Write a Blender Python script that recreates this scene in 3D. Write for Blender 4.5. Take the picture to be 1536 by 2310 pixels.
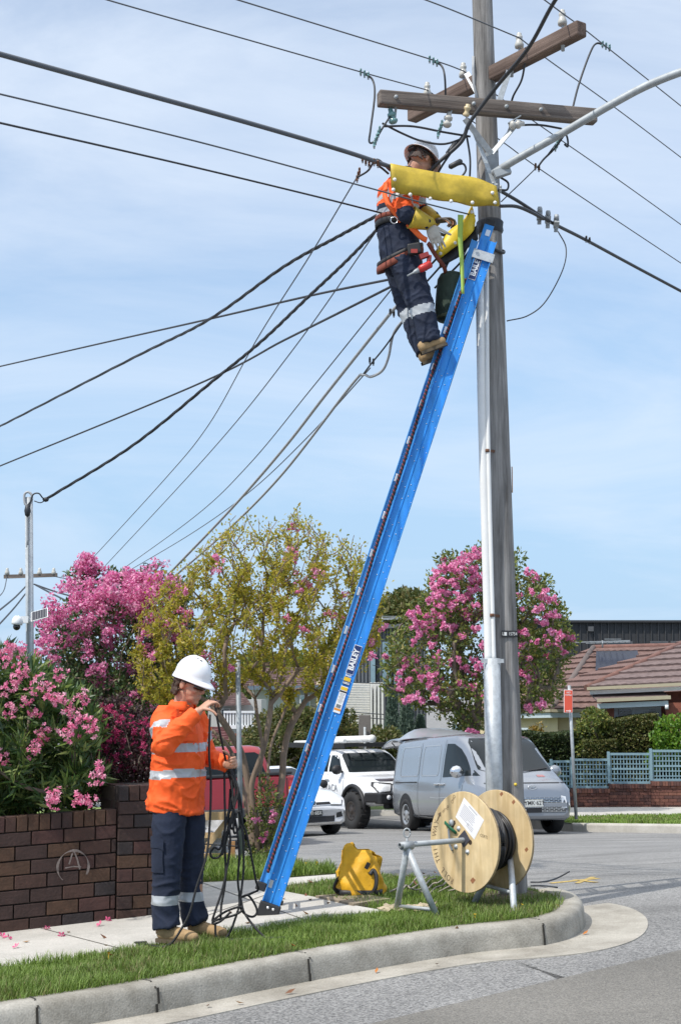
import bpy, bmesh, math, random
import numpy as np
from mathutils import Vector, Matrix, noise
from mathutils.bvhtree import BVHTree
random.seed(7)
R = math.radians
V = Vector
SC = bpy.context.scene
COL = SC.collection
for o_ in list(bpy.data.objects):
    bpy.data.objects.remove(o_)

# ---------------------------------------------------------------- camera
CZ, FPX, TAN = 1.6, 3400.0, 0.12294
TH = math.atan(TAN)
cam_d = bpy.data.cameras.new('camera')
cam = bpy.data.objects.new('camera', cam_d); COL.objects.link(cam)
cam.location = (0, 0, CZ); cam.rotation_euler = (R(90) + TH, 0, 0)
cam_d.sensor_fit = 'VERTICAL'; cam_d.sensor_height = 24.0; cam_d.sensor_width = 24.0
cam_d.lens = FPX / 2310 * 24.0
cam_d.clip_start = 0.1; cam_d.clip_end = 5000
SC.camera = cam

# ---------------------------------------------------------------- sun and sky
SUN_AZ, SUN_EL = 40.0, 52.0          # azimuth from -X towards the camera side
S_DIR = V((-math.cos(R(SUN_EL)) * math.cos(R(SUN_AZ)), -math.cos(R(SUN_EL)) * math.sin(R(SUN_AZ)), math.sin(R(SUN_EL))))
sun_d = bpy.data.lights.new('sun', 'SUN'); sun_d.energy = 3.3; sun_d.angle = R(0.5); sun_d.color = (1.0, 0.95, 0.87)
sun = bpy.data.objects.new('sun', sun_d); COL.objects.link(sun)
sun.rotation_euler = S_DIR.to_track_quat('Z', 'Y').to_euler(); sun.location = (-20, -15, 30)
world = bpy.data.worlds.new('World'); SC.world = world; world.use_nodes = True
nt = world.node_tree; nt.nodes.clear()
def wn(t, **k):
    n = nt.nodes.new(t)
    for a, b in k.items(): setattr(n, a, b)
    return n
sky = wn('ShaderNodeTexSky', sky_type='NISHITA', sun_disc=False)
sky.sun_elevation = R(SUN_EL); sky.sun_rotation = math.atan2(S_DIR.x, S_DIR.y)
sky.air_density = 1.0; sky.dust_density = 0.1; sky.ozone_density = 1.4; sky.altitude = 20
tc = wn('ShaderNodeTexCoord')
sep = wn('ShaderNodeSeparateXYZ'); nt.links.new(tc.outputs['Generated'], sep.inputs[0])
ad = wn('ShaderNodeMath', operation='ADD'); ad.inputs[1].default_value = 0.22; nt.links.new(sep.outputs[2], ad.inputs[0])
mx_ = wn('ShaderNodeMath', operation='MAXIMUM'); mx_.inputs[1].default_value = 0.05; nt.links.new(ad.outputs[0], mx_.inputs[0])
dv = wn('ShaderNodeVectorMath', operation='DIVIDE'); nt.links.new(tc.outputs['Generated'], dv.inputs[0])
cb = wn('ShaderNodeCombineXYZ')
for i in range(3): nt.links.new(mx_.outputs[0], cb.inputs[i])
nt.links.new(cb.outputs[0], dv.inputs[1])
mp = wn('ShaderNodeMapping'); mp.inputs['Scale'].default_value = (0.9, 1.5, 1.0); mp.inputs['Rotation'].default_value = (0, 0, R(24)); mp.inputs['Location'].default_value = (3.1, 0.7, 0)
nt.links.new(dv.outputs[0], mp.inputs[0])
n1 = wn('ShaderNodeTexNoise'); n1.inputs['Scale'].default_value = 1.15; n1.inputs['Detail'].default_value = 9; n1.inputs['Roughness'].default_value = 0.6; n1.inputs['Distortion'].default_value = 0.6
nt.links.new(mp.outputs[0], n1.inputs['Vector'])
rp = wn('ShaderNodeValToRGB'); rp.color_ramp.elements[0].position = 0.40; rp.color_ramp.elements[1].position = 0.66
rp.color_ramp.elements[0].color = (0.24, 0.24, 0.24, 1); rp.color_ramp.elements[1].color = (0.88, 0.88, 0.88, 1)
nt.links.new(n1.outputs[0], rp.inputs[0])
lowm = wn('ShaderNodeMapRange', interpolation_type='SMOOTHSTEP'); lowm.inputs[1].default_value = 0.0; lowm.inputs[2].default_value = 0.42; lowm.inputs[3].default_value = 0.9; lowm.inputs[4].default_value = 0.15
nt.links.new(sep.outputs[2], lowm.inputs[0])
mixl = wn('ShaderNodeMixRGB'); mixl.inputs[2].default_value = (1.95, 3.2, 4.75, 1); nt.links.new(lowm.outputs[0], mixl.inputs[0]); nt.links.new(sky.outputs[0], mixl.inputs[1])
mixa = wn('ShaderNodeMixRGB'); mixa.inputs[2].default_value = (4.5, 5.05, 5.85, 1)
elev = wn('ShaderNodeMapRange'); elev.inputs[1].default_value = 0.0; elev.inputs[2].default_value = 0.42; elev.inputs[3].default_value = 0.42; elev.inputs[4].default_value = 0.95; nt.links.new(sep.outputs[2], elev.inputs[0])
cf = wn('ShaderNodeMath', operation='MULTIPLY'); nt.links.new(rp.outputs[0], cf.inputs[0]); nt.links.new(elev.outputs[0], cf.inputs[1])
nt.links.new(cf.outputs[0], mixa.inputs[0]); nt.links.new(mixl.outputs[0], mixa.inputs[1])
# bright cloud added overhead, out of view, to lift the fill light
fill_veil = wn('ShaderNodeMapRange', interpolation_type='SMOOTHSTEP'); fill_veil.inputs[1].default_value = 0.5; fill_veil.inputs[2].default_value = 0.85; fill_veil.inputs[3].default_value = 0.0; fill_veil.inputs[4].default_value = 0.7; nt.links.new(sep.outputs[2], fill_veil.inputs[0])
mixc = wn('ShaderNodeMixRGB'); mixc.inputs[2].default_value = (9.0, 9.2, 9.6, 1); nt.links.new(fill_veil.outputs[0], mixc.inputs[0]); nt.links.new(mixa.outputs[0], mixc.inputs[1])
bg = wn('ShaderNodeBackground'); bg.inputs[1].default_value = 0.15
nt.links.new(mixc.outputs[0], bg.inputs[0])
wo = wn('ShaderNodeOutputWorld'); nt.links.new(bg.outputs[0], wo.inputs[0])
SC.view_settings.view_transform = 'Standard'; SC.view_settings.look = 'None'
SC.view_settings.exposure = 0.28; SC.view_settings.gamma = 1.0; SC.view_settings.use_curve_mapping = False
SC.render.engine = 'CYCLES'
SC.cycles.max_bounces = 6; SC.cycles.transparent_max_bounces = 8

# ---------------------------------------------------------------- where things stand
def ray(px, py):
    a = (px - 768) / FPX; b = (1155 - py) / FPX
    return V((a, math.cos(TH) - b * math.sin(TH), math.sin(TH) + b * math.cos(TH)))
def at(px, py, D):
    r = ray(px, py); return V((0, 0, CZ)) + r * (D / r.y)
def zv(x): return 0.09 + 0.053 * x                  # verge and footpath level
def fall(y):
    if y < 11: return 0.0
    if y < 14: return 0.0105 * (y - 11) ** 2
    if y < 36: return 0.0945 + 0.0585 * (y - 14)
    return 0.0945 + 0.0585 * 22 + 0.03 * min(y - 36, 40)
def zr(x, y):                                       # road level
    k = 1.0
    if x > 0: t = max(0, min(1, (y - 17) / 9)); k = 1 - 0.8 * t * t * (3 - 2 * t)
    return -0.065 + 0.053 * max(-25, min(25, x)) * k - fall(y)
def on_plane(px, py, dz=0.0):
    r = ray(px, py); t = (0.09 + dz - CZ) / (r.z - 0.053 * r.x)
    return V((0, 0, CZ)) + r * t
def on_road(px, py, dz=0.0):
    r = ray(px, py); t = 3.0
    lo, hi = 2.0, 400.0
    for _ in range(60):
        m = (lo + hi) / 2; p = V((0, 0, CZ)) + r * m
        if p.z > zr(p.x, p.y) + dz: lo = m
        else: hi = m
    return V((0, 0, CZ)) + r * lo

# ---------------------------------------------------------------- materials
MATS = {}
def mat(name, col, rough=0.6, metal=0.0, var=0.12, scale=6.0, bump=0.0, bscale=60.0, spec=0.5, coat=0.0, rnd=None, stretch=None, trans=0.0):
    """Principled material; colour varied by noise, optionally by a per-face random attribute (rnd = list of colours)."""
    if name in MATS: return MATS[name]
    m = bpy.data.materials.new(name); m.use_nodes = True; t = m.node_tree
    p = t.nodes['Principled BSDF']
    p.inputs['Roughness'].default_value = rough; p.inputs['Metallic'].default_value = metal
    p.inputs['Specular IOR Level'].default_value = spec; p.inputs['Coat Weight'].default_value = coat
    p.inputs['Coat Roughness'].default_value = 0.08
    co = t.nodes.new('ShaderNodeTexCoord')
    vec = co.outputs['Object']
    if stretch:
        g = t.nodes.new('ShaderNodeMapping'); g.inputs['Scale'].default_value = stretch
        t.links.new(vec, g.inputs[0]); vec = g.outputs[0]
    if rnd:
        a = t.nodes.new('ShaderNodeAttribute'); a.attribute_name = 'rnd'
        rp = t.nodes.new('ShaderNodeValToRGB'); els = rp.color_ramp.elements
        while len(els) < len(rnd): els.new(0.5)
        for i, c in enumerate(rnd):
            els[i].position = i / max(1, len(rnd) - 1); els[i].color = (*c, 1)
        t.links.new(a.outputs['Fac'], rp.inputs[0]); base = rp.outputs[0]
    else:
        base = None
    if var > 0:
        n = t.nodes.new('ShaderNodeTexNoise'); n.inputs['Scale'].default_value = scale; n.inputs['Detail'].default_value = 6
        n.inputs['Roughness'].default_value = 0.65
        t.links.new(vec, n.inputs['Vector'])
        mr = t.nodes.new('ShaderNodeMapRange'); mr.inputs[1].default_value = 0.3; mr.inputs[2].default_value = 0.7
        mr.inputs[3].default_value = 1 - var; mr.inputs[4].default_value = 1 + var
        t.links.new(n.outputs[0], mr.inputs[0])
        mu = t.nodes.new('ShaderNodeVectorMath'); mu.operation = 'SCALE'
        t.links.new(mr.outputs[0], mu.inputs['Scale'])
        if base: t.links.new(base, mu.inputs[0])
        else: mu.inputs[0].default_value = col
        t.links.new(mu.outputs[0], p.inputs['Base Color'])
    elif base: t.links.new(base, p.inputs['Base Color'])
    else: p.inputs['Base Color'].default_value = (*col, 1)
    if bump > 0:
        n2 = t.nodes.new('ShaderNodeTexNoise'); n2.inputs['Scale'].default_value = bscale; n2.inputs['Detail'].default_value = 5
        t.links.new(vec, n2.inputs['Vector'])
        bp = t.nodes.new('ShaderNodeBump'); bp.inputs['Strength'].default_value = bump; bp.inputs['Distance'].default_value = 0.01
        t.links.new(n2.outputs[0], bp.inputs['Height']); t.links.new(bp.outputs[0], p.inputs['Normal'])
    if trans > 0:
        out = [x for x in t.nodes if x.type == 'OUTPUT_MATERIAL'][0]
        tr = t.nodes.new('ShaderNodeBsdfTranslucent'); ms = t.nodes.new('ShaderNodeMixShader'); ms.inputs[0].default_value = trans
        if base or var > 0:
            src = p.inputs['Base Color'].links[0].from_socket; t.links.new(src, tr.inputs[0])
        else: tr.inputs[0].default_value = (*col, 1)
        t.links.new(p.outputs[0], ms.inputs[1]); t.links.new(tr.outputs[0], ms.inputs[2]); t.links.new(ms.outputs[0], out.inputs[0])
    MATS[name] = m
    return m

# ---------------------------------------------------------------- mesh building
class MB:
    def __init__(self): self.v = []; self.f = []; self.m = []; self.s = []
    def add(self, vs, fs, m=0, smooth=False):
        k = len(self.v); self.v.extend([V(p) for p in vs])
        for f in fs:
            self.f.append([i + k for i in f]); self.m.append(m); self.s.append(smooth)
        return self
    def box(self, c, s, rot=None, m=0):
        c = V(c); h = V(s) / 2; vs = []
        for x in (-1, 1):
            for y in (-1, 1):
                for z in (-1, 1):
                    p = V((x * h.x, y * h.y, z * h.z))
                    if rot is not None: p = rot @ p
                    vs.append(c + p)
        return self.add(vs, [(0, 1, 3, 2), (4, 6, 7, 5), (0, 4, 5, 1), (2, 3, 7, 6), (0, 2, 6, 4), (1, 5, 7, 3)], m)
    def beam(self, a, b, w, h, up=V((0, 0, 1)), m=0):
        """rectangular bar from a to b, w across, h along up"""
        a = V(a); b = V(b); d = (b - a); L = d.length; d.normalize()
        s = d.cross(V(up)); s.normalize(); u = s.cross(d)
        rot = Matrix((d, s, u)).transposed()
        return self.box((a + b) / 2, (L, w, h), rot, m)
    def tube(self, pts, r, n=8, caps=True, m=0, ry=None, side=None, smooth=True):
        pts = [V(p) for p in pts]; k = len(pts)
        rs = r if isinstance(r, (list, tuple)) else [r] * k
        rys = (ry if isinstance(ry, (list, tuple)) else [ry] * k) if ry is not None else rs
        vs = []; prev = None
        for i in range(k):
            t = (pts[min(i + 1, k - 1)] - pts[max(i - 1, 0)])
            if t.length < 1e-9: t = V((0, 0, 1))
            t.normalize()
            if side is not None: s = V(side[i] if isinstance(side, list) else side); s = s - t * s.dot(t)
            elif prev is None:
                s = t.cross(V((0, 0, 1)))
                if s.length < 0.05: s = t.cross(V((0, 1, 0)))
            else: s = prev - t * prev.dot(t)
            if s.length < 1e-6: s = t.orthogonal()
            s.normalize(); prev = s; u = t.cross(s)
            for j in range(n):
                a = 2 * math.pi * j / n
                vs.append(pts[i] + s * (math.cos(a) * rs[i]) + u * (math.sin(a) * rys[i]))
        fs = [(i * n + j, i * n + (j + 1) % n, (i + 1) * n + (j + 1) % n, (i + 1) * n + j) for i in range(k - 1) for j in range(n)]
        self.add(vs, fs, m, smooth)
        if caps:
            b = len(self.v) - len(vs)
            self.f.append([b + j for j in range(n)][::-1]); self.m.append(m); self.s.append(False)
            self.f.append([b + (k - 1) * n + j for j in range(n)]); self.m.append(m); self.s.append(False)
        return self
    def lathe(self, prof, o=(0, 0, 0), axis=(0, 0, 1), n=16, m=0, smooth=True):
        """profile [(radius, distance along axis)]"""
        o = V(o); ax = V(axis).normalized(); s = ax.orthogonal().normalized(); u = ax.cross(s); vs = []
        for r, h in prof:
            for j in range(n):
                a = 2 * math.pi * j / n
                vs.append(o + ax * h + (s * math.cos(a) + u * math.sin(a)) * max(r, 1e-5))
        k = len(prof)
        fs = [(i * n + j, i * n + (j + 1) % n, (i + 1) * n + (j + 1) % n, (i + 1) * n + j) for i in range(k - 1) for j in range(n)]
        return self.add(vs, fs, m, smooth)
    def ball(self, c, r, n=10, m=0, rot=None):
        c = V(c); r = V((r, r, r)) if not hasattr(r, '__len__') else V(r)
        vs = []; k = n // 2 + 1
        for i in range(k):
            t = math.pi * i / (k - 1)
            for j in range(n):
                a = 2 * math.pi * j / n
                p = V((math.sin(t) * math.cos(a) * r.x, math.sin(t) * math.sin(a) * r.y, math.cos(t) * r.z))
                if rot is not None: p = rot @ p
                vs.append(c + p)
        fs = [(i * n + j, (i + 1) * n + j, (i + 1) * n + (j + 1) % n, i * n + (j + 1) % n) for i in range(k - 1) for j in range(n)]
        return self.add(vs, fs, m, True)
    def prism(self, poly, o, ux, uy, depth, m=0, smooth=False):
        """polygon in the plane (ux, uy) at o, extruded by the vector depth"""
        o = V(o); ux = V(ux); uy = V(uy); d = V(depth); n = len(poly)
        a = [o + ux * x + uy * y for x, y in poly]; b = [p + d for p in a]
        flip = ux.cross(uy).dot(d) > 0
        area = sum(poly[i][0] * poly[(i + 1) % n][1] - poly[(i + 1) % n][0] * poly[i][1] for i in range(n))
        if area < 0: flip = not flip
        fs = [list(range(n)), [n + i for i in range(n)][::-1]] + [(i, n + i, n + (i + 1) % n, (i + 1) % n) for i in range(n)]
        if flip: fs = [list(f)[::-1] for f in fs]
        return self.add(a + b, fs, m, smooth)
    def grid(self, P, m=0, smooth=True, closed_u=False):
        nu, nv = len(P), len(P[0]); vs = [p for row in P for p in row]
        fs = [(i * nv + j, ((i + 1) % nu) * nv + j, ((i + 1) % nu) * nv + j + 1, i * nv + j + 1) for i in range(nu if closed_u else nu - 1) for j in range(nv - 1)]
        return self.add(vs, fs, m, smooth)
    def mesh(self, name, mats, off=V((0, 0, 0)), rnd=False):
        me = bpy.data.meshes.new(name)
        me.from_pydata([p - off for p in self.v], [], self.f)
        for x in (mats if isinstance(mats, (list, tuple)) else [mats]): me.materials.append(x)
        me.polygons.foreach_set('material_index', self.m); me.polygons.foreach_set('use_smooth', self.s)
        me.update()
        return me
    def build(self, name, mats, parent=None, local=False, bevel=0.0):
        off = V((0, 0, 0))
        if parent is not None and not local: off = V(parent['_base'])
        o = bpy.data.objects.new(name, self.mesh(name, mats, off)); COL.objects.link(o)
        if parent is not None: o.parent = parent
        if bevel > 0:
            b = o.modifiers.new('bevel', 'BEVEL'); b.width = bevel; b.segments = 2; b.limit_method = 'ANGLE'; b.angle_limit = R(40)
        o['_base'] = tuple(off)
        return o
def recalc(me):
    b = bmesh.new(); b.from_mesh(me); bmesh.ops.recalc_face_normals(b, faces=b.faces); b.to_mesh(me); b.free()
def thing(name, label, cat, loc=(0, 0, 0), rotz=0.0, group=None):
    o = bpy.data.objects.new(name, None); COL.objects.link(o); o.empty_display_size = 0.2
    o.location = loc; o.rotation_euler = (0, 0, rotz); o['_base'] = tuple(loc)
    return tag(o, label, cat, group)
def tag(o, label, cat, group=None):
    o['label'] = label; o['category'] = cat
    if group: o['group'] = group
    return o
def kind(o, k): o['kind'] = k; return o
def copy_tree(o, parent=None):
    c = o.copy(); COL.objects.link(c)
    if parent is not None: c.parent = parent
    for ch in list(o.children): copy_tree(ch, c)
    return c
def spline(pts, n=8):
    """Catmull-Rom through the points"""
    pts = [V(p) for p in pts]; out = []; k = len(pts)
    for i in range(k - 1):
        a = pts[i - 1] if i > 0 else pts[0] * 2 - pts[1]
        b, c = pts[i], pts[i + 1]
        d = pts[i + 2] if i + 2 < k else pts[-1] * 2 - pts[-2]
        for j in range(n):
            t = j / n
            out.append(0.5 * ((2 * b) + (c - a) * t + (2 * a - 5 * b + 4 * c - d) * t * t + (3 * b - a - 3 * c + d) * t ** 3))
    out.append(pts[-1]); return out
def text_mesh(s, size, align='CENTER', bold=0.0, sx=1.0):
    cu = bpy.data.curves.new('lettering', 'FONT'); cu.body = s; cu.size = size; cu.align_x = align; cu.align_y = 'CENTER'
    cu.offset = bold; cu.resolution_u = 3
    o = bpy.data.objects.new('lettering', cu); COL.objects.link(o)
    dg = bpy.context.evaluated_depsgraph_get()
    me = bpy.data.meshes.new_from_object(o.evaluated_get(dg))
    bpy.data.objects.remove(o); bpy.data.curves.remove(cu)
    if sx != 1.0:
        for v in me.vertices: v.co.x *= sx
    return me
def text(name, s, size, o, ux, uy, material, parent=None, local=False, bold=0.0, align='CENTER', sx=1.0):
    """flat lettering in the plane (ux, uy) centred at o"""
    me = text_mesh(s, size, align, bold, sx); me.materials.clear(); me.materials.append(material)
    ux = V(ux).normalized(); uy = V(uy).normalized(); uz = ux.cross(uy)
    off = V((0, 0, 0)) if (local or parent is None) else V(parent['_base'])
    M = Matrix((ux, uy, uz)).transposed().to_4x4(); M.translation = V(o) - off
    me.transform(M)
    ob = bpy.data.objects.new(name, me); COL.objects.link(ob)
    if parent is not None: ob.parent = parent
    ob['_base'] = tuple(off)
    return ob
def evaluated(mesh_obj):
    dg = bpy.context.evaluated_depsgraph_get()
    return bpy.data.meshes.new_from_object(mesh_obj.evaluated_get(dg))
def remesh(mb, voxel, smooth=6, fac=0.5):
    """one continuous skin over everything in the builder"""
    o = bpy.data.objects.new('skin', mb.mesh('skin', [])); COL.objects.link(o)
    a = o.modifiers.new('r', 'REMESH'); a.mode = 'VOXEL'; a.voxel_size = voxel; a.use_smooth_shade = True
    if smooth:
        b = o.modifiers.new('s', 'SMOOTH'); b.iterations = smooth; b.factor = fac
    me = evaluated(o); bpy.data.objects.remove(o)
    return me
def link_mesh(me, name, mats, parent=None, off=V((0, 0, 0))):
    mi_ = [pl.material_index for pl in me.polygons]; me.materials.clear(); me.name = name
    for x in (mats if isinstance(mats, (list, tuple)) else [mats]): me.materials.append(x)
    me.polygons.foreach_set('material_index', mi_)
    if off.length > 0: me.transform(Matrix.Translation(-off))
    o = bpy.data.objects.new(name, me); COL.objects.link(o)
    if parent is not None: o.parent = parent
    o['_base'] = tuple(off)
    return o
def leaf_mesh(name, C, N, L, W, material, parent=None, off=V((0, 0, 0)), jitter=0.35, rng=None, rv=None, fold=0.25, tip=None):
    """one mesh of many small folded leaves: C centres, N outward/leaf directions (n x 3), L lengths, W widths"""
    rng = rng or np.random.default_rng(1); n = len(C); C = np.asarray(C, float) - np.array(off)
    d = np.asarray(N, float) + rng.normal(0, jitter, (n, 3)); d /= np.linalg.norm(d, axis=1)[:, None] + 1e-9
    a = rng.normal(0, 1, (n, 3)); s = np.cross(d, a); s /= np.linalg.norm(s, axis=1)[:, None] + 1e-9
    u = np.cross(s, d)
    L = (np.ones(n) * L * rng.uniform(0.65, 1.3, n))[:, None]; W = (np.ones(n) * W * rng.uniform(0.7, 1.25, n))[:, None]
    p0 = C - d * L * 0.5; p1 = C + d * L * 0.5
    mid = C - d * L * 0.06
    q0 = mid + s * W * 0.5 + u * W * fold; q1 = mid - s * W * 0.5 + u * W * fold
    vs = np.stack([p0, q0, p1, q1], 1).reshape(-1, 3)
    i = np.arange(n)[:, None] * 4
    fs = np.concatenate([i, i + 1, i + 2, i, i + 2, i + 3], 1).reshape(-1, 3)
    me = bpy.data.meshes.new(name)
    me.vertices.add(len(vs)); me.vertices.foreach_set('co', vs.ravel())
    me.loops.add(len(fs) * 3); me.loops.foreach_set('vertex_index', fs.ravel().astype(np.int32))
    me.polygons.add(len(fs)); me.polygons.foreach_set('loop_start', np.arange(0, len(fs) * 3, 3, dtype=np.int32))
    me.update(calc_edges=True)
    at_ = me.attributes.new('rnd', 'FLOAT', 'FACE')
    r = rng.uniform(0, 1, n) if rv is None else rv
    at_.data.foreach_set('value', np.repeat(r, 2).astype(np.float32))
    me.materials.append(material)
    o = bpy.data.objects.new(name, me); COL.objects.link(o)
    if parent is not None: o.parent = parent
    return o
# ================================================================= SETTING
def asphalt(name, c1, c2, agg, dark=0.5):
    m = bpy.data.materials.new(name); m.use_nodes = True; t = m.node_tree; p = t.nodes['Principled BSDF']
    p.inputs['Roughness'].default_value = 0.85; p.inputs['Specular IOR Level'].default_value = 0.3
    co = t.nodes.new('ShaderNodeTexCoord')
    vo = t.nodes.new('ShaderNodeTexVoronoi'); vo.inputs['Scale'].default_value = agg
    no = t.nodes.new('ShaderNodeTexNoise'); no.inputs['Scale'].default_value = 0.7; no.inputs['Detail'].default_value = 8
    wv = t.nodes.new('ShaderNodeMapping'); wv.inputs['Scale'].default_value = (0.35, 1.6, 1); wv.inputs['Rotation'].default_value = (0, 0, R(-12))
    n3 = t.nodes.new('ShaderNodeTexNoise'); n3.inputs['Scale'].default_value = 1.5; n3.inputs['Detail'].default_value = 5
    t.links.new(co.outputs['Object'], wv.inputs[0]); t.links.new(wv.outputs[0], n3.inputs['Vector'])
    for x in (vo, no): t.links.new(co.outputs['Object'], x.inputs['Vector'])
    rp = t.nodes.new('ShaderNodeValToRGB'); rp.color_ramp.elements[0].color = (*c1, 1); rp.color_ramp.elements[1].color = (*c2, 1)
    sp = t.nodes.new('ShaderNodeSeparateXYZ'); t.links.new(vo.outputs['Color'], sp.inputs[0]); t.links.new(sp.outputs[0], rp.inputs[0])
    mr = t.nodes.new('ShaderNodeMapRange'); mr.inputs[1].default_value = 0.3; mr.inputs[2].default_value = 0.7; mr.inputs[3].default_value = 0.86; mr.inputs[4].default_value = 1.14
    t.links.new(no.outputs[0], mr.inputs[0])
    m2 = t.nodes.new('ShaderNodeMapRange'); m2.inputs[1].default_value = 0.52; m2.inputs[2].default_value = 0.68; m2.inputs[3].default_value = 1.0; m2.inputs[4].default_value = dark
    t.links.new(n3.outputs[0], m2.inputs[0])
    mm = t.nodes.new('ShaderNodeMath'); mm.operation = 'MULTIPLY'; t.links.new(mr.outputs[0], mm.inputs[0]); t.links.new(m2.outputs[0], mm.inputs[1])
    sc = t.nodes.new('ShaderNodeVectorMath'); sc.operation = 'SCALE'; t.links.new(rp.outputs[0], sc.inputs[0]); t.links.new(mm.outputs[0], sc.inputs['Scale'])
    t.links.new(sc.outputs[0], p.inputs['Base Color'])
    bp = t.nodes.new('ShaderNodeBump'); bp.inputs['Strength'].default_value = 0.6; bp.inputs['Distance'].default_value = 0.006
    t.links.new(vo.outputs['Distance'], bp.inputs['Height']); t.links.new(bp.outputs[0], p.inputs['Normal'])
    return m
M_road = asphalt('road_asphalt', (0.14, 0.138, 0.135), (0.33, 0.325, 0.315), 110, 0.72)
M_seal = asphalt('coarse_seal', (0.105, 0.105, 0.105), (0.33, 0.325, 0.315), 95, 0.9)
M_patch = asphalt('patch_asphalt', (0.11, 0.105, 0.096), (0.25, 0.237, 0.212), 150, 0.9)
def concrete(name, col, stain, bump=0.3):
    m = bpy.data.materials.new(name); m.use_nodes = True; t = m.node_tree; p = t.nodes['Principled BSDF']
    p.inputs['Roughness'].default_value = 0.9; p.inputs['Specular IOR Level'].default_value = 0.25
    co = t.nodes.new('ShaderNodeTexCoord')
    a = t.nodes.new('ShaderNodeTexNoise'); a.inputs['Scale'].default_value = 2.2; a.inputs['Detail'].default_value = 9; a.inputs['Roughness'].default_value = 0.7
    b = t.nodes.new('ShaderNodeTexNoise'); b.inputs['Scale'].default_value = 90; b.inputs['Detail'].default_value = 3
    for x in (a, b): t.links.new(co.outputs['Object'], x.inputs['Vector'])
    rp = t.nodes.new('ShaderNodeValToRGB'); rp.color_ramp.elements[0].position = 0.33; rp.color_ramp.elements[1].position = 0.62
    rp.color_ramp.elements[0].color = (*stain, 1); rp.color_ramp.elements[1].color = (*col, 1)
    t.links.new(a.outputs[0], rp.inputs[0])
    mr = t.nodes.new('ShaderNodeMapRange'); mr.inputs[1].default_value = 0.3; mr.inputs[2].default_value = 0.7; mr.inputs[3].default_value = 0.86; mr.inputs[4].default_value = 1.14
    t.links.new(b.outputs[0], mr.inputs[0])
    sc = t.nodes.new('ShaderNodeVectorMath'); sc.operation = 'SCALE'; t.links.new(rp.outputs[0], sc.inputs[0]); t.links.new(mr.outputs[0], sc.inputs['Scale'])
    t.links.new(sc.outputs[0], p.inputs['Base Color'])
    bp = t.nodes.new('ShaderNodeBump'); bp.inputs['Strength'].default_value = bump; bp.inputs['Distance'].default_value = 0.004
    t.links.new(b.outputs[0], bp.inputs['Height']); t.links.new(bp.outputs[0], p.inputs['Normal'])
    return m
M_path = concrete('footpath_concrete', (0.52, 0.50, 0.46), (0.40, 0.385, 0.35))
M_kerb = concrete('kerb_concrete', (0.40, 0.38, 0.335), (0.20, 0.185, 0.155), 0.8)
M_gut = concrete('gutter_concrete', (0.42, 0.395, 0.345), (0.25, 0.23, 0.195), 0.6)
M_fkerb = concrete('far_kerb_concrete', (0.48, 0.46, 0.42), (0.36, 0.34, 0.30), 0.4)
M_soil = mat('lawn_soil', (0.075, 0.085, 0.028), 0.95, var=0.45, scale=5, bump=0.6, bscale=40)
M_dirt = mat('bare_earth', (0.085, 0.065, 0.045), 0.95, var=0.4, scale=9, bump=0.8, bscale=50)

def sheet(name, xs, ys, fz, m):
    b = MB(); b.grid([[V((x, y, fz(x, y))) for y in ys] for x in xs], smooth=True)
    o = b.build(name, m); recalc(o.data); return kind(o, 'structure')
xs = [-900, -300, -100, -50, -25] + [i * 1.0 for i in range(-20, 21)] + [25, 50, 100, 300, 900]
ys = [-60, -20, -5] + [i * 0.75 for i in range(0, 50)] + [40, 45, 52, 60, 70, 76, 90, 150, 400, 1500, 3500]
road = sheet('road', xs, ys, zr, M_road)

# kerb line: front top edge, drawn on the verge level
KP = [(-420, 2362), (-150, 2308), (0, 2278), (180, 2250), (355, 2221), (600, 2174), (840, 2131), (1060, 2097), (1180, 2085), (1250, 2075), (1296, 2058), (1313, 2040), (1310, 2024), (1285, 2010), (1235, 2000), (1170, 1992), (1090, 1985), (960, 1974), (860, 1964), (760, 1958), (600, 1944), (440, 1934), (250, 1922)]
K3 = spline([on_plane(*p) for p in KP], 10)
K = [K3[0]]
for p in K3:
    if (p - K[-1]).length > 0.03: K.append(p)
def offs(path, d):
    out = []
    for i, p in enumerate(path):
        t = path[min(i + 2, len(path) - 1)] - path[max(i - 2, 0)]; t.z = 0; t.normalize()
        q = p + V((-t.y, t.x, 0)) * d
        out.append(q)
    return out
def lev(p, dz): return V((p.x, p.y, 0.09 + 0.053 * p.x + dz))
prof = [(0.17, -0.03), (0.17, 0.010), (0.06, 0.012), (0.022, 0.004), (0.004, -0.016), (-0.006, -0.05), (-0.016, -0.15), (-0.018, -0.22)]
b = MB(); iN = next(i for i, p in enumerate(K) if i > len(K) // 2 and p.x < 1.62 and p.y > 10.6)
rows = [[lev(q, dz) for q in offs(K, d)[:iN]] for d, dz in prof]
b.grid(rows, smooth=True)
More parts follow.
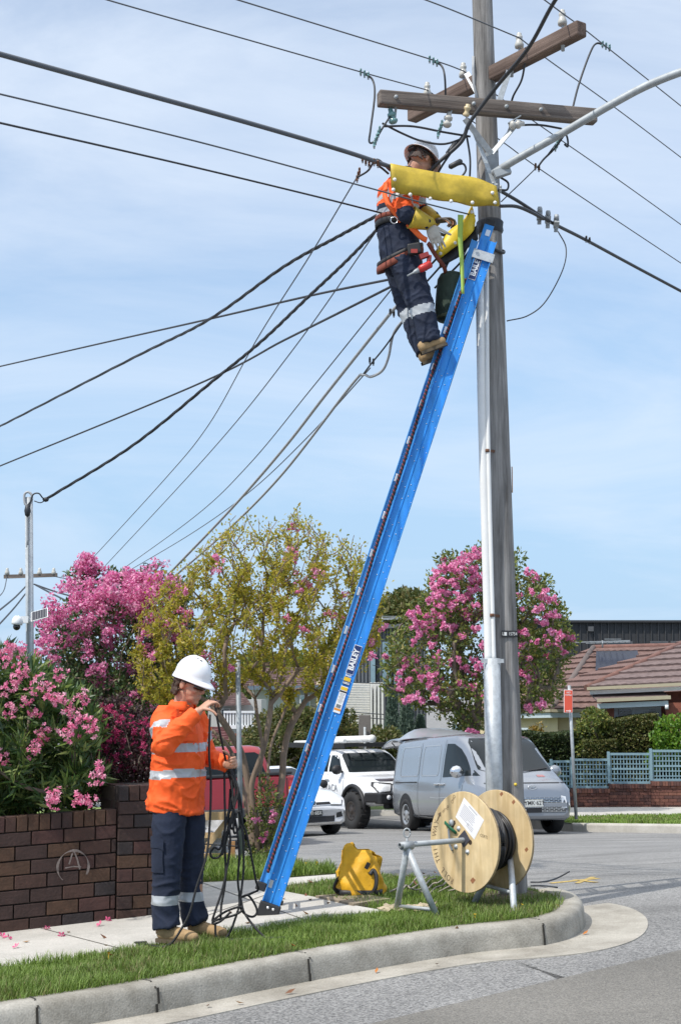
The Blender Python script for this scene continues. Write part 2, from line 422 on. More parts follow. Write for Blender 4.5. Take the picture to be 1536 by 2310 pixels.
# joints: dark gaps cut into the kerb
kerb = kind(b.build('kerb', M_kerb), 'structure'); recalc(kerb.data)
M_gap = mat('joint_dirt', (0.03, 0.027, 0.022), 0.95)
b = MB()
acc = 0.0; marks = [on_plane(355, 2221), on_plane(80, 2263), on_plane(1232, 2079), on_plane(700, 2156)]
for mk in marks:
    i = min(range(len(K)), key=lambda k: (K[k] - mk).length)
    if 0 < i < len(K) - 1:
        for w, (d0, z0), (d1, z1) in [(0.009, (0.165, 0.012), (0.06, 0.014)), (0.012, (0.06, 0.014), (0.0, -0.016)), (0.014, (0.0, -0.016), (-0.014, -0.10)), (0.016, (-0.014, -0.10), (-0.019, -0.155))]:
            t = (K[i + 1] - K[i - 1]); t.normalize(); nrm = V((-t.y, t.x, 0)).normalized()
            wob = random.uniform(-0.012, 0.012)
            a = lev(K[i] + nrm * d0, z0) + t * wob; c = lev(K[i] + nrm * (d1), z1) + t * wob
            out_ = V((0, 0, 0.003)) if abs(z0 - z1) < 0.03 else -nrm * 0.004
            b.add([a + t * w / 2 + out_, a - t * w / 2 + out_, c - t * w / 2 + out_, c + t * w / 2 + out_], [(0, 1, 2, 3)])
o = kind(b.build('kerb_joint', M_gap), 'structure')
# gutter: concrete tray at road level outside the kerb
def offv(path, fn):
    out = []
    for i, p in enumerate(path):
        t = path[min(i + 2, len(path) - 1)] - path[max(i - 2, 0)]; t.z = 0; t.normalize()
        out.append(p + V((-t.y, t.x, 0)) * -fn(p))
    return out
def gw(p): return 0.31 + 0.13 * max(0, min(1, (p.x - 0.6) / 0.9))
g0, g1, g2 = offs(K, -0.0), offv(K, lambda p: gw(p) * 0.48), offv(K, gw)
b = MB()
def gl(p, dz): return V((p.x, p.y, zr(p.x, p.y) + dz))
b.grid([[gl(p, 0.012) for p in g0[:iN]], [gl(p, 0.006) for p in g1[:iN]], [gl(p, 0.010) for p in g2[:iN]], [gl(p, -0.03) for p in offv(K, lambda p: gw(p) + 0.005)[:iN]]], smooth=False)
o = kind(b.build('gutter', M_gut), 'structure'); recalc(o.data)
# coarse seal strip outside the gutter, then the smoother brown patch in the foreground
s0, s1 = offv(K, lambda p: gw(p) - 0.02), offs(K, -1.75)
i1 = min(range(len(K)), key=lambda k: (K[k] - on_plane(1311, 2026)).length)
b = MB(); b.grid([[gl(p, 0.004) for p in s0[:i1]], [gl(p, 0.004) for p in s1[:i1]]], smooth=False)
o = kind(b.build('road_seal_strip', M_seal), 'structure'); recalc(o.data)
pa = [on_road(500, 2400), on_road(840, 2312), on_road(1190, 2228), on_road(1536, 2146), on_road(2100, 2015), on_road(2900, 2050), on_road(2500, 2500), on_road(1300, 3200)]
b = MB(); b.add([V((p.x, p.y, zr(p.x, p.y) + 0.009)) for p in pa], [list(range(len(pa)))])
o = kind(b.build('road_patch', M_patch), 'structure'); recalc(o.data)
# verge earth under lawn and footpath
kin = [lev(q, -0.012) for q in offs(K, 0.16)[:iN]] + [lev(q, -0.03) for q in offs(K, 0.0)[iN:]]
kskirt = [lev(q, -0.4) for q in offs(K, 0.0)[iN:]]
back = [on_plane(-900, 1990), on_plane(-1500, 2150), on_plane(-1200, 2400)]
b = MB(); b.add(kin + [lev(p, -0.012) for p in back], [list(range(len(kin) + 3))])
b.grid([kin[iN:], kskirt], smooth=False)
verge = kind(b.build('lawn_ground', M_soil), 'structure'); recalc(verge.data)

def flat_poly(name, px, m, top=0.0, thick=0.03):
    P = [on_plane(*p) for p in px]; P = [lev(p, top) for p in P]
    b = MB(); n = len(P); b.add(P + [p - V((0, 0, thick)) for p in P], [list(range(n))] + [(i, (i + 1) % n, n + (i + 1) % n, n + i) for i in range(n)])
    o = kind(b.build(name, m), 'structure'); recalc(o.data); return o
PATH_NEAR = [(-700, 2290), (-300, 2232), (-60, 2194), (0, 2184), (150, 2166), (300, 2141), (470, 2113), (640, 2089), (760, 2072), (885, 2062)]
PATH_BACK = [(860, 2054), (797, 2043), (708, 2024), (633, 2010), (645, 1998), (757, 1984), (757, 1973), (600, 1985), (450, 1992), (330, 2000), (250, 2060), (0, 2092), (-500, 2150)]
flat_poly('footpath', PATH_NEAR + PATH_BACK, M_path, 0.004)
b = MB()
for (a, c) in [((52, 2085), (290, 2146)), ((455, 1992), (700, 2081)), ((470, 2066), (600, 2020)), ((640, 1997), (640, 1983)), ((-260, 2125), (-130, 2205))]:
    A = lev(on_plane(*a), 0.0065); Cc = lev(on_plane(*c), 0.0065); t = (Cc - A).normalized(); nn = V((-t.y, t.x, 0)) * 0.006
    b.add([A + nn, A - nn, Cc - nn, Cc + nn], [(0, 1, 2, 3)])
kind(b.build('footpath_joint', mat('joint_grey', (0.16, 0.15, 0.13), 0.95)), 'structure')  # plain dark joint lines laid on the concrete
flat_poly('bare_earth_patch', [(1085, 2052), (1130, 2070), (1200, 2062), (1255, 2045), (1250, 2025), (1200, 2008), (1130, 2004), (1090, 2015), (1075, 2035)], M_dirt, -0.002, 0.01)

# far side of the cross street: kerb, lawn and footpath, turning a corner beside the parked van
M_fgrass = mat('far_lawn', (0.17, 0.24, 0.06), 0.95, var=0.4, scale=3, bump=1.0, bscale=30)
fa, fb_ = on_road(1292, 1876), on_road(1536, 1880)
F3 = [fa.lerp(fb_, t / 10) for t in range(11)] + [V((fb_.x + d, fb_.y, fb_.z)) for d in (0.5, 1.5, 4, 9, 16, 26)]
FX = [p.x for p in F3]; FY = [p.y for p in F3]; FZ = [p.z for p in F3]
fk0 = on_road(1400, 1877)
def far_z(x, y): return float(np.interp(x, FX, FZ)) + 0.17 - 0.042 * (y - float(np.interp(x, FX, FY)))
def far_D(py):
    lo, hi = fk0.y, 60.0
    for _ in range(50):
        m = (lo + hi) / 2; r = ray(1420, py); p = V((0, 0, CZ)) + r * (m / r.y)
        if p.z > far_z(p.x, m): lo = m
        else: hi = m
    return lo
FD1, FD2 = far_D(1839), far_D(1821); DF = FD2 + 0.2
c0 = F3[0]
EDGE = [(c0.x, c0.y), (4.45, 33.0), (3.80, 35.2), (2.4, 40.0), (2.0, 43.0)]
def edge_x(y): return float(np.interp(y, [e[1] for e in EDGE], [e[0] for e in EDGE]))
def far_sheet(name, d0, d1, m, dz=0.0, rel=True):
    b = MB(); rows = []
    for k in range(13):
        row = []
        for i in range(25):
            t = (i / 24) ** 2; x = 0
            yk = c0.y; y = (d0 if not rel else yk + d0) + ((d1 if not rel else d1) - (d0 if not rel else yk + d0)) * k / 12
            xl = edge_x(y); x = xl + (30 - xl) * t
            if rel and k == 0: y = float(np.interp(x, FX, FY)) + d0
            row.append(V((x, y, far_z(x, y) + dz)))
        rows.append(row)
    b.grid(rows, smooth=False); o = b.build(name, m); recalc(o.data); return kind(o, 'structure')
far_sheet('far_lawn', 0.14, FD1, M_fgrass); far_sheet('far_footpath', FD1, FD2, M_path, 0.006, False); far_sheet('far_garden', FD2 - 0.05, 75, M_soil, -0.02, False)
b = MB(); P = F3; b.grid([[V((p.x, p.y + d, p.z + dz)) for p in P] for d, dz in [(0, -0.08), (0.01, 0.13), (0.03, 0.155), (0.16, 0.165), (0.165, 0.1)]], smooth=False)
for rg_ in [[V((P[0].x, P[0].y + d, P[0].z + dz)) for d, dz in [(0, -0.08), (0.01, 0.13), (0.03, 0.155), (0.16, 0.165), (0.165, -0.1)]]]: b.add(rg_, [list(range(5))])
EP = spline([V((e[0], e[1] + (0.03 if i == 0 else 0), far_z(e[0], e[1]) - 0.012)) for i, e in enumerate(EDGE[:4])], 6)
b.grid([[V((p.x + d, p.y, p.z + dz)) for p in EP] for d, dz in [(0.002, -0.45), (0.004, -0.02), (0.02, 0.004), (0.15, 0.006), (0.155, -0.1)]], smooth=False)
o = b.build('far_kerb', M_fkerb); recalc(o.data); kind(o, 'structure')
# lawn strip behind the parked vehicles
LK = spline([V((x, y, zr(x, y))) for x, y in ((-14, 43.5), (-6, 42.8), (0, 42.0), (2.2, 41.6))], 6)
for nm, of_, m in (('side_kerb', [(0, -0.05), (0.02, 0.12), (0.15, 0.14)], M_fkerb), ('side_lawn', [(0.15, 0.135), (12, -0.2)], M_fgrass)):
    b = MB(); b.grid([[V((p.x, p.y + d, p.z + dz)) for p in LK] for d, dz in of_], smooth=False); o = b.build(nm, m); recalc(o.data); kind(o, 'structure')
# yellow set-out mark sprayed on the asphalt
b = MB(); M_ymark = mat('yellow_road_paint', (0.42, 0.30, 0.09), 0.8, var=0.5, scale=12)
for a, c, w in [((1240, 1992), (1350, 1981), 0.03), ((1295, 1984), (1345, 1990), 0.03), ((1300, 1992), (1338, 1978), 0.025)]:
    A, Cc = on_road(*a, dz=0.005), on_road(*c, dz=0.005); t = (Cc - A).normalized(); nn = V((-t.y, t.x, 0)) * w
    b.add([A + nn, A - nn, Cc - nn, Cc + nn], [(0, 1, 2, 3)])
kind(b.build('road_marking', M_ymark), 'structure')

# ---- grass
def in_poly(x, y, P):
    c = np.zeros(len(x), bool); n = len(P)
    for i in range(n):
        x1, y1 = P[i]; x2, y2 = P[i - 1]
        with np.errstate(divide='ignore', invalid='ignore'):
            k = ((y1 > y) != (y2 > y)) & (x < (x2 - x1) * (y - y1) / (y2 - y1 + 1e-12) + x1)
        c ^= k
    return c
def xy(pxs, fn=on_plane): return [(fn(*p).x, fn(*p).y) for p in pxs]
rng = np.random.default_rng(5)
GX, GY, GH, GZ = [], [], [], []
def sow(P, dens, h, zf=None, patch=0.0):
    P = np.array(P); lo, hi = P.min(0), P.max(0); n = int(np.prod(hi - lo) * dens)
    x = rng.uniform(lo[0], hi[0], n); y = rng.uniform(lo[1], hi[1], n); k = in_poly(x, y, P); x, y = x[k], y[k]
    if patch > 0:
        v = np.array([noise.noise((a * 2.2, c * 2.2, 3.0)) for a, c in zip(x, y)]); k = v > rng.uniform(-1, 1, len(x)) * 0.5 - 0.55 + patch; x, y = x[k], y[k]
    kp = np.hypot((x - 1.30) / 0.42, (y - 11.35) / 0.30) > rng.uniform(0.25, 1.25, len(x)); x, y = x[kp], y[kp]
    hv = np.array([0.8 + 0.5 * noise.noise((a * 3.0, c * 3.0, 9.0)) for a, c in zip(x, y)])
    GX.append(x); GY.append(y); GH.append(h * hv * rng.uniform(0.4, 1.6, len(x)))
    GZ.append((0.09 + 0.053 * x - 0.012) if zf is None else np.array([zf(a, c) for a, c in zip(x, y)]))
kin2 = [(p.x, p.y) for p in offs(K, 0.138)]
iA = min(range(len(K)), key=lambda k: (K[k] - on_plane(1265, 2030)).length)
near_strip = [(p[0], p[1]) for p in kin2 if p[1] > 6.5][:]
near_strip = kin2[:iA]
G1 = near_strip + xy([(1262, 2040), (1180, 2060), (1050, 2052), (885, 2056)]) + xy(PATH_NEAR[::-1][1:])
sow(G1, 15500, 0.060, patch=0.06)
G2 = xy([(640, 2008), (650, 1998), (757, 1985), (800, 1976), (870, 1972), (960, 1980), (1080, 1990), (1180, 2000), (1262, 2018), (1262, 2040), (1180, 2060), (1050, 2052), (885, 2056), (797, 2040), (708, 2021)])
sow(G2, 8000, 0.045, patch=0.15)
G3 = xy([(452, 1986), (600, 1979), (757, 1967), (757, 1958), (600, 1945), (440, 1936), (300, 1930), (300, 1990)])
sow(G3, 5000, 0.085)
G4 = [(p.x, p.y + 0.2) for p in F3 if p.x < 10] + [(10, FD1 - 0.1), (edge_x(FD1), FD1 - 0.1)]
sow(G4, 800, 0.05, zf=far_z)
x, y, h, z = map(np.concatenate, (GX, GY, GH, GZ)); n = len(x)
ang = rng.uniform(0, 2 * np.pi, n); lean = rng.uniform(0.1, 0.9, n) * h
far_w = np.where(y > 20, 3.5, np.where(y > 13, 1.6, 1.0)); w = 0.0022 * far_w * rng.uniform(0.8, 1.5, n)
base = np.stack([x, y, z], 1); dx = np.stack([np.cos(ang), np.sin(ang), 0 * x], 1); sx_ = np.stack([-np.sin(ang), np.cos(ang), 0 * x], 1)
up = np.array([0, 0, 1.0])
vs = np.stack([base - sx_ * w[:, None], base + sx_ * w[:, None], base + up * (h * 0.6)[:, None] + dx * (lean * 0.3)[:, None] - sx_ * (w * 0.75)[:, None],
               base + up * (h * 0.6)[:, None] + dx * (lean * 0.3)[:, None] + sx_ * (w * 0.75)[:, None], base + up * h[:, None] + dx * lean[:, None]], 1).reshape(-1, 3)
i = np.arange(n)[:, None] * 5
fs = np.concatenate([i, i + 1, i + 2, i + 1, i + 3, i + 2, i + 2, i + 3, i + 4], 1).reshape(-1, 3)
me = bpy.data.meshes.new('grass'); me.vertices.add(len(vs)); me.vertices.foreach_set('co', vs.ravel())
me.loops.add(len(fs) * 3); me.loops.foreach_set('vertex_index', fs.ravel().astype(np.int32))
me.polygons.add(len(fs)); me.polygons.foreach_set('loop_start', np.arange(0, len(fs) * 3, 3, dtype=np.int32)); me.update(calc_edges=True)
a_ = me.attributes.new('rnd', 'FLOAT', 'FACE')
pv = np.array([0.5 + 0.42 * noise.noise((a * 1.3, c * 1.3, 1.0)) + 0.25 * noise.noise((a * 5, c * 5, 4.0)) for a, c in zip(x, y)])
a_.data.foreach_set('value', np.repeat(np.clip(pv + rng.normal(0, 0.22, n), 0, 1), 3).astype(np.float32))
me.materials.append(mat('grass_blades', (0.1, 0.2, 0.03), 0.55, var=0, rnd=[(0.33, 0.28, 0.13), (0.115, 0.165, 0.032), (0.15, 0.235, 0.038), (0.20, 0.31, 0.05), (0.28, 0.37, 0.085)], trans=0.3))
o = bpy.data.objects.new('grass', me); COL.objects.link(o); tag(o, 'green lawn grass growing on the verge beside the kerb', 'grass'); kind(o, 'stuff')
# ================================================================= POWER POLE
def wood(name, c1, c2, zs=0.35, scale=34, axis='z'):
    m = bpy.data.materials.new(name); m.use_nodes = True; t = m.node_tree; p = t.nodes['Principled BSDF']
    p.inputs['Roughness'].default_value = 0.85; p.inputs['Specular IOR Level'].default_value = 0.25
    co = t.nodes.new('ShaderNodeTexCoord'); g = t.nodes.new('ShaderNodeMapping')
    g.inputs['Scale'].default_value = (1, 1, zs * 0.1) if axis == 'z' else (zs * 0.1, 1, 1)
    t.links.new(co.outputs['Object'], g.inputs[0])
    n = t.nodes.new('ShaderNodeTexNoise'); n.inputs['Scale'].default_value = scale; n.inputs['Detail'].default_value = 8; n.inputs['Roughness'].default_value = 0.7
    t.links.new(g.outputs[0], n.inputs['Vector'])
    n2 = t.nodes.new('ShaderNodeTexNoise'); n2.inputs['Scale'].default_value = 2.5; n2.inputs['Detail'].default_value = 6; t.links.new(co.outputs['Object'], n2.inputs['Vector'])
    rp = t.nodes.new('ShaderNodeValToRGB'); rp.color_ramp.elements[0].position = 0.32; rp.color_ramp.elements[1].position = 0.66
    rp.color_ramp.elements[0].color = (*c1, 1); rp.color_ramp.elements[1].color = (*c2, 1); t.links.new(n.outputs[0], rp.inputs[0])
    mr = t.nodes.new('ShaderNodeMapRange'); mr.inputs[1].default_value = 0.3; mr.inputs[2].default_value = 0.7; mr.inputs[3].default_value = 0.78; mr.inputs[4].default_value = 1.2
    t.links.new(n2.outputs[0], mr.inputs[0])
    sc = t.nodes.new('ShaderNodeVectorMath'); sc.operation = 'SCALE'; t.links.new(rp.outputs[0], sc.inputs[0]); t.links.new(mr.outputs[0], sc.inputs['Scale'])
    t.links.new(sc.outputs[0], p.inputs['Base Color'])
    bp = t.nodes.new('ShaderNodeBump'); bp.inputs['Strength'].default_value = 0.9; bp.inputs['Distance'].default_value = 0.012
    t.links.new(n.outputs[0], bp.inputs['Height']); t.links.new(bp.outputs[0], p.inputs['Normal'])
    return m
M_pole = wood('weathered_pole_timber', (0.075, 0.070, 0.066), (0.36, 0.345, 0.33), zs=0.5, scale=17)
M_arm = wood('weathered_arm_timber', (0.075, 0.058, 0.05), (0.235, 0.20, 0.175), scale=22, axis='x')
M_armr = wood('red_brown_arm_timber', (0.075, 0.050, 0.040), (0.20, 0.145, 0.12), scale=22, axis='x')
M_galv = mat('galvanised_steel', (0.46, 0.49, 0.51), 0.55, 0.3, var=0.22, scale=25, bump=0.05)
M_galvd = mat('dull_galvanised_steel', (0.36, 0.385, 0.40), 0.6, 0.4, var=0.2, scale=14)
M_pvc = mat('white_pvc', (0.78, 0.78, 0.76), 0.45, var=0.05)
M_rust = mat('rusty_steel', (0.14, 0.065, 0.035), 0.8, var=0.3, scale=40)
M_porc = mat('porcelain', (0.50, 0.49, 0.45), 0.25, var=0.08)
M_cream = mat('cream_porcelain', (0.62, 0.50, 0.30), 0.3, var=0.08)
M_glass = mat('green_glass', (0.16, 0.30, 0.30), 0.15, var=0.1)
M_blk = mat('black_insulation', (0.028, 0.030, 0.035), 0.5, var=0.1)
M_cond = mat('aged_conductor', (0.11, 0.12, 0.135), 0.55, 0.3, var=0.1)
M_grey = mat('grey_cable_sheath', (0.36, 0.37, 0.38), 0.5, var=0.1)
M_white = mat('white_lettering', (0.82, 0.82, 0.80), 0.5, var=0)
M_yel = mat('yellow_rubber_cover', (0.52, 0.37, 0.035), 0.55, var=0.32, scale=6, bump=0.25, bscale=14)

PB = on_plane(1166, 2024); PT = at(1085, -60, 11.46 + 0.15)
PB.y = 11.50; PB = V((PB.x, PB.y, zv(PB.x) - 0.05))
AX = (PT - PB).normalized()
def pole_at(z):
    t = (z - PB.z) / AX.z; return PB + AX * t
def pole_r(z): return 0.112 - 0.0042 * (z - PB.z)
pole = thing('power_pole', 'tall weathered timber power pole with two crossarms behind the cable reel', 'power pole', tuple(PB))
b = MB(); n = 22; rows = []
for i in range(70):
    z = PB.z + (PT.z + 1.2 - PB.z) * i / 69; c = pole_at(z); r = pole_r(z); ring = []
    for j in range(n):
        a = 2 * math.pi * j / n
        rr = r * (1 + 0.05 * noise.noise((math.cos(a) * 2.2, math.sin(a) * 2.2, z * 0.5)) + 0.02 * noise.noise((math.cos(a) * 7, math.sin(a) * 7, z * 0.4)))
        ring.append(c + V((math.cos(a) * rr, math.sin(a) * rr, 0)))
    rows.append(ring)
vs = [p for r_ in rows for p in r_]
b.add(vs, [(i * n + j, i * n + (j + 1) % n, (i + 1) * n + (j + 1) % n, (i + 1) * n + j) for i in range(69) for j in range(n)], 0, True)
b.build('shaft', M_pole, pole)
def front(px, py, D=None, gap=0.0):
    """point on the camera side of the pole seen at a pixel"""
    p = at(px, py, PB.y); c = pole_at(p.z); r = pole_r(p.z) + gap
    dx = p.x - c.x; dx = max(-r * 0.98, min(r * 0.98, dx))
    return V((c.x + dx, c.y - math.sqrt(max(r * r - dx * dx, 0)), p.z))
# crossarms
def crossarm(a, c, m, h=0.115, w=0.10):
    bb = MB(); a = V(a); c = V(c); d = (c - a).normalized(); s = d.cross(V((0, 0, 1))).normalized()
    u = s.cross(d); rot = Matrix((d, s, u)).transposed()
    bb.box((0, 0, 0), ((c - a).length, w, h))
    ob = bb.build('crossarm', m, None, bevel=0.012)
    ob.parent = pole; M = rot.to_4x4(); M.translation = (a + c) / 2 - PB; ob.matrix_basis = M
    return ob, d, s, u
A0, A1 = at(853, 222, 11.08), at(1342, 264, 11.50)
armA, dA, sA, uA = crossarm(A0, A1, M_arm)
B0, B1 = at(928, 262, 12.42), at(1312, 64, 10.72)
mid = (B0 + B1) / 2
armB, dB, sB, uB = crossarm(B0, B1, M_armr)
# bolts and braces
for f_ in (0.07, 0.42, 0.57, 0.73):
    b = MB(); p = A0.lerp(A1, f_); b.lathe([(0.0, 0.07), (0.014, 0.07), (0.014, 0.045), (0.024, 0.045), (0.024, 0.03)], p, sA if sA.y < 0 else -sA, 8); b.build('bolt', M_galvd, pole)
for f_ in (0.3, 0.62, 0.9):
    b = MB(); p = B0.lerp(B1, f_); b.lathe([(0.0, -0.10), (0.014, -0.10), (0.014, -0.06), (0.022, -0.055)], p, (0, 0, 1), 8); b.build('bolt', M_galvd, pole)
def brace(a, c, w=0.045, t=0.008):
    bb = MB(); bb.beam(a, c, t, w, up=V((0.7, -0.2, 0.3))); return bb.build('brace', M_galv, pole)
brace(at(1158, 128, 11.32), at(1122, 240, 11.40)); brace(at(1052, 165, 11.75), at(1080, 215, 11.62))
brace(at(1048, 268, 11.22), at(1108, 347, 11.30)); brace(at(1172, 272, 11.34), at(1108, 347, 11.30))
# pin insulators on arm B, dead-end insulators under arm A
def pin_insulator(p, s=0.85):
    bb = MB(); bb.lathe([(0.009, -0.12), (0.009, -0.02)], p, (0, 0, 1), 6)
    bb.build('insulator_pin', M_galvd, pole)
    bb = MB(); bb.lathe([(0.0, -0.03), (0.040 * s, -0.035 * s), (0.043 * s, -0.005), (0.030 * s, 0.03 * s), (0.026 * s, 0.045 * s), (0.032 * s, 0.055 * s), (0.032 * s, 0.075 * s), (0.020 * s, 0.082 * s), (0.024 * s, 0.10 * s), (0.016 * s, 0.108 * s), (0.0, 0.11 * s)], p, (0, 0, 1), 14)
    return bb.build('insulator', M_porc, pole)
def arm_pt(a, c, px):
    best = min((i / 200 for i in range(201)), key=lambda f: abs(proj(a.lerp(c, f))[0] - px)); return a.lerp(c, best)
def proj(p):
    d = p - V((0, 0, CZ)); zc = d.y * math.cos(TH) + d.z * math.sin(TH); yc = -d.y * math.sin(TH) + d.z * math.cos(TH)
    return (768 + FPX * d.x / zc, 1155 - FPX * yc / zc)
INS = []
for px in (1268, 1172, 1045, 963):
    p = arm_pt(B0, B1, px) + V((0, 0, 0.135)); INS.append(p); pin_insulator(p)
def strain(p, d, m=M_glass):
    bb = MB(); d = V(d)
    bb.lathe([(0.0, -0.06), (0.022, -0.06), (0.036, -0.045), (0.036, -0.03), (0.022, -0.02), (0.022, -0.005), (0.034, 0.0), (0.034, 0.02), (0.02, 0.03), (0.018, 0.06), (0.0, 0.06)], p, d, 12)
    bb.build('strain_insulator', m, pole)
    bb = MB(); bb.beam(p + V((0, 0, 0.02)) - d.normalized() * 0.07, p + V((0.03, 0, 0.07)), 0.03, 0.008); bb.build('insulator_strap', M_galvd, pole)
strain(at(884, 262, 11.12), V((-0.25, -0.1, 1))); strain(at(1010, 270, 11.2), V((0.2, 0, 1)), M_porc); strain(at(1165, 281, 11.3), V((0.9, 0.2, 0.2)), M_porc)
bb = MB(); p = at(1053, 249, 11.16); bb.lathe([(0.0, -0.045), (0.024, -0.045), (0.028, -0.03), (0.018, -0.015), (0.018, 0.0), (0.028, 0.012), (0.028, 0.025), (0.018, 0.03), (0.02, 0.045), (0.0, 0.05)], p, (0.2, -0.3, 1), 12)
bb.build('bobbin_insulator', M_cream, pole)
# pole-head ring bolt
bb = MB(); bb.tube([front(1069, 120, gap=0.01), front(1068, 150, gap=0.03), front(1070, 185, gap=0.015), front(1080, 230, gap=0.01)], 0.012, 8); bb.build('riser_cable', M_grey, pole)
# conduits, straps, cable guard
def side_tube(pts, r, name, m):
    bb = MB(); bb.tube(spline(pts, 4), r, 12); return bb.build(name, m, pole)
big = [at(1082, 640, 11.36), at(1086, 900, 11.375), at(1093, 1150, 11.385), at(1100, 1400, 11.38), at(1102, 1500, 11.375)]
small = [at(1097, 560, 11.355), at(1099, 900, 11.36), at(1104, 1150, 11.365), at(1111, 1400, 11.365), at(1114, 1500, 11.36)]
side_tube(big, 0.033, 'conduit', M_pvc); side_tube(small, 0.0165, 'conduit', M_pvc)
for py in (1017, 1388):
    bb = MB(); x = 1099 if py < 1200 else 1109
    bb.lathe([(0.019, -0.012), (0.021, -0.012), (0.021, 0.012), (0.019, 0.012)], at(x, py, 11.362), AX, 10)
    bb.beam(at(x + 2, py, 11.345), front(x + 14, py + 3, gap=0.004), 0.01, 0.02)
    bb.build('saddle_clip', M_rust, pole)
gz1, gz0 = at(1110, 1485, 11.34), at(1120, 2000, 11.34)
bb = MB(); ring = []
for i in range(9):
    a = math.pi * (i / 8); ring.append((math.cos(a) * 0.064, -math.sin(a) * 0.075))
bb.grid([[V((q.x - x, q.y + 0.045 + y, q.z)) for q in (gz0, gz0.lerp(gz1, 0.5), gz1)] for x, y in ring], smooth=True)
o = bb.build('cable_guard', M_galv, pole); recalc(o.data); sd = o.modifiers.new('t', 'SOLIDIFY'); sd.thickness = 0.003
bb = MB(); bb.box(gz1 + V((0.0, -0.012, -0.02)), (0.17, 0.004, 0.03)); bb.build('guard_flange', M_galv, pole)
# number tags
def tag_plate(px, py, w, h, m, name='number_plate'):
    bb = MB(); p = front(px, py, gap=0.006); c = pole_at(p.z); nrm = (p - c); nrm.z = 0; nrm.normalize(); ux = V((-nrm.y, nrm.x, 0))
    rot = Matrix((ux, -nrm, V((0, 0, 1)))).transposed()
    bb.box(p, (w, 0.006, h), rot); bb.build(name, m, pole); return p + nrm * 0.005, ux
M_tag = mat('black_tag', (0.02, 0.02, 0.022), 0.5)
p, ux = tag_plate(1146, 1431, 0.128, 0.05, M_tag)
text('pole_number', '15754', 0.036, p + ux * 0.025, ux, (0, 0, 1), M_white, pole, sx=0.8)
text('pole_number', 'L', 0.036, p - ux * 0.054, ux, (0, 0, 1), M_white, pole, sx=0.8)
bb = MB(); bb.beam(p - ux * 0.044, p - ux * 0.024, 0.003, 0.026); bb.build('blank_sticker', M_white, pole)
M_otag = mat('orange_brown_tag', (0.36, 0.18, 0.07), 0.6, var=0.2, scale=30)
p, ux = tag_plate(1156, 1081, 0.032, 0.20, M_otag)
for k_, ch in enumerate('8ED'):
    text('tag_character', ch, 0.04, p + V((0, 0, 0.06 - 0.06 * k_)), ux, (0, 0, 1), M_white, pole, sx=0.7)
# street light arm
arm_pts = spline([at(1112, 392, 11.30), at(1160, 362, 11.18), at(1260, 305, 11.0), at(1385, 232, 10.75), at(1470, 188, 10.6), at(1570, 152, 10.4), at(1700, 125, 10.2)], 5)
bb = MB(); bb.tube(arm_pts, 0.030, 14); bb.build('street_light_arm', M_galvd, pole)
bb = MB(); bb.box(front(1108, 385, gap=0.01), (0.10, 0.03, 0.28)); bb.build('arm_plate', M_galvd, pole); bb = MB(); bb.box(at(1132, 388, 11.25), (0.13, 0.06, 0.07), Matrix.Rotation(R(-20), 3, 'Y')); bb.build('arm_bracket', M_galvd, pole, bevel=0.006)
bb = MB(); bb.beam(at(1070, 300, 11.3), at(1118, 425, 11.32), 0.012, 0.03, up=V((1, 0, 0.3))); bb.build('brace', M_galv, pole)
# black tape wrap and clutter of clamps where the lines meet the pole
bb = MB(); z0 = at(1100, 512, 11.4).z; z1 = at(1100, 482, 11.4).z
bb.lathe([(pole_r(z0) + 0.004, 0), (pole_r(z0) + 0.016, 0.02), (pole_r(z0) + 0.012, 0.05), (pole_r(z0) + 0.018, 0.09), (pole_r(z0) + 0.004, z1 - z0)], pole_at(z0), AX, 20); bb.build('rubber_wrap', M_blk, pole)
bb = MB(); z0 = at(1100, 553, 11.4).z
bb.tube([pole_at(z0) + V((math.cos(a) * (pole_r(z0) + .015), math.sin(a) * (pole_r(z0) + .015), 0.03 * math.sin(a * 2))) for a in [i * math.pi / 8 for i in range(17)]], 0.012, 6); bb.build('strap', M_blk, pole)
# flat-base moss and rubble at the pole foot is in the lawn; yellow nail tag
bb = MB(); bb.lathe([(0.0, 0.01), (0.012, 0.008), (0.012, 0)], front(1159, 1768, gap=0.0), (0, -1, 0), 8); bb.build('marker_nail', mat('yellow_marker', (0.7, 0.5, 0.05), 0.5), pole)
# ================================================================= OVERHEAD LINES
def wire(pts, r, label, m=None, n=10, group=None, cat='wire', name='overhead_wire', sides=6, twist=False):
    P = spline([at(*p) for p in pts], n)
    o = thing(name, label, cat, tuple(P[0]), group=group) if twist else None
    b = MB()
    if twist:
        for k in range(3):
            b = MB(); q = []
            for i, p in enumerate(P):
                for s in range(1):
                    a = i * 0.9 + k * 2 * math.pi / 3
                    q.append(p + V((math.cos(a) * r * 0.55, 0, math.sin(a) * r * 0.55)))
            b.tube(q, r * 0.6, sides)
            b.build('strand', m or M_blk, o)
        return o
    b.tube(P, r, sides); off = V(P[0])
    me = b.mesh(name, m or M_cond, off); o = bpy.data.objects.new(name, me); COL.objects.link(o); o.location = off
    o['_base'] = tuple(off)
    return tag(o, label, cat, group)
G_L = 'bare conductors running to the upper left'
wire([(-40, -88, 8.6), (230, -4, 9.3), (560, 90, 10.2), (820, 164, 11.2), (963, 203, 12.2)], 0.0052, 'bare line wire from the upper left to the lowest insulator of the brown crossarm', group=G_L)
wire([(440, -30, 9.0), (700, 50, 10.0), (978, 136, 11.3), (1045, 160, 11.8)], 0.0052, 'bare line wire from the top edge to the insulator just behind the pole', group=G_L)
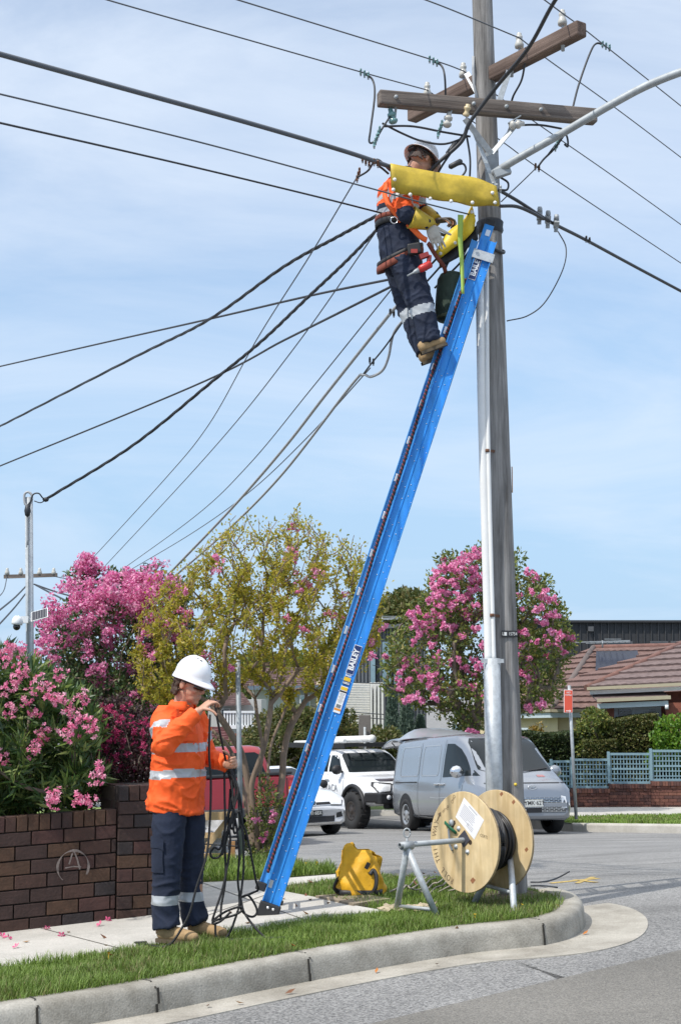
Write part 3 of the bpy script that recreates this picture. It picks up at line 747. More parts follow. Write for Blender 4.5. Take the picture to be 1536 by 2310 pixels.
wire([(880, -28, 10.0), (1000, 15, 10.4), (1172, 86, 11.1)], 0.0052, 'bare line wire crossing the pole top to the second insulator from the arm tip', group=G_L)
wire([(1172, 86, 11.1), (1240, 138, 11.9), (1400, 253, 13.4), (1620, 420, 16)], 0.0052, 'bare line wire leaving rightward from the second insulator of the brown crossarm')
wire([(1190, -28, 10.3), (1268, 30, 10.75), (1312, 62, 11.2), (1375, 112, 11.8), (1536, 240, 13.3), (1620, 310, 14.2)], 0.0052, 'bare line wire over the insulator on the tip of the brown crossarm')
wire([(1045, 160, 11.8), (1130, 222, 12.2), (1230, 292, 13.0), (1400, 410, 14.5), (1620, 568, 16.5)], 0.0052, 'bare line wire passing behind the pole and under the grey crossarm to the right')
wire([(963, 203, 12.2), (1060, 270, 12.6), (1140, 325, 12.9), (1215, 380, 13.3), (1400, 504, 14.5), (1620, 650, 16.5)], 0.0052, 'lowest bare line wire running right below the street light arm')
wire([(-60, 105, 8.3), (0, 122, 8.5), (300, 205, 9.3), (560, 277, 10.1), (780, 342, 10.7), (885, 378, 10.93)], 0.017, 'thick grey aerial cable sagging from the left edge into the yellow cover', m=M_cond, cat='cable', name='aerial_cable')
wire([(-60, 200, 8.4), (0, 212, 8.6), (440, 318, 9.8), (800, 415, 10.6), (960, 459, 10.9), (1072, 487, 11.25)], 0.0058, 'thin aerial wire crossing in front of the yellow cover and the worker', m=M_cond)
wire([(-60, 264, 8.4), (0, 277, 8.6), (400, 368, 9.8), (700, 440, 10.6), (862, 481, 11.2)], 0.0068, 'dark service wire from the left edge to the waist of the upper worker', m=M_blk)
# service lines fanning out down to the left
wire([(862, 480, 11.55), (760, 535, 12.0), (640, 602, 12.6), (470, 722, 14), (300, 808, 16), (0, 962, 21), (-40, 980, 22)], 0.014, 'thick twisted service cable dropping from the worker to the left edge above the others', m=M_blk, cat='cable', name='service_cable', twist=True, n=14)
wire([(862, 506, 11.55), (780, 590, 11.7), (690, 675, 11.9), (590, 770, 12.1), (480, 860, 12.4), (300, 1005, 12.9), (105, 1126, 13.35)], 0.013, 'thick twisted service cable running down to the galvanised steel post', m=M_blk, cat='cable', name='service_cable', twist=True, n=14)
wire([(895, 627, 11.6), (700, 667, 13), (480, 718, 15), (240, 772, 18), (-40, 836, 22)], 0.0105, 'dark service cable crossing nearly level to the left edge', m=M_blk, cat='cable', name='service_cable')
wire([(895, 640, 11.6), (760, 708, 12.6), (640, 768, 14), (430, 874, 16.5), (-40, 1068, 22)], 0.0105, 'dark service cable reaching the left edge lowest of all', m=M_blk, cat='cable', name='service_cable')
G_T = 'thin wires descending towards the pink tree'
wire([(805, 400, 11.3), (700, 575, 12), (580, 765, 14), (470, 960, 17), (366, 1088, 20), (190, 1280, 26), (150, 1320, 28)], 0.0058, 'thin wire descending from the clamps left of the worker to the pink tree', group=G_T)
wire([(860, 505, 11.6), (660, 790, 14), (470, 1025, 18), (230, 1285, 26)], 0.0058, 'thin wire descending from the waist of the worker to the pink tree', group=G_T)
wire([(893, 640, 11.6), (700, 880, 14), (560, 1050, 17), (440, 1165, 21), (262, 1295, 27)], 0.0058, 'thin wire descending from behind the knees of the worker', group=G_T)
wire([(835, 830, 12.6), (690, 990, 15), (560, 1112, 18), (430, 1205, 22), (270, 1300, 27)], 0.0058, 'thin wire branching from the grey cable loop down to the pink tree', group=G_T)
wire([(915, 684, 11.5), (896, 690, 11.6), (860, 732, 11.9), (735, 890, 13), (640, 1012, 14.2), (520, 1150, 15.6), (380, 1296, 17)], 0.014, 'thick grey service cable with clamps running down behind the yellow tree', m=M_grey, cat='cable', name='service_cable')
wire([(918, 712, 11.5), (888, 752, 11.7), (876, 806, 11.85), (862, 836, 11.95), (836, 850, 12.1), (818, 846, 12.15), (790, 872, 12.4), (640, 1066, 14.2), (520, 1190, 15.6), (395, 1300, 17)], 0.0115, 'light grey service cable making a loop before running down', m=M_grey, cat='cable', name='service_cable')
wire([(918, 712, 11.5), (870, 780, 11.8), (836, 822, 12.0), (818, 846, 12.15)], 0.007, 'short dark tie wire beside the grey cable loop', m=M_blk)
# right hand side
wire([(1118, 425, 11.3), (1170, 455, 11.6), (1240, 500, 12), (1320, 541, 12.6), (1440, 606, 13.6), (1620, 702, 15)], 0.014, 'thick black aerial cable leaving the pole to the right edge', m=M_blk, cat='cable', name='aerial_cable')
wire([(1128, 465, 11.35), (1165, 466, 11.5), (1200, 480, 11.7), (1225, 494, 11.9)], 0.014, 'short thick black cable bending from the pole into the grey clamps', m=M_blk, cat='cable', name='jumper_cable')
wire([(1258, 522, 12.0), (1276, 560, 12.0), (1268, 610, 11.9), (1230, 680, 11.75), (1190, 712, 11.6), (1143, 724, 11.45)], 0.0052, 'thin black wire looping from the grey clamps back to the pole', m=M_blk)
wire([(1258, 318, 11.75), (1215, 372, 11.7), (1130, 455, 11.5)], 0.0052, 'thin stay wire running up from the pole to a clamp right of it', m=M_blk)
# black jumpers between the crossarm lines and the clamps
J = 'black jumper loops below the crossarms'
def jumper(pts, label, r=0.0085): wire(pts, r, label, m=M_blk, cat='jumper cable', name='jumper_cable', group=J)
jumper([(820, 165, 11.2), (840, 180, 11.2), (845, 215, 11.15), (836, 290, 11.1), (833, 320, 11.1), (845, 318, 11.1), (862, 290, 11.1), (880, 262, 11.1)], 'black jumper loop hanging left of the grey crossarm end')
jumper([(975, 138, 11.3), (995, 148, 11.3), (1003, 175, 11.25), (1005, 240, 11.35)], 'black jumper bending down behind the grey crossarm near the pole')
jumper([(1366, 104, 11.8), (1345, 98, 11.8), (1330, 120, 11.75), (1305, 190, 11.7), (1290, 248, 11.6)], 'black jumper dropping to the right end of the grey crossarm')
jumper([(1184, 138, 11.2), (1176, 180, 11.3), (1158, 215, 11.4), (1152, 235, 11.5)], 'black jumper between the two crossarms right of the pole')
jumper([(1265, -20, 9.9), (1240, 20, 10.1), (1190, 110, 10.6), (1120, 195, 11.0), (1060, 275, 11.15), (1040, 320, 11.2), (985, 370, 11.25), (955, 405, 11.3)], 'thick black lead slanting from the top edge across the pole to the worker', r=0.0165)
jumper([(865, 285, 11.1), (930, 285, 11.15), (1000, 298, 11.2), (1060, 308, 11.3)], 'black jumper sagging below the left half of the grey crossarm')
jumper([(862, 278, 11.2), (905, 300, 11.2), (950, 318, 11.2), (1000, 325, 11.22), (1045, 312, 11.25)], 'black jumper sagging just above the white hard hat of the upper worker')
jumper([(1060, 285, 11.25), (1010, 345, 11.3), (960, 385, 11.3), (930, 400, 11.3)], 'black jumper with a splice box beside the white hard hat')
jumper([(1050, 300, 11.25), (1020, 340, 11.3), (998, 372, 11.3), (985, 395, 11.3)], 'black jumper falling from the crossarm to the yellow cover')
jumper([(1052, 305, 11.3), (1060, 360, 11.3), (1058, 420, 11.3)], 'black lead running down beside the pole to the yellow cover')
jumper([(1030, 372, 11.2), (1045, 370, 11.2), (1050, 385, 11.2), (1035, 405, 11.2)], 'small black loop between the splice box and the yellow cover')
jumper([(1142, 305, 11.35), (1165, 285, 11.35), (1215, 282, 11.4), (1265, 290, 11.5)], 'black jumper sagging under the right half of the grey crossarm')
jumper([(1265, 290, 11.5), (1278, 308, 11.6), (1280, 330, 11.6), (1272, 325, 11.6)], 'black jumper tail curling below the right end of the grey crossarm')
jumper([(1275, 300, 11.6), (1250, 335, 11.7), (1225, 360, 11.9), (1212, 378, 12.0)], 'black jumper from the grey crossarm to the line clamp')
jumper([(1140, 310, 11.5), (1160, 270, 11.6), (1195, 250, 11.7)], 'black jumper tucked behind the right brace')
jumper([(1128, 400, 11.3), (1145, 412, 11.3), (1143, 428, 11.3), (1125, 428, 11.3)], 'black cable loop at the foot of the street light arm')
jumper([(850, 372, 10.9), (862, 380, 10.95), (876, 392, 11.0)], 'black jumper tail entering the left end of the yellow cover')
jumper([(880, 385, 11.1), (850, 360, 11.0), (830, 385, 11.05), (806, 400, 11.1)], 'black jumper between the clamps left of the yellow cover')
jumper([(1060, 480, 11.3), (1030, 520, 11.4), (1000, 565, 11.5), (960, 610, 11.5)], 'black cable slanting behind the gloves of the upper worker')
jumper([(1075, 540, 11.35), (1040, 590, 11.5), (1005, 625, 11.6), (980, 650, 11.6)], 'black cable slanting above the dark green bag')
jumper([(1062, 500, 11.38), (1010, 580, 11.6), (940, 660, 11.9)], 'black cable running down behind the trousers of the upper worker')
# clamps and connectors
def clamp(px, py, D, label, m=None, n=3, d=(1, 0.2, -0.4), s=1.0):
    c = at(px, py, D); o = thing('line_clamp', label, 'clamp', tuple(c), group='clamps on the overhead lines'); b = MB(); d = V(d).normalized()
    for i in range(n):
        p = c + d * (i - (n - 1) / 2) * 0.032 * s
        b.box(p, (0.018 * s, 0.022 * s, 0.028 * s), Matrix.Rotation(0.5 * i, 3, 'X')); b.ball(p + V((0, -0.012, 0.018)) * s, 0.010 * s, 6)
    b.build('clamp_body', m or M_glass, o)
    b = MB()
    for i in range(n):
        p = c + d * (i - (n - 1) / 2) * 0.032 * s; b.lathe([(0.007 * s, -0.03 * s), (0.007 * s, 0.03 * s), (0, 0.031 * s)], p, (0, -0.4, 1), 6)
    b.build('bolt', M_galvd, o)
clamp(822, 167, 11.2, 'green line clamp on the wire above the left crossarm end'); clamp(977, 138, 11.3, 'green line clamp on the wire above the middle of the grey crossarm'); clamp(1366, 104, 11.8, 'green line clamp on the wire right of the brown crossarm tip')
clamp(850, 310, 11.1, 'chain of green connectors under the left crossarm end', n=5, d=(0.35, 0, 1)); clamp(992, 292, 11.2, 'chain of green connectors above the white hard hat', n=4, d=(0.35, 0, 1))
clamp(825, 365, 10.9, 'corroded clamp on the thick aerial cable left of the worker', m=M_rust, n=3, d=(0.6, 0, -0.5)); clamp(808, 395, 11.2, 'brassy clamp hanging below the thick aerial cable', m=M_rust, n=3, d=(0.3, 0, 1)); clamp(848, 368, 10.85, 'small corroded clamp beside the yellow cover corner', m=M_rust, n=2)
clamp(1211, 378, 12.0, 'corroded clamp where the stay meets the line right of the pole', m=M_rust, n=2); clamp(1258, 322, 11.7, 'green connector chain under the right end of the grey crossarm', n=4, d=(-0.5, 0, -1)); clamp(1120, 423, 11.25, 'silver dead end clamp beside the yellow cover end', m=M_galv, n=3)
clamp(1235, 495, 12.0, 'big grey connector block on the right thick black cable', m=M_galvd, n=3, s=2.4); clamp(1325, 541, 12.6, 'small dark clamp far along the right black cable', m=M_blk, n=2, s=1.0); clamp(884, 706, 11.7, 'dark clamp on the thick grey service cable', m=M_blk, n=2)
clamp(838, 815, 12.1, 'dark clamp beside the grey cable loop', m=M_blk, n=2)
def splice(a, c, D, label, r=0.022):
    b = MB(); A, Cc = at(*a, D), at(*c, D); b.tube([A, A.lerp(Cc, 0.1), A.lerp(Cc, 0.9), Cc], [r * 0.4, r, r, r * 0.4], 8); o = b.build('splice_box', M_blk); tag(o, label, 'splice box', 'black splice boxes near the worker')
splice((1012, 378), (1042, 362), 11.18, 'black splice box right of the white hard hat'); splice((1008, 350), (1028, 322), 11.24, 'black splice box under the crossarm braces')

# ---------------- yellow insulating covers over the cable
def drape(name, label, topline, depth_px, m, snaps, gap=0.05, Dv=None):
    o = thing(name, label, 'cover', tuple(at(*topline[0])))
    T = spline([at(*p) for p in topline], 6); B = spline([at(*p) for p in depth_px], 6); rows = []
    for k, (t, bt) in enumerate(zip(T, B)):
        w = 0.020 * math.sin(k * 0.8) + 0.012 * math.sin(k * 0.37 + 1)
        f = [bt + V((0, -gap * 0.5 + w, 0)), bt.lerp(t, 0.35) + V((0, -gap * 0.75 + w * 0.6, 0)), bt.lerp(t, 0.75) + V((0, -gap * 0.75, 0)), t + V((0, -gap * 0.4, 0.004)), t + V((0, 0, 0.012)),
             t + V((0, gap * 0.5, 0)), bt.lerp(t, 0.5) + V((0, gap * 0.6, 0)), bt + V((0, gap * 0.4 + w, 0.01))]
        rows.append(f)
    b = MB(); b.grid(rows, smooth=True); ob = b.build('rubber_sheet', m, o); recalc(ob.data)
    s = ob.modifiers.new('t', 'SOLIDIFY'); s.thickness = 0.005
    for p in snaps:
        b = MB(); b.lathe([(0.0, 0.012), (0.010, 0.010), (0.014, 0.004), (0.014, 0)], at(*p), (0, -1, 0), 10); b.build('snap', M_pvc, o)
    return o
drape('insulating_cover', 'large yellow rubber cover folded over the cable in front of the upper worker', [(880, 373, 10.9), (940, 385, 10.97), (1010, 397, 11.05), (1070, 405, 11.1), (1118, 424, 11.12)],
      [(884, 430, 10.9), (945, 444, 10.97), (1010, 456, 11.05), (1070, 464, 11.1), (1125, 466, 11.12)], M_yel,
      [(890, 405, 10.85), (887, 428, 10.85), (925, 439, 10.9), (970, 448, 10.97), (1017, 454, 11.0), (1065, 457, 11.05), (1110, 435, 11.06), (1116, 457, 11.06)])
drape('insulating_cover', 'small yellow rubber cover slanting behind the lime strap under the large one', [(1064, 468, 11.22), (1046, 500, 11.25), (1010, 528, 11.3), (982, 572, 11.3)],
      [(1072, 500, 11.22), (1062, 530, 11.25), (1030, 556, 11.3), (992, 582, 11.3)], mat('bright_yellow_rubber', (0.80, 0.58, 0.03), 0.45, var=0.12, scale=8),
      [(1064, 478, 11.17), (1026, 548, 11.25), (993, 572, 11.25)], gap=0.06)
drape('rubber_mat', 'black rubber mat hanging below the small yellow cover', [(1075, 512, 11.24), (1050, 540, 11.3), (1020, 562, 11.35), (990, 586, 11.35)], [(1078, 540, 11.24), (1055, 562, 11.3), (1028, 586, 11.35), (992, 604, 11.35)], M_blk, [], gap=0.03)
# lime strap and dark green bag
b = MB(); S = spline([at(1039, 484, 11.1), at(1038, 540, 11.13), at(1042, 600, 11.12), at(1044, 662, 11.08)], 6)
rows = [[p - V((w, 0.0, 0)), p + V((w, 0.012, 0))] for p, w in zip(S, [0.022 - 0.0006 * i for i in range(len(S))])]
b.grid(rows); ob = b.build('webbing_strap', mat('lime_webbing', (0.36, 0.52, 0.10), 0.7, var=0.1)); sd = ob.modifiers.new('t', 'SOLIDIFY'); sd.thickness = 0.003
tag(ob, 'lime green webbing strap hanging in front of the small yellow cover', 'strap')
bag = thing('tool_bag', 'dark green canvas bag hanging between the upper worker and the ladder', 'bag', tuple(at(1018, 730, 11.35)))
b = MB(); c0 = at(1018, 668, 11.38)
b.lathe([(0.0, -0.21), (0.09, -0.205), (0.115, -0.16), (0.12, 0.0), (0.118, 0.12), (0.10, 0.165), (0.06, 0.185), (0.0, 0.19)], c0, (0.08, 0, 1), 18)
for v_ in b.v:
    d = v_ - c0; k = 1 + 0.13 * noise.noise(d * 9); v_.x = c0.x + d.x * k; v_.y = c0.y + d.y * k
M_bag = mat('dark_green_canvas', (0.035, 0.055, 0.04), 0.85, var=0.35, scale=14, bump=0.4, bscale=30)
b.build('sack', M_bag, bag)
b = MB(); b.lathe([(0.118, 0.0), (0.124, 0.005), (0.124, 0.03), (0.116, 0.035)], c0 + V((0, 0, -0.19)), (0.08, 0, 1), 18); b.build('base_band', mat('olive_band', (0.10, 0.11, 0.06), 0.8), bag)
b = MB(); b.tube(spline([c0 + V((0.07, 0, 0.15)), at(1040, 590, 11.3), at(1052, 560, 11.3)], 5), 0.008, 6); b.tube(spline([c0 + V((-0.06, 0, 0.15)), at(1012, 590, 11.35), at(1048, 562, 11.32)], 5), 0.008, 6); b.build('cord', M_blk, bag)
# ================================================================= LADDER
LB = on_plane(603, 2064); LB.z = zv(LB.x) + 0.004
LT = at(1101, 543, 11.22)
u_ = (LT - LB).normalized(); run = V((u_.x, u_.y, 0)).normalized()
rr_ = V((0.0, 1.0, 0)); rr_ = (rr_ - V((0, 0, 1)) * (rr_.dot(u_) / u_.z)).normalized()            # along the rungs, away from the camera
ff_ = rr_.cross(u_).normalized()       # across the rail, towards the worker
if ff_.x > 0: ff_ = -ff_
M_blue = mat('blue_fibreglass', (0.03, 0.25, 0.66), 0.45, var=0.24, scale=16, stretch=(1, 1, 0.22), bump=0.1, bscale=60, spec=0.45)
M_blueL = mat('blue_fibreglass_pale', (0.07, 0.34, 0.74), 0.42, var=0.12, scale=40, stretch=(1, 1, 0.15))
M_alu = mat('aluminium', (0.62, 0.63, 0.64), 0.35, 0.8, var=0.1)
M_blkp = mat('black_rubber', (0.02, 0.02, 0.022), 0.6, var=0.15)
M_rope = mat('red_black_rope', (0.05, 0.02, 0.02), 0.8, var=0.3, scale=60)
LEN = (LT - LB).length
ladder = thing('extension_ladder', 'long blue fibreglass extension ladder leaning from the footpath onto the power pole', 'ladder', tuple(LB))
WID = 0.44
def LP(s, f, r): return LB + u_ * s + ff_ * f + rr_ * r
def channel(s0, s1, f0, f1, r0, out, m, name, lip=0.035, t=0.006, ridge=True, fl=True):
    """C channel with its web in the (u, f) plane at r0, lips towards out (sign along rungs)"""
    b = MB(); cx = [(f0, r0 + out * lip), (f0 + t * (1 if f1 > f0 else -1), r0 + out * lip)]
    g = 1 if f1 > f0 else -1
    sec = [(f0, r0 + out * lip), (f0, r0)]
    if ridge: sec += [(f0 + (f1 - f0) * 0.47, r0), (f0 + (f1 - f0) * 0.5, r0 + out * 0.006), (f0 + (f1 - f0) * 0.53, r0)]
    sec += [(f1, r0), (f1, r0 + out * lip)]
    inner = [(f + (t * g if i < len(sec) / 2 else -t * g) * (1 if i in (0, 1, len(sec) - 1, len(sec) - 2) else 0), r - out * 0 + (out * t if 0 < i < len(sec) - 1 else 0)) for i, (f, r) in enumerate(sec)]
    loop = sec + inner[::-1]; n = len(loop)
    vs = [LP(s0, f, r) for f, r in loop] + [LP(s1, f, r) for f, r in loop]
    fs = [(i, (i + 1) % n, n + (i + 1) % n, n + i) for i in range(n)]
    k = len(sec)
    for base in (0, n):
        for i in range(k - 1): fs.append((base + i, base + i + 1, base + n - 2 - i, base + n - 1 - i))
    b.add(vs, fs); o = b.build(name, m, ladder); recalc(o.data); return o
# f: 0 = pole side edge of base section; positive towards the worker side
channel(0.02, LEN, -0.066, 0.064, 0.0, -1, M_blue, 'stile', lip=0.034)
channel(0.02, LEN, -0.066, 0.064, WID, 1, M_blue, 'stile', lip=0.034)
channel(0.14, LEN - 0.02, 0.070, 0.124, 0.035, -1, M_blueL, 'fly_stile', lip=0.02, ridge=False)
channel(0.14, LEN - 0.02, 0.070, 0.124, WID - 0.035, 1, M_blueL, 'fly_stile', lip=0.02, ridge=False)
for i in range(int(LEN / 0.3)):
    s = 0.25 + i * 0.3
    b = MB(); b.tube([LP(s, 0.0, 0.006), LP(s, 0.0, WID - 0.006)], 0.016, 8); b.build('rung', M_alu, ladder)
    b = MB(); b.tube([LP(s + 0.03, 0.105, 0.04), LP(s + 0.03, 0.105, WID - 0.04)], 0.015, 8); b.build('rung', M_alu, ladder)
# rivets beside every rung, on the near web
b = MB()
for i in range(int(LEN / 0.3)):
    s = 0.25 + i * 0.3
    if i % 1 == 0:
        for f, ds in ((0.05, 0.035), (0.018, 0.0), (-0.02, 0.03), (-0.055, -0.005), (0.046, -0.06), (0.012, -0.09), (-0.026, -0.06), (-0.06, -0.10)):
            b.lathe([(0.0045, 0), (0.0042, 0.003), (0.002, 0.0048), (0, 0.005)], LP(s + ds, f, -0.0055), -rr_, 6)
b.build('rivets', M_alu, ladder)['kind'] = 'stuff'
# feet, end caps, brackets
def foot(r):
    b = MB(); rot = Matrix((ff_, rr_, u_)).transposed()
    b.box(LP(0.03, -0.002, r), (0.155, 0.07, 0.105), rot); o = b.build('foot', M_blkp, ladder, bevel=0.01)
    for f in (-0.03, 0.01):
        b = MB(); b.lathe([(0.011, 0), (0.010, 0.005), (0, 0.007)], LP(0.05, f, r - 0.035), -rr_, 8); b.build('bolt', M_alu, ladder)
foot(-0.012); foot(WID + 0.012)
rot = Matrix((ff_, rr_, u_)).transposed()
for r in (0.02, WID - 0.02):
    b = MB(); b.box(LP(0.17, 0.104, r), (0.074, 0.05, 0.06), rot); b.build('foot', M_blkp, ladder, bevel=0.008)
b = MB(); b.box(LP(0.21, 0.045, -0.009), (0.032, 0.004, 0.055), rot); b.build('bracket', M_alu, ladder)
b = MB(); b.box(LP(LEN - 0.14, 0.0, -0.037), (0.165, 0.005, 0.07), rot); b.box(LP(LEN - 0.14, 0.08, 0.0), (0.006, 0.08, 0.07), rot); b.build('bracket', M_galv, ladder)
b = MB(); b.box(LP(LEN + 0.06, 0.03, 0.012), (0.075, 0.035, 0.14), rot); b.build('top_extension', M_blue, ladder, bevel=0.006)
b = MB(); b.box(LP(LEN + 0.145, 0.03, 0.012), (0.08, 0.045, 0.05), rot); b.build('end_cap', M_blkp, ladder, bevel=0.008)
b = MB(); b.box(LP(LEN + 0.055, 0.022, -0.008), (0.035, 0.004, 0.05), rot); b.build('bracket', M_alu, ladder)
b = MB(); b.box(LP(LEN - 0.05, 0.104, WID - 0.03), (0.074, 0.05, 0.10), rot); b.build('end_cap', M_blkp, ladder, bevel=0.008)
# rope hauling the fly section, wound from a red and a black strand
for k, m in ((0, mat('red_strand', (0.22, 0.035, 0.04), 0.8, var=0.2)), (1, mat('black_strand', (0.02, 0.02, 0.025), 0.8)), (2, mat('black_strand', (0.02, 0.02, 0.025), 0.8))):
    b = MB(); P = []
    for i in range(0, int(LEN / 0.008)):
        s = 0.28 + i * 0.008
        if s > LEN - 0.35: break
        w = 0.006 * math.sin(s * 2.1) + 0.004 * math.sin(s * 5); a = s * 210 + k * 2.1
        P.append(LP(s, 0.082 + w + 0.0075 * math.cos(a), -0.012 + 0.0075 * math.sin(a)))
    b.tube(P, 0.0072, 5); b.build('rope_strand', m, ladder)
b = MB(); b.box(LP(LEN * 0.5, -0.001, -0.0066), (0.0045, 0.002, LEN - 0.3), rot); b.build('ridge_highlight', mat('highlight_fibreglass', (0.30, 0.48, 0.74), 0.5, var=0.2, scale=20), ladder)  # paler strip: the glint along the ridge is put into its colour
for s in [1.2 + 0.3 * k for k in range(0, 12, 1)]:
    b = MB(); b.box(LP(s, 0.100, 0.008), (0.022, 0.010, 0.06), rot); b.build('rung_lock', M_alu, ladder, bevel=0.003)
# stickers
M_navy = mat('navy_sticker', (0.012, 0.03, 0.12), 0.4, var=0)
M_yels = mat('yellow_sticker', (0.75, 0.48, 0.02), 0.45, var=0); M_ors = mat('orange_sticker', (0.75, 0.28, 0.02), 0.45, var=0); M_whs = mat('white_sticker', (0.78, 0.78, 0.76), 0.45, var=0.03)
def along(py):
    return min((i * 0.005 for i in range(int(LEN / 0.005))), key=lambda s: abs(proj(LP(s, 0, 0))[1] - py))
def sticker(s, f, L, W, m, off=0.0125):
    b = MB(); b.box(LP(s, f, -off), (W, 0.0015, L), rot); return b.build('sticker', m, ladder)
TX, TY = u_, ff_      # letters read up the rail
for py, nm in ((1487, 0), (604, 1)):
    s = along(py); sticker(s, -0.022 if nm == 0 else 0.03, 0.22, 0.056, M_whs, 0.0125); sticker(s, -0.022 if nm == 0 else 0.03, 0.212, 0.05, M_navy, 0.0138)
    text('brand_lettering', 'BAILEY', 0.055, LP(s, -0.022 if nm == 0 else 0.03, -0.0152), TX, TY, M_white, ladder, bold=0.0018, sx=0.95)
s = along(1576); sticker(s, -0.02, 0.20, 0.052, M_whs)
for ds, L, m in ((0.155, 0.028, M_yels), (0.083, 0.024, M_yels), (0.06, 0.012, M_blkp), (-0.075, 0.016, M_ors), (0.125, 0.026, M_navy)):
    sticker(s + ds, -0.02, L, 0.05, m, 0.0136)
for k in range(9):
    sticker(s + 0.045 - k * 0.0085, -0.02, 0.002, 0.04 - 0.008 * (k % 3), mat('sticker_print', (0.2, 0.2, 0.2), 0.6, var=0), 0.0138)
for k in range(9):
    b = MB(); b.box(LP(s - 0.05, -0.036 + k * 0.004, -0.0138), (0.0018, 0.001, 0.026), rot); b.build('barcode', M_blkp, ladder)
text('load_rating', '160KG', 0.022, LP(s + 0.125, -0.02, -0.0150), -ff_, u_, M_white, ladder, bold=0.0006, sx=0.8)
text('brand_lettering', 'BAILEY', 0.018, LP(s + 0.182, -0.02, -0.0140), -ff_, u_, M_white, ladder, bold=0.0006, sx=0.8)
# ================================================================= BRICK GARDEN WALL
WA = on_plane(-330, 2140); WB = on_plane(250, 2071)
wu = (WB - WA); wu.z = 0; WL = wu.length; wu.normalize(); wn_ = V((wu.y, -wu.x, 0))
wang = math.atan2(wu.y, wu.x)
BR = [mat('dark_brick_%s' % k, c, 0.85, var=0.28, scale=11, bump=0.5, bscale=45) for k, c in (('plum', (0.046, 0.026, 0.022)), ('brown', (0.062, 0.032, 0.024)), ('rust', (0.075, 0.040, 0.024)), ('char', (0.034, 0.026, 0.026)), ('red', (0.066, 0.031, 0.026)))]
M_mort = mat('mortar', (0.085, 0.062, 0.05), 0.95, var=0.3, scale=20)
bw = thing('brick_wall', 'dark brown brick garden wall with a pier, below the pink oleander beside the footpath', 'wall', tuple(WA), wang)
def bricks(b, L, H, y0, depth, z0=0.0, u0=0.0, rs=1, soldier=True, grade=0.0, ch=0.098):
    rr = random.Random(rs); n = int(round((H - (0.115 if soldier else 0)) / ch)); ch = (H - (0.115 if soldier else 0)) / n
    for c in range(n):
        x = -0.115 if c % 2 else 0.0
        while x < L:
            a, e = max(0, x), min(L, x + 0.235)
            if e - a > 0.03:
                b.box((u0 + (a + e) / 2, y0 - depth / 2 + rr.uniform(-0.002, 0.002), z0 + (c + 0.5) * ch), (e - a - 0.010, depth, ch - 0.010), None, rr.choice([0, 0, 1, 1, 2, 3, 4]))
            x += 0.235
    if soldier:
        x = 0.0
        while x < L - 0.02:
            w = min(0.082, L - x); b.box((u0 + x + w / 2, y0 - depth / 2 + 0.004 + rr.uniform(-0.002, 0.002), z0 + n * ch + 0.0575), (w - 0.009, depth + 0.008, 0.108), None, rr.choice([0, 1, 2, 3, 4])); x += 0.082
# local frame: x along the wall, -y towards the street
H0 = 0.815
gradez = wu.x * 0.053
b = MB(); bricks(b, WL, H0, 0.0, 0.11, z0=0.0, rs=3)
for v_ in b.v: v_.z += v_.x * gradez * 0.75
o = b.build('wall', BR, bw, local=True, bevel=0.004)
b = MB(); b.box((WL / 2, -0.015, H0 / 2 - 0.1), (WL, 0.118, H0 + 0.18))
for v_ in b.v: v_.z += v_.x * gradez * 0.75
b.build('mortar_bed', M_mort, bw, local=True)
PH = 0.985
b = MB(); bricks(b, 0.47, PH, -0.03, 0.10, z0=0.06, u0=WL + 0.002, rs=8)
rs_ = random.Random(4)
for c in range(9):     # left return of the pier
    b.box((WL + 0.045, 0.15, 0.06 + (c + 0.5) * 0.097), (0.09, 0.22, 0.087), None, rs_.choice([0, 1, 3, 4]))
for k in range(4):
    b.box((WL + 0.075 + 0.0825 * k * 1.45, 0.16, 0.06 + PH - 0.058), (0.105, 0.26, 0.108), None, rs_.choice([0, 1, 3, 4]))
o = b.build('pier', BR, bw, local=True, bevel=0.004)
b = MB(); b.box((WL + 0.237, 0.10, 0.06 + PH / 2 - 0.1), (0.455, 0.40, PH + 0.17)); b.build('mortar_bed', M_mort, bw, local=True)
# sprayed circle mark on the wall face
def ribbon(b, pts, w, yoff):
    P = [V(p) for p in pts]; row = []
    for i, p in enumerate(P):
        t = (P[min(i + 1, len(P) - 1)] - P[max(i - 1, 0)]).normalized(); nn = V((-t.z, 0, t.x)) * (w[i] if isinstance(w, list) else w)
        row.append([p + nn + V((0, yoff, 0)), p - nn + V((0, yoff, 0))])
    b.grid(row, smooth=False)
def wall_pt(px, py):
    r = ray(px, py); o_ = V((0, 0, CZ)); t = ((WA - o_).dot(wn_) ) / r.dot(wn_); p = o_ + r * t - WA
    return V((p.dot(wu), 0, p.z))
b = MB(); C_ = wall_pt(155, 1952); ru, rz = 0.115, 0.115
ribbon(b, [(C_.x + ru * math.cos(R(a)), -0.117, C_.z + rz * math.sin(R(a))) for a in range(-30, 231, 10)], [0.006 + 0.004 * math.sin(i * 0.7) for i in range(27)], 0)
ribbon(b, [(C_.x - 0.03, -0.1172, C_.z + 0.02), (C_.x - 0.01, -0.1172, C_.z + 0.09), (C_.x + 0.005, -0.1172, C_.z + 0.11), (C_.x + 0.03, -0.1172, C_.z + 0.05), (C_.x + 0.05, -0.1172, C_.z - 0.02)], 0.006, 0)
ribbon(b, [(C_.x - 0.06, -0.1174, C_.z - 0.005), (C_.x + 0.0, -0.1174, C_.z + 0.003), (C_.x + 0.06, -0.1174, C_.z - 0.003)], 0.004, 0)
b.build('sprayed_mark', mat('chalky_paint', (0.20, 0.165, 0.15), 0.9, var=0.5, scale=30), bw, local=True)

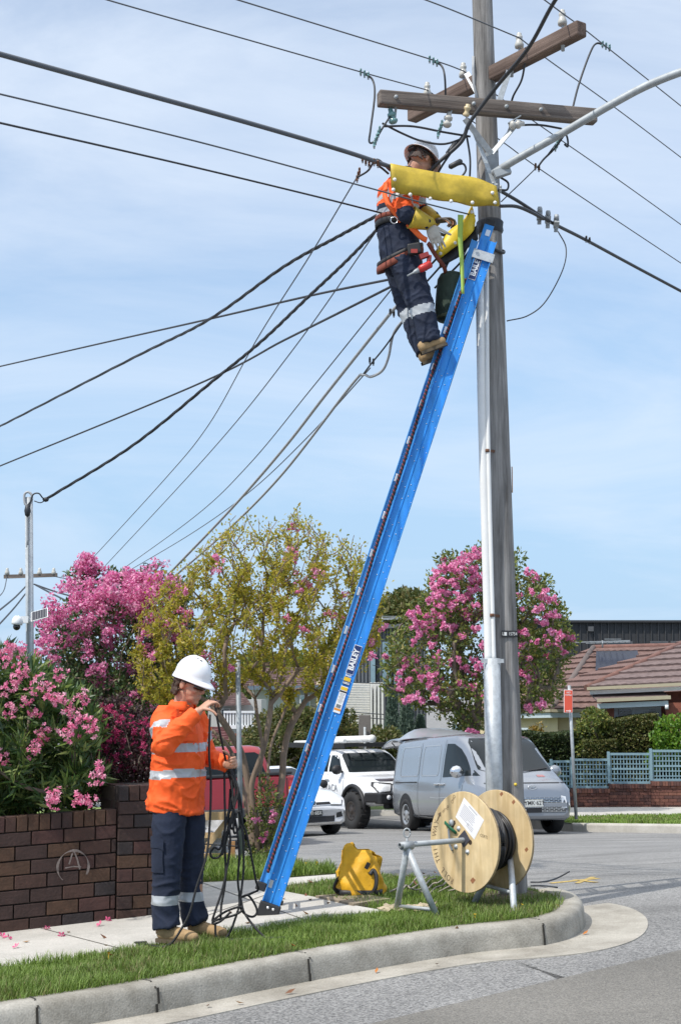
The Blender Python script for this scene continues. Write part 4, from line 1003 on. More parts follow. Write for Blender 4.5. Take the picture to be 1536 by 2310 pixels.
# ================================================================= BACKGROUND BUILDINGS
def tile_mat(name, c1, c2):
    return mat(name, c1, 0.85, var=0.30, scale=5.5, bump=0.3, bscale=24, spec=0.3)
M_tile = tile_mat('terracotta_tiles', (0.165, 0.102, 0.088), None); M_tile2 = tile_mat('grey_red_tiles', (0.17, 0.125, 0.118), None); M_tileL = tile_mat('brown_tiles', (0.20, 0.135, 0.125), None)
M_ridge = mat('ridge_capping', (0.17, 0.085, 0.068), 0.85, var=0.3, scale=5)
def roof_face(parent, a, bq, c, d, m, n=10, ripple=0.0):
    """tiled slope: a,b lower edge left to right; c,d upper edge right to left; overlapping courses with scalloped butts"""
    a, bq, c, d = map(V, (a, bq, c, d)); b = MB(); nrm = (bq - a).cross(d - a).normalized()
    if nrm.z < 0: nrm = -nrm
    W = max(2, int((bq - a).length / 0.28))
    for i in range(n):
        t0, t1 = i / n, (i + 1) / n
        l0, r0, l1, r1 = a.lerp(d, t0), bq.lerp(c, t0), a.lerp(d, t1), bq.lerp(c, t1)
        w = max(2, int((r0 - l0).length / 0.12)) if (r0 - l0).length > 0.3 else 2
        rows = [[], [], []]
        for k in range(w + 1):
            f = k / w; sc = 0.018 * (k % 2)
            rows[0].append(l0.lerp(r0, f) + nrm * 0.0); rows[1].append(l0.lerp(r0, f) + nrm * (0.060 + sc)); rows[2].append(l1.lerp(r1, f) + nrm * 0.01)
        b.grid(rows, smooth=False)
    return b.build('roof', m, parent)
def ridge(parent, a, c, r=0.09, m=None):
    b = MB(); b.tube([V(a), V(c)], r, 8); return b.build('ridge_cap', m or M_ridge, parent)
def slab(parent, name, pts, m, th=V((0, 0.15, 0))):
    """flat wall panel through world points, thickened away from the camera"""
    b = MB(); P = [V(p) for p in pts]; n = len(P)
    b.add(P + [p + th for p in P], [list(range(n)), [n + i for i in range(n)][::-1]] + [(i, n + i, n + (i + 1) % n, (i + 1) % n) for i in range(n)])
    o = b.build(name, m, parent); recalc(o.data); return o
def rect(parent, name, x0, y0, x1, y1, D0, D1, m, th=0.15, z0=None):
    """wall rectangle from pixel corners with depths at its left and right ends"""
    p = [at(x0, y0, D0), at(x1, y0, D1), at(x1, y1, D1), at(x0, y1, D0)]
    p[2].x, p[3].x = p[1].x, p[0].x
    if z0 is not None: p[2].z = p[3].z = z0
    return slab(parent, name, p, m, V((0, th, 0)))
M_creamw = mat('cream_render', (0.66, 0.57, 0.36), 0.85, var=0.06, scale=3)
M_brickh = mat('red_house_brick', (0.25, 0.085, 0.055), 0.9, var=0.3, scale=8)
M_char = mat('charcoal_cladding', (0.030, 0.031, 0.034), 0.6, var=0.12, scale=3)
M_mgrey = mat('grey_cladding', (0.135, 0.15, 0.165), 0.6, var=0.1, scale=3)
M_whb = mat('white_painted_brick', (0.70, 0.69, 0.67), 0.85, var=0.06, scale=6)
M_lgw = mat('pale_grey_render', (0.50, 0.50, 0.49), 0.85, var=0.06, scale=3)
M_gutw = mat('cream_gutter', (0.38, 0.34, 0.24), 0.5, var=0.05); M_fasc = mat('pale_blue_fascia', (0.50, 0.58, 0.62), 0.6, var=0.05)
M_win = mat('dark_window_glass', (0.02, 0.025, 0.03), 0.08, var=0.1, spec=0.8)
M_wfr = mat('white_window_frame', (0.74, 0.76, 0.77), 0.5, var=0.03)
M_glassb = mat('blue_grey_glass', (0.16, 0.24, 0.28), 0.12, var=0.15, scale=2, spec=0.7)

def gz(px, D): x = (px - 768) / FPX * D; return zr(x, D) + 0.1
# cream house with a hipped terracotta roof
ch = thing('cream_house', 'cream rendered house with hipped terracotta roof and a solar panel, left of the brick house', 'house', tuple(at(1245, 1700, 50)))
E0, E1, E2 = at(1243, 1601, 50), at(1640, 1597, 50), at(1040, 1607, 58)
AP, AQ = at(1338, 1461, 55), at(1660, 1453, 55)
roof_face(ch, E0, E1, AQ, AP, M_tile, 11); roof_face(ch, E2, E0, AP, AP + V((-0.05, 0.05, 0)), M_tile, 11)
ridge(ch, AP, AQ, 0.1); ridge(ch, E0, AP, 0.11, mat('grey_hip_capping', (0.14, 0.11, 0.10), 0.85))
slab(ch, 'wall', [E0 + V((0.25, 0.5, -0.05)), E1 + V((0, 0.5, -0.05)), V((E1.x, E1.y + 0.5, gz(1500, 50))), V((E0.x + 0.25, E0.y + 0.5, gz(1245, 50)))], M_creamw)
slab(ch, 'wall', [E2 + V((0.3, -0.2, -0.05)), E0 + V((0.25, 0.35, -0.05)), V((E0.x + 0.25, E0.y + 0.35, gz(1245, 50))), V((E2.x + 0.3, E2.y - 0.2, gz(1040, 58)))], M_creamw)
for a, c in ((E2, E0), (E0, E1)):
    b = MB(); b.beam(a + V((0, -0.1, -0.03)), c + V((0, -0.1, -0.03)), 0.12, 0.09); b.build('gutter', M_gutw, ch)
    b = MB(); b.beam(a + V((0, 0.05, -0.18)), c + V((0, 0.05, -0.18)), 0.06, 0.16); b.build('fascia', M_fasc, ch)
w = rect(ch, 'window', 1176, 1642, 1208, 1676, 52.2, 51.0, M_fasc, 0.1)
rect(ch, 'pane', 1180, 1648, 1190, 1676, 52.0, 51.6, mat('pale_curtain', (0.62, 0.58, 0.42), 0.8), 0.05); rect(ch, 'pane', 1194, 1648, 1204, 1676, 51.4, 51.0, mat('pale_curtain', (0.62, 0.58, 0.42), 0.8), 0.05)
w = rect(ch, 'window', 1015, 1625, 1048, 1668, 57.0, 56.0, M_wfr, 0.1); rect(ch, 'pane', 1019, 1632, 1044, 1668, 56.7, 55.8, M_glassb, 0.05)
b = MB(); n_ = (E1 - E0).cross(AP - E0).normalized(); n_ = n_ if n_.z > 0 else -n_
sp = [at(1340, 1482, 54.3), at(1462, 1480, 54.3), at(1440, 1520, 53.0), at(1374, 1518, 53.0)]
sp = []
for f, g in ((0.14, 0.86), (0.42, 0.86), (0.42, 0.54), (0.14, 0.54)):
    sp.append(E0.lerp(E1, f + 0.1).lerp(AP.lerp(AQ, max(0, f - 0.12)), g) + n_ * 0.16)
slab(ch, 'solar_panel', sp, mat('solar_glass', (0.010, 0.014, 0.03), 0.25, var=0.1, spec=0.4), V((0, 0.02, -0.06)))
rect(ch, 'air_vent', 1301, 1618, 1312, 1627, 50.2, 50.2, mat('vent_brown', (0.18, 0.14, 0.09), 0.8), 0.1)

# brick house on the right
bh = thing('brick_house', 'red brick house with grey-red tiled roof and white windows behind the lattice fence', 'house', tuple(at(1450, 1720, 43)))
F0, F1 = at(1322, 1552, 43), at(1760, 1531, 41.5)
G0, G1 = at(1570, 1438, 47), at(1760, 1424, 46)
roof_face(bh, F0, F1, G1, G0, M_tile2, 8)
ridge(bh, F0, G0, 0.10, M_ridge)
roof_face(bh, F0 + V((-0.3, 7, 0)), F0, G0, G0 + V((0, 0.1, 0)), M_tile, 8)
b = MB(); b.beam(F0 + V((0, -0.12, -0.02)), F1 + V((0, -0.12, -0.02)), 0.14, 0.085); b.build('gutter', M_gutw, bh)
b = MB(); b.beam(F0 + V((0.1, 0.02, -0.13)), F1 + V((0.1, 0.02, -0.13)), 0.06, 0.11); b.build('fascia', M_wfr, bh)
slab(bh, 'wall', [F0 + V((0.55, 0.7, -0.2)), F1 + V((0, 0.7, -0.2)), V((F1.x, F1.y + 0.7, gz(1536, 42))), V((F0.x + 0.55, F0.y + 0.7, gz(1330, 43)))], M_brickh)
T0, T1 = at(1346, 1580, 42.4), at(1512, 1573, 42.0)
slab(bh, 'awning', [T0, T1, T1 + V((0, 1.2, 0.22)), T0 + V((0, 1.2, 0.22))], M_tile2, V((0, 0, -0.05)))
b = MB(); b.beam(T0, T1, 0.10, 0.10); b.build('gutter', M_gutw, bh)
b = MB(); b.beam(T0 + V((0.02, 0.1, -0.16)), T1 + V((-0.05, 0.1, -0.16)), 0.05, 0.14); b.build('fascia', M_fasc, bh)
rect(bh, 'wall', 1366, 1592, 1384, 1660, 42.7, 42.6, M_brickh, 0.4)
wf = rect(bh, 'window', 1384, 1594, 1490, 1670, 43.0, 42.9, M_wfr, 0.2)
for x0, x1 in ((1394, 1424), (1450, 1476)): rect(bh, 'pane', x0, 1600, x1, 1670, 42.95, 42.9, M_win, 0.05)
for x0, x1 in ((1394, 1424), (1450, 1476)):
    for k in range(3): rect(bh, 'glazing_bar', x0, 1605 + 8 * k, x1, 1606 + 8 * k, 42.9, 42.85, M_lgw, 0.02)
rect(bh, 'wall', 1500, 1585, 1640, 1680, 42.3, 41.9, M_brickh, 0.3)
b = MB(); b.tube([at(1503, 1590, 41.9), at(1503, 1600, 41.9)], 0.05, 8); b.build('porch_light', M_wfr, bh)
# charcoal clad building
cb = thing('charcoal_building', 'long charcoal metal clad building with standing seams behind the tiled roofs', 'building', tuple(at(1400, 1600, 68)))
Tz = at(1400, 1402, 68).z
rect(cb, 'wall', 1190, 1402, 1700, 1640, 68, 68, M_char, 6)
b = MB()
for k in range(32):
    x = at(1195 + k * 16, 1402, 67.95).x; b.box((x, 67.96, Tz - 2.2), (0.035, 0.06, 4.3))
b.build('standing_seams', mat('charcoal_seam', (0.05, 0.051, 0.054), 0.55), cb)
b = MB(); b.beam(V((at(1190, 1402, 68).x, 67.9, Tz)), V((at(1700, 1402, 68).x, 67.9, Tz)), 0.3, 0.10); b.build('roof_edge', M_char, cb)
for x0, x1 in ((1368, 1426), (1466, 1506), (1512, 1600)):
    rect(cb, 'window', x0, 1446, x1, 1470, 67.85, 67.85, mat('window_hood', (0.09, 0.092, 0.097), 0.5), 0.1); rect(cb, 'pane', x0 + 3, 1450, x1 - 3, 1470, 67.8, 67.8, M_win, 0.02)
v_o = rect(cb, 'vent', 1326, 1413, 1338, 1424, 67.8, 67.8, mat('window_hood', (0.09, 0.092, 0.097), 0.5), 0.1)
# grey clad building with glass, and the white brick block in front of it
gb = thing('grey_building', 'grey vertical clad building with tall bluish glass beside the right pink tree', 'building', tuple(at(870, 1600, 64)))
rect(gb, 'wall', 770, 1420, 960, 1660, 64, 62, M_mgrey, 5)
b = MB()
for k in range(24):
    f = k / 23; x0 = at(772, 1420, 64); x1 = at(958, 1412, 62); p = x0.lerp(x1, f); b.box((p.x, p.y - 0.05, p.z - 2.0), (0.05, 0.09, 4.2))
b.build('cladding_ribs', mat('grey_cladding_dark', (0.075, 0.083, 0.092), 0.6), gb)
b = MB(); b.beam(at(768, 1421, 63.8), at(962, 1408, 61.8), 0.4, 0.15); b.build('roof_edge', mat('grey_cladding_dark', (0.075, 0.083, 0.092), 0.6), gb)
rect(gb, 'pane', 862, 1448, 882, 1542, 62.7, 62.6, M_glassb, 0.04); rect(gb, 'pane', 888, 1446, 915, 1542, 62.5, 62.3, M_glassb, 0.04); rect(gb, 'pane', 836, 1462, 846, 1540, 63.0, 62.9, M_glassb, 0.04)
wb = thing('white_brick_building', 'white painted brick block with vertical fins beside the conifers', 'building', tuple(at(810, 1700, 56)))
rect(wb, 'wall', 735, 1541, 834, 1720, 56.5, 56, M_whb, 6); rect(wb, 'wall', 834, 1540, 864, 1720, 56.15, 56.0, mat('fin_recess', (0.58, 0.58, 0.57), 0.8), 5.5)
for k in range(4):
    p = at(837 + 8.4 * k, 1539, 55.8); b = MB(); b.box((p.x, p.y + 0.12, p.z - 1.5), (0.07, 0.16, 3.0)); b.build('fin', M_whb, wb)
b = MB()
for k in range(34):
    z = at(800, 1541, 56).z - 0.09 * k
    x0 = at(735, 1600, 56.4).x; x1 = at(833, 1600, 55.9).x
    b.beam(V((x0, 56.455, z)), V((x1, 55.95, z)), 0.03, 0.012)
b.build('brick_courses', mat('white_brick_joint', (0.60, 0.59, 0.58), 0.9), wb)
# left houses
lh = thing('grey_house', 'pale grey house with brown tiled roof seen through the yellow tree', 'house', tuple(at(650, 1690, 50)))
roof_face(lh, at(560, 1551, 50), at(742, 1549, 50), at(722, 1506, 54), at(596, 1507, 54), M_tileL, 9)
roof_face(lh, at(500, 1560, 56), at(560, 1551, 50), at(596, 1507, 54), at(590, 1508, 54.5), M_tileL, 9)
rect(lh, 'wall', 568, 1553, 716, 1660, 50.4, 50.4, M_lgw, 3); rect(lh, 'wall', 714, 1536, 742, 1700, 50.2, 50.0, M_creamw, 3)
b = MB(); b.beam(at(560, 1552, 49.8), at(742, 1550, 49.8), 0.15, 0.12); b.build('gutter', mat('slate_gutter', (0.13, 0.17, 0.22), 0.5), lh)
wf = rect(lh, 'window', 676, 1568, 700, 1600, 50.2, 50.2, M_wfr, 0.1); rect(lh, 'pane', 679, 1571, 687, 1598, 50.1, 50.1, M_glassb, 0.05); rect(lh, 'pane', 690, 1571, 697, 1598, 50.1, 50.1, M_glassb, 0.05)
bl = thing('balcony_house', 'white house with a balustraded balcony between the standing worker and the yellow tree', 'house', tuple(at(540, 1720, 44)))
rect(bl, 'wall', 470, 1578, 590, 1760, 44.4, 44.4, M_lgw, 3)
roof_face(bl, at(462, 1593, 43.4), at(566, 1590, 43.4), at(545, 1562, 46), at(490, 1562, 46), M_tileL, 6)
roof_face(bl, at(430, 1695, 40), at(532, 1692, 40), at(520, 1640, 43.5), at(450, 1640, 43.5), mat('maroon_tiles', (0.17, 0.075, 0.075), 0.8, var=0.3, scale=6), 9)
roof_face(bl, at(500, 1676, 42.6), at(580, 1674, 42.6), at(575, 1655, 44), at(505, 1655, 44), mat('salmon_tiles', (0.34, 0.16, 0.12), 0.8, var=0.2, scale=6), 3)
rect(bl, 'window', 498, 1598, 520, 1640, 44.3, 44.3, M_wfr, 0.05); rect(bl, 'pane', 501, 1601, 517, 1640, 44.2, 44.2, M_win, 0.03)
for (x0, x1) in ((505, 575),):
    b = MB(); b.beam(at(x0, 1606, 43), at(x1, 1606, 43), 0.1, 0.06); b.build('handrail', M_wfr, bl)
    b = MB(); b.beam(at(x0, 1640, 43), at(x1, 1640, 43), 0.12, 0.10); b.build('balcony_floor', M_wfr, bl)
    for k in range(11):
        b = MB(); x = x0 + 2 + k * (x1 - x0 - 4) / 10; b.beam(at(x, 1606, 43), at(x, 1640, 43), 0.045, 0.045, up=V((0, 1, 0))); b.build('baluster', M_wfr, bl)
rect(bl, 'window', 480, 1690, 540, 1720, 43.6, 43.6, mat('grey_blue_trim', (0.35, 0.42, 0.48), 0.6), 0.05)

# ================================================================= LATTICE FENCE ON A STEPPED BRICK BASE
fw = thing('brick_fence_base', 'stepped red brown brick base wall under the blue lattice panels', 'wall', tuple(at(1400, 1822, DF)))
M_fb = [mat('fence_brick_%s' % k, c, 0.9, var=0.25, scale=9) for k, c in (('red', (0.15, 0.062, 0.046)), ('dark', (0.095, 0.045, 0.038)), ('rust', (0.18, 0.078, 0.054)))]
steps = [(1180, 1284, 1786), (1284, 1371, 1778), (1371, 1465, 1768), (1465, 1640, 1762)]
for x0, x1, yt in steps:
    a, c = at(x0, yt, DF), at(x1, yt, DF); zb = at((x0 + x1) / 2, 1826, DF).z - 0.1; b = MB(); rr = random.Random(x0)
    n = int((a.z - 0.12 - zb) / 0.085)
    for k in range(n):
        z = a.z - 0.12 - (k + 0.5) * 0.085; x = a.x - (0.11 if k % 2 else 0)
        while x < c.x:
            e0, e1 = max(a.x, x), min(c.x, x + 0.23)
            if e1 - e0 > 0.02: b.box(((e0 + e1) / 2, DF, z), (e1 - e0 - 0.01, 0.2, 0.075), None, rr.choice([0, 0, 1, 2]))
            x += 0.23
    x = a.x
    while x < c.x - 0.03: b.box((x + 0.037, DF - 0.03, a.z - 0.06), (0.066, 0.26, 0.11), None, rr.choice([0, 1, 1, 2])); x += 0.075
    x = a.x + 0.2
    while x < c.x - 0.1: b.box((x, DF - 0.115, a.z - 0.15), (0.09, 0.05, 0.06), None, 1); x += 0.38
    b.build('brick_panel', M_fb, fw)
    b = MB(); b.box(((a.x + c.x) / 2, DF + 0.02, (a.z + zb) / 2 - 0.02), (c.x - a.x, 0.17, a.z - zb - 0.06)); b.build('mortar_bed', M_mort, fw)
lf = thing('lattice_fence', 'pale blue timber lattice fence panels stepping up to the right on the brick base', 'fence', tuple(at(1400, 1765, DF)))
M_lat = mat('pale_blue_paint', (0.19, 0.30, 0.35), 0.6, var=0.08)
pan = [(1190, 1240, 1724, 1786), (1242, 1284, 1718, 1784), (1288, 1370, 1714, 1778), (1371, 1464, 1701, 1768), (1466, 1640, 1694, 1762)]
for x0, x1, yt, yb in pan:
    a, c = at(x0, yt, DF), at(x1, yt, DF); zb = at(x0, yb, DF).z; b = MB(); W = c.x - a.x; H = a.z - zb
    for z in (a.z, zb + 0.03): b.box(((a.x + c.x) / 2, DF - 0.01, z), (W, 0.06, 0.06))
    x = a.x + 0.07
    while x < c.x: b.box((x, DF + 0.012, (a.z + zb) / 2), (0.028, 0.010, H)); x += 0.085
    for k in range(1, 6): b.box(((a.x + c.x) / 2, DF - 0.001, zb + H * k / 6), (W, 0.012, 0.028 if k != 3 else 0.05))
    b.build('lattice_panel', M_lat, lf)
    b = MB(); b.box((a.x, DF - 0.02, (a.z + zb) / 2 + 0.04), (0.07, 0.07, H + 0.05)); b.build('post', M_lat, lf)

# ================================================================= SIGNS, POSTS, DISTANT POLE
ns = thing('no_stopping_sign', 'red no stopping sign on a leaning galvanised post by the right kerb', 'sign', tuple(at(1299, 1842, 30.5)))
b = MB(); P0, P1 = at(1299, 1848, 31.0), at(1283, 1546, 31.0); b.tube([P0, P1], 0.034, 10); b.build('post', M_galvd, ns)
sc_ = at(1281, 1582, 30.9); ux = V((1, 0.15, -0.02)).normalized(); uy = (P1 - P0).normalized(); uy = (uy - ux * uy.dot(ux)).normalized(); nz = ux.cross(uy)
rot = Matrix((ux, uy, nz)).transposed(); M_red = mat('sun_faded_red', (0.72, 0.10, 0.055), 0.5, var=0.05)
wd, hg = 20 / FPX * 31.5, 50 / FPX * 31.5
b = MB(); b.box(sc_, (wd, hg, 0.012), rot); b.build('sign_border', M_whs, ns, bevel=0.005)
b = MB(); b.box(sc_ + nz * 0.004, (wd - 0.018, hg - 0.018, 0.012), rot); b.build('sign_face', M_red, ns)
text('sign_lettering', 'NO', 0.05, sc_ + uy * hg * 0.38 + nz * 0.013, ux, uy, M_whs, ns, bold=0.001)
text('sign_lettering', 'STOPPING', 0.034, sc_ + uy * hg * 0.27 + nz * 0.013, ux, uy, M_whs, ns, bold=0.001, sx=0.85)
b = MB(); b.prism([(-0.05, -0.008), (0.02, -0.008), (0.02, -0.025), (0.06, 0), (0.02, 0.025), (0.02, 0.008), (-0.05, 0.008)], sc_ - uy * hg * 0.42 + nz * 0.011, ux, uy, nz * 0.003); b.build('sign_arrow', M_whs, ns)
bs = thing('road_sign', 'grey back of a tall road sign beyond the white utility truck', 'sign', tuple(at(822, 1850, 36)))
b = MB(); p0, p1 = at(809, 1616, 38), at(836, 1616, 38); b.box(((p0.x + p1.x) / 2, 38, (at(820, 1616, 38).z + at(820, 1684, 38).z) / 2), (p1.x - p0.x, 0.03, at(820, 1616, 38).z - at(820, 1690, 38).z)); b.build('sign_back', mat('dull_grey_sign_back', (0.15, 0.135, 0.12), 0.6, var=0.08), bs, bevel=0.012)
b = MB(); b.tube([at(823, 1640, 37.9), at(823, 1850, 37.9)], 0.034, 8); b.build('post', M_galvd, bs)
gp = thing('sign_post', 'galvanised steel post standing in front of the trunk of the yellow tree', 'post', tuple(on_plane(544, 1950)))
gp_b = on_plane(544, 1948); b = MB(); b.tube([gp_b, at(537, 1490, gp_b.y)], 0.024, 10); b.build('tube', mat('dull_post_steel', (0.30, 0.33, 0.35), 0.6, 0.3, var=0.25), gp)
b = MB(); b.lathe([(0.028, 0), (0.029, 0.01), (0.0, 0.02)], at(537, 1492, gp_b.y), (0, 0, 1), 10); b.build('cap', M_galvd, gp)
sp_ = thing('steel_service_post', 'tall slim galvanised service post rising behind the oleander on the left', 'post', tuple(at(70, 1800, 13.4)))
pb_, pt_ = at(71, 1850, 13.4), at(66, 1122, 13.4)
b = MB(); b.tube([pb_, pt_], 0.036, 12); b.build('tube', M_galv, sp_)
b = MB(); b.tube([at(63, 1230, 13.36), at(65, 1560, 13.36)], 0.011, 8); b.build('conduit', M_galvd, sp_)
b = MB(); b.tube(spline([at(63, 1235, 13.36), at(62, 1150, 13.36), at(57, 1135, 13.36), at(56, 1116, 13.36), at(64, 1110, 13.36), at(72, 1116, 13.36), at(73, 1128, 13.36)], 5), 0.011, 8); b.build('goose_neck', M_grey, sp_)
b = MB(); b.tube(spline([at(73, 1128, 13.3), at(64, 1140, 13.3), at(60, 1158, 13.3), at(66, 1150, 13.3), at(74, 1118, 13.3), at(88, 1113, 13.3), at(98, 1124, 13.32), at(108, 1126, 13.34)], 5), 0.007, 6); b.tube(spline([at(78, 1130, 13.34), at(92, 1134, 13.34), at(104, 1128, 13.34)], 5), 0.005, 6); b.build('cable_tail', M_blk, sp_)
b = MB(); b.ball(at(63, 1152, 13.3), (0.03, 0.03, 0.06), 8); b.build('connector', M_blk, sp_)
b = MB(); b.ball(at(104, 1127, 13.34), (0.03, 0.025, 0.022), 8); b.build('dead_end', M_blk, sp_)
sec = thing('security_camera', 'white dome camera with a tilted solar panel strapped to the steel post', 'camera', tuple(at(60, 1400, 13.3)))
b = MB(); b.beam(at(48, 1400, 13.28), at(78, 1398, 13.32), 0.03, 0.03); b.box(at(58, 1398, 13.3), (0.06, 0.06, 0.06)); b.build('bracket', M_wfr, sec)
b = MB(); c_ = at(40, 1402, 13.28); b.lathe([(0.0, 0.05), (0.03, 0.045), (0.045, 0.02), (0.05, -0.01), (0.046, -0.03), (0.0, -0.03)], c_, (0.1, 0, 1), 14); b.build('housing', M_wfr, sec)
b = MB(); b.ball(c_ + V((-0.004, 0, -0.045)), 0.034, 12); b.build('lens_dome', mat('black_dome', (0.01, 0.01, 0.012), 0.1, var=0, spec=0.8), sec)
for dx in (-8, -2):
    b = MB(); b.tube([at(40 + dx + 5, 1402, 13.26), at(40 + dx + 5, 1388, 13.26)], 0.004, 6); b.build('antenna', M_wfr, sec)
pc = at(90, 1387, 13.25); ux = V((0.93, -0.1, 0.25)).normalized(); uy = V((-0.1, 0.62, 0.78)); uy = (uy - ux * uy.dot(ux)).normalized(); nz = ux.cross(uy); rot = Matrix((ux, uy, nz)).transposed()
b = MB(); b.box(pc, (0.155, 0.11, 0.008), rot); b.build('solar_panel_frame', M_wfr, sec)
b = MB(); b.box(pc + nz * 0.003, (0.142, 0.097, 0.008), rot); b.build('solar_panel', mat('solar_glass', (0.010, 0.014, 0.03), 0.25), sec)
b = MB()
for k in range(6): b.box(pc + nz * 0.0075 + ux * (-0.06 + 0.024 * k), (0.002, 0.095, 0.001), rot)
b.build('cell_lines', M_grey, sec)
b = MB(); b.beam(pc - nz * 0.01, at(76, 1398, 13.32), 0.02, 0.01); b.build('panel_arm', M_wfr, sec)
dp = thing('distant_power_pole', 'distant power pole with a weathered crossarm far behind the steel service post', 'power pole', tuple(at(69, 1620, 66)))
b = MB(); b.tube([at(70, 1640, 66), at(69, 1288, 66)], 0.14, 8); b.build('shaft', M_pole, dp)
b = MB(); b.beam(at(10, 1301, 65.8), at(130, 1297, 65.8), 0.14, 0.16); b.build('crossarm', M_arm, dp)
for px in (17, 48, 90, 122):
    b = MB(); b.lathe([(0.0, 0), (0.11, 0), (0.10, 0.12), (0.06, 0.2), (0.07, 0.26), (0, 0.3)], at(px, 1296, 65.8), (0, 0, 1), 8); b.build('insulator', M_porc, dp)
for k, (pts, lab) in enumerate([([(60, 1322, 65), (30, 1352, 60), (-30, 1400, 52)], 'dark cable from the distant pole to the left edge, upper'), ([(58, 1340, 65), (30, 1375, 60), (-30, 1440, 52)], 'dark cable from the distant pole to the left edge, lower'), ([(82, 1320, 65), (110, 1335, 62), (170, 1365, 56)], 'dark cable from the distant pole into the pink tree'), ([(78, 1318, 65), (130, 1336, 62), (190, 1352, 56)], 'second dark cable from the distant pole into the pink tree'), ([(122, 1300, 65.8), (220, 1318, 60), (330, 1322, 52)], 'thin wire from the right tip of the distant crossarm'), ([(17, 1300, 65.8), (8, 1335, 60), (-20, 1360, 55)], 'thin wire from the left tip of the distant crossarm')]):
    wire(pts, 0.035 if k < 4 else 0.02, lab, m=M_blk)
def antenna(px, py, D, L, label):
    o = thing('roof_antenna', label, 'antenna', tuple(at(px, py + 14, D))); c = at(px, py, D)
    b = MB(); b.tube([c, at(px, py + 16, D)], 0.03, 6); b.build('mast', M_galvd, o)
    b = MB(); b.beam(at(px - L, py + 4, D), at(px + L, py, D), 0.035, 0.035); b.beam(at(px - L * 0.6, py + 6, D), at(px + L, py + 3, D), 0.03, 0.03); b.build('boom', M_galvd, o)
    b = MB()
    for k in range(7):
        p = at(px - L * 0.5 + k * L * 0.22, py + 3, D); b.beam(p - V((0, 0.5, 0)), p + V((0, 0.5, 0.02)), 0.02, 0.02)
        if 2 < k < 5: b.beam(p - V((0.3, 0, -0.1 * (k - 3))), p + V((0.3, 0, 0.1 * (k - 3))), 0.02, 0.02)
    b.build('elements', M_galvd, o)
antenna(1358, 1445, 54, 62, 'silver television antenna on the ridge of the cream house'); antenna(862, 1393, 60, 42, 'silver television antenna above the grey clad building')
for pts, lab in (([(735, 1533, 54), (800, 1540, 52), (862, 1542, 50)], 'thin cable along the top of the white brick block'), ([(700, 1592, 50), (790, 1606, 49), (870, 1612, 47)], 'thin cable across the middle of the white brick block'), ([(735, 1606, 48), (820, 1618, 47), (890, 1624, 46)], 'thin cable across the lower part of the white brick block'), ([(840, 1500, 55), (900, 1514, 55), (960, 1520, 55)], 'thin cable in front of the bluish glass')):
    wire(pts, 0.016, lab, m=M_blk)
# ================================================================= VEHICLES
M_tyre = mat('tyre_rubber', (0.022, 0.022, 0.023), 0.85, var=0.2, scale=30)
M_rim = mat('silver_rim', (0.50, 0.51, 0.52), 0.35, 0.7, var=0.1)
M_blkpl = mat('black_plastic', (0.02, 0.02, 0.022), 0.5, var=0.1, spec=0.4)
M_cglass = mat('car_glass', (0.014, 0.019, 0.022), 0.08, var=0, spec=0.18)
M_chrome = mat('chrome', (0.7, 0.71, 0.72), 0.15, 0.9, var=0)
M_lamp = mat('clear_lamp', (0.75, 0.76, 0.78), 0.1, var=0.1, spec=0.9); M_tail = mat('red_lamp', (0.5, 0.02, 0.02), 0.15, var=0, spec=0.8); M_amber = mat('amber_lamp', (0.75, 0.35, 0.02), 0.2, var=0)
M_plate = mat('plate_white', (0.62, 0.63, 0.6), 0.5, var=0); M_plateb = mat('plate_black', (0.015, 0.015, 0.016), 0.4, var=0)
def car_ring(zt, zbelt, w, wr, zb):
    """half section, bottom centre to top centre"""
    h = zt - zbelt
    return [(0, zb), (0.86 * w, zb), (0.965 * w, zb + 0.05), (w, zb + 0.25), (w * 1.0, zb + (zbelt - zb) * 0.6), (w * 0.985, zbelt - 0.04 * min(1, h)), (w * 0.97, zbelt),
            (0.97 * w * 0.55 + wr * 0.45, zbelt + h * 0.5), (wr + 0.015, zt - min(0.12, h * 0.3)), (wr - 0.04, zt - min(0.03, h * 0.1)), (wr * 0.6, zt + 0.01), (0, zt + 0.02)]
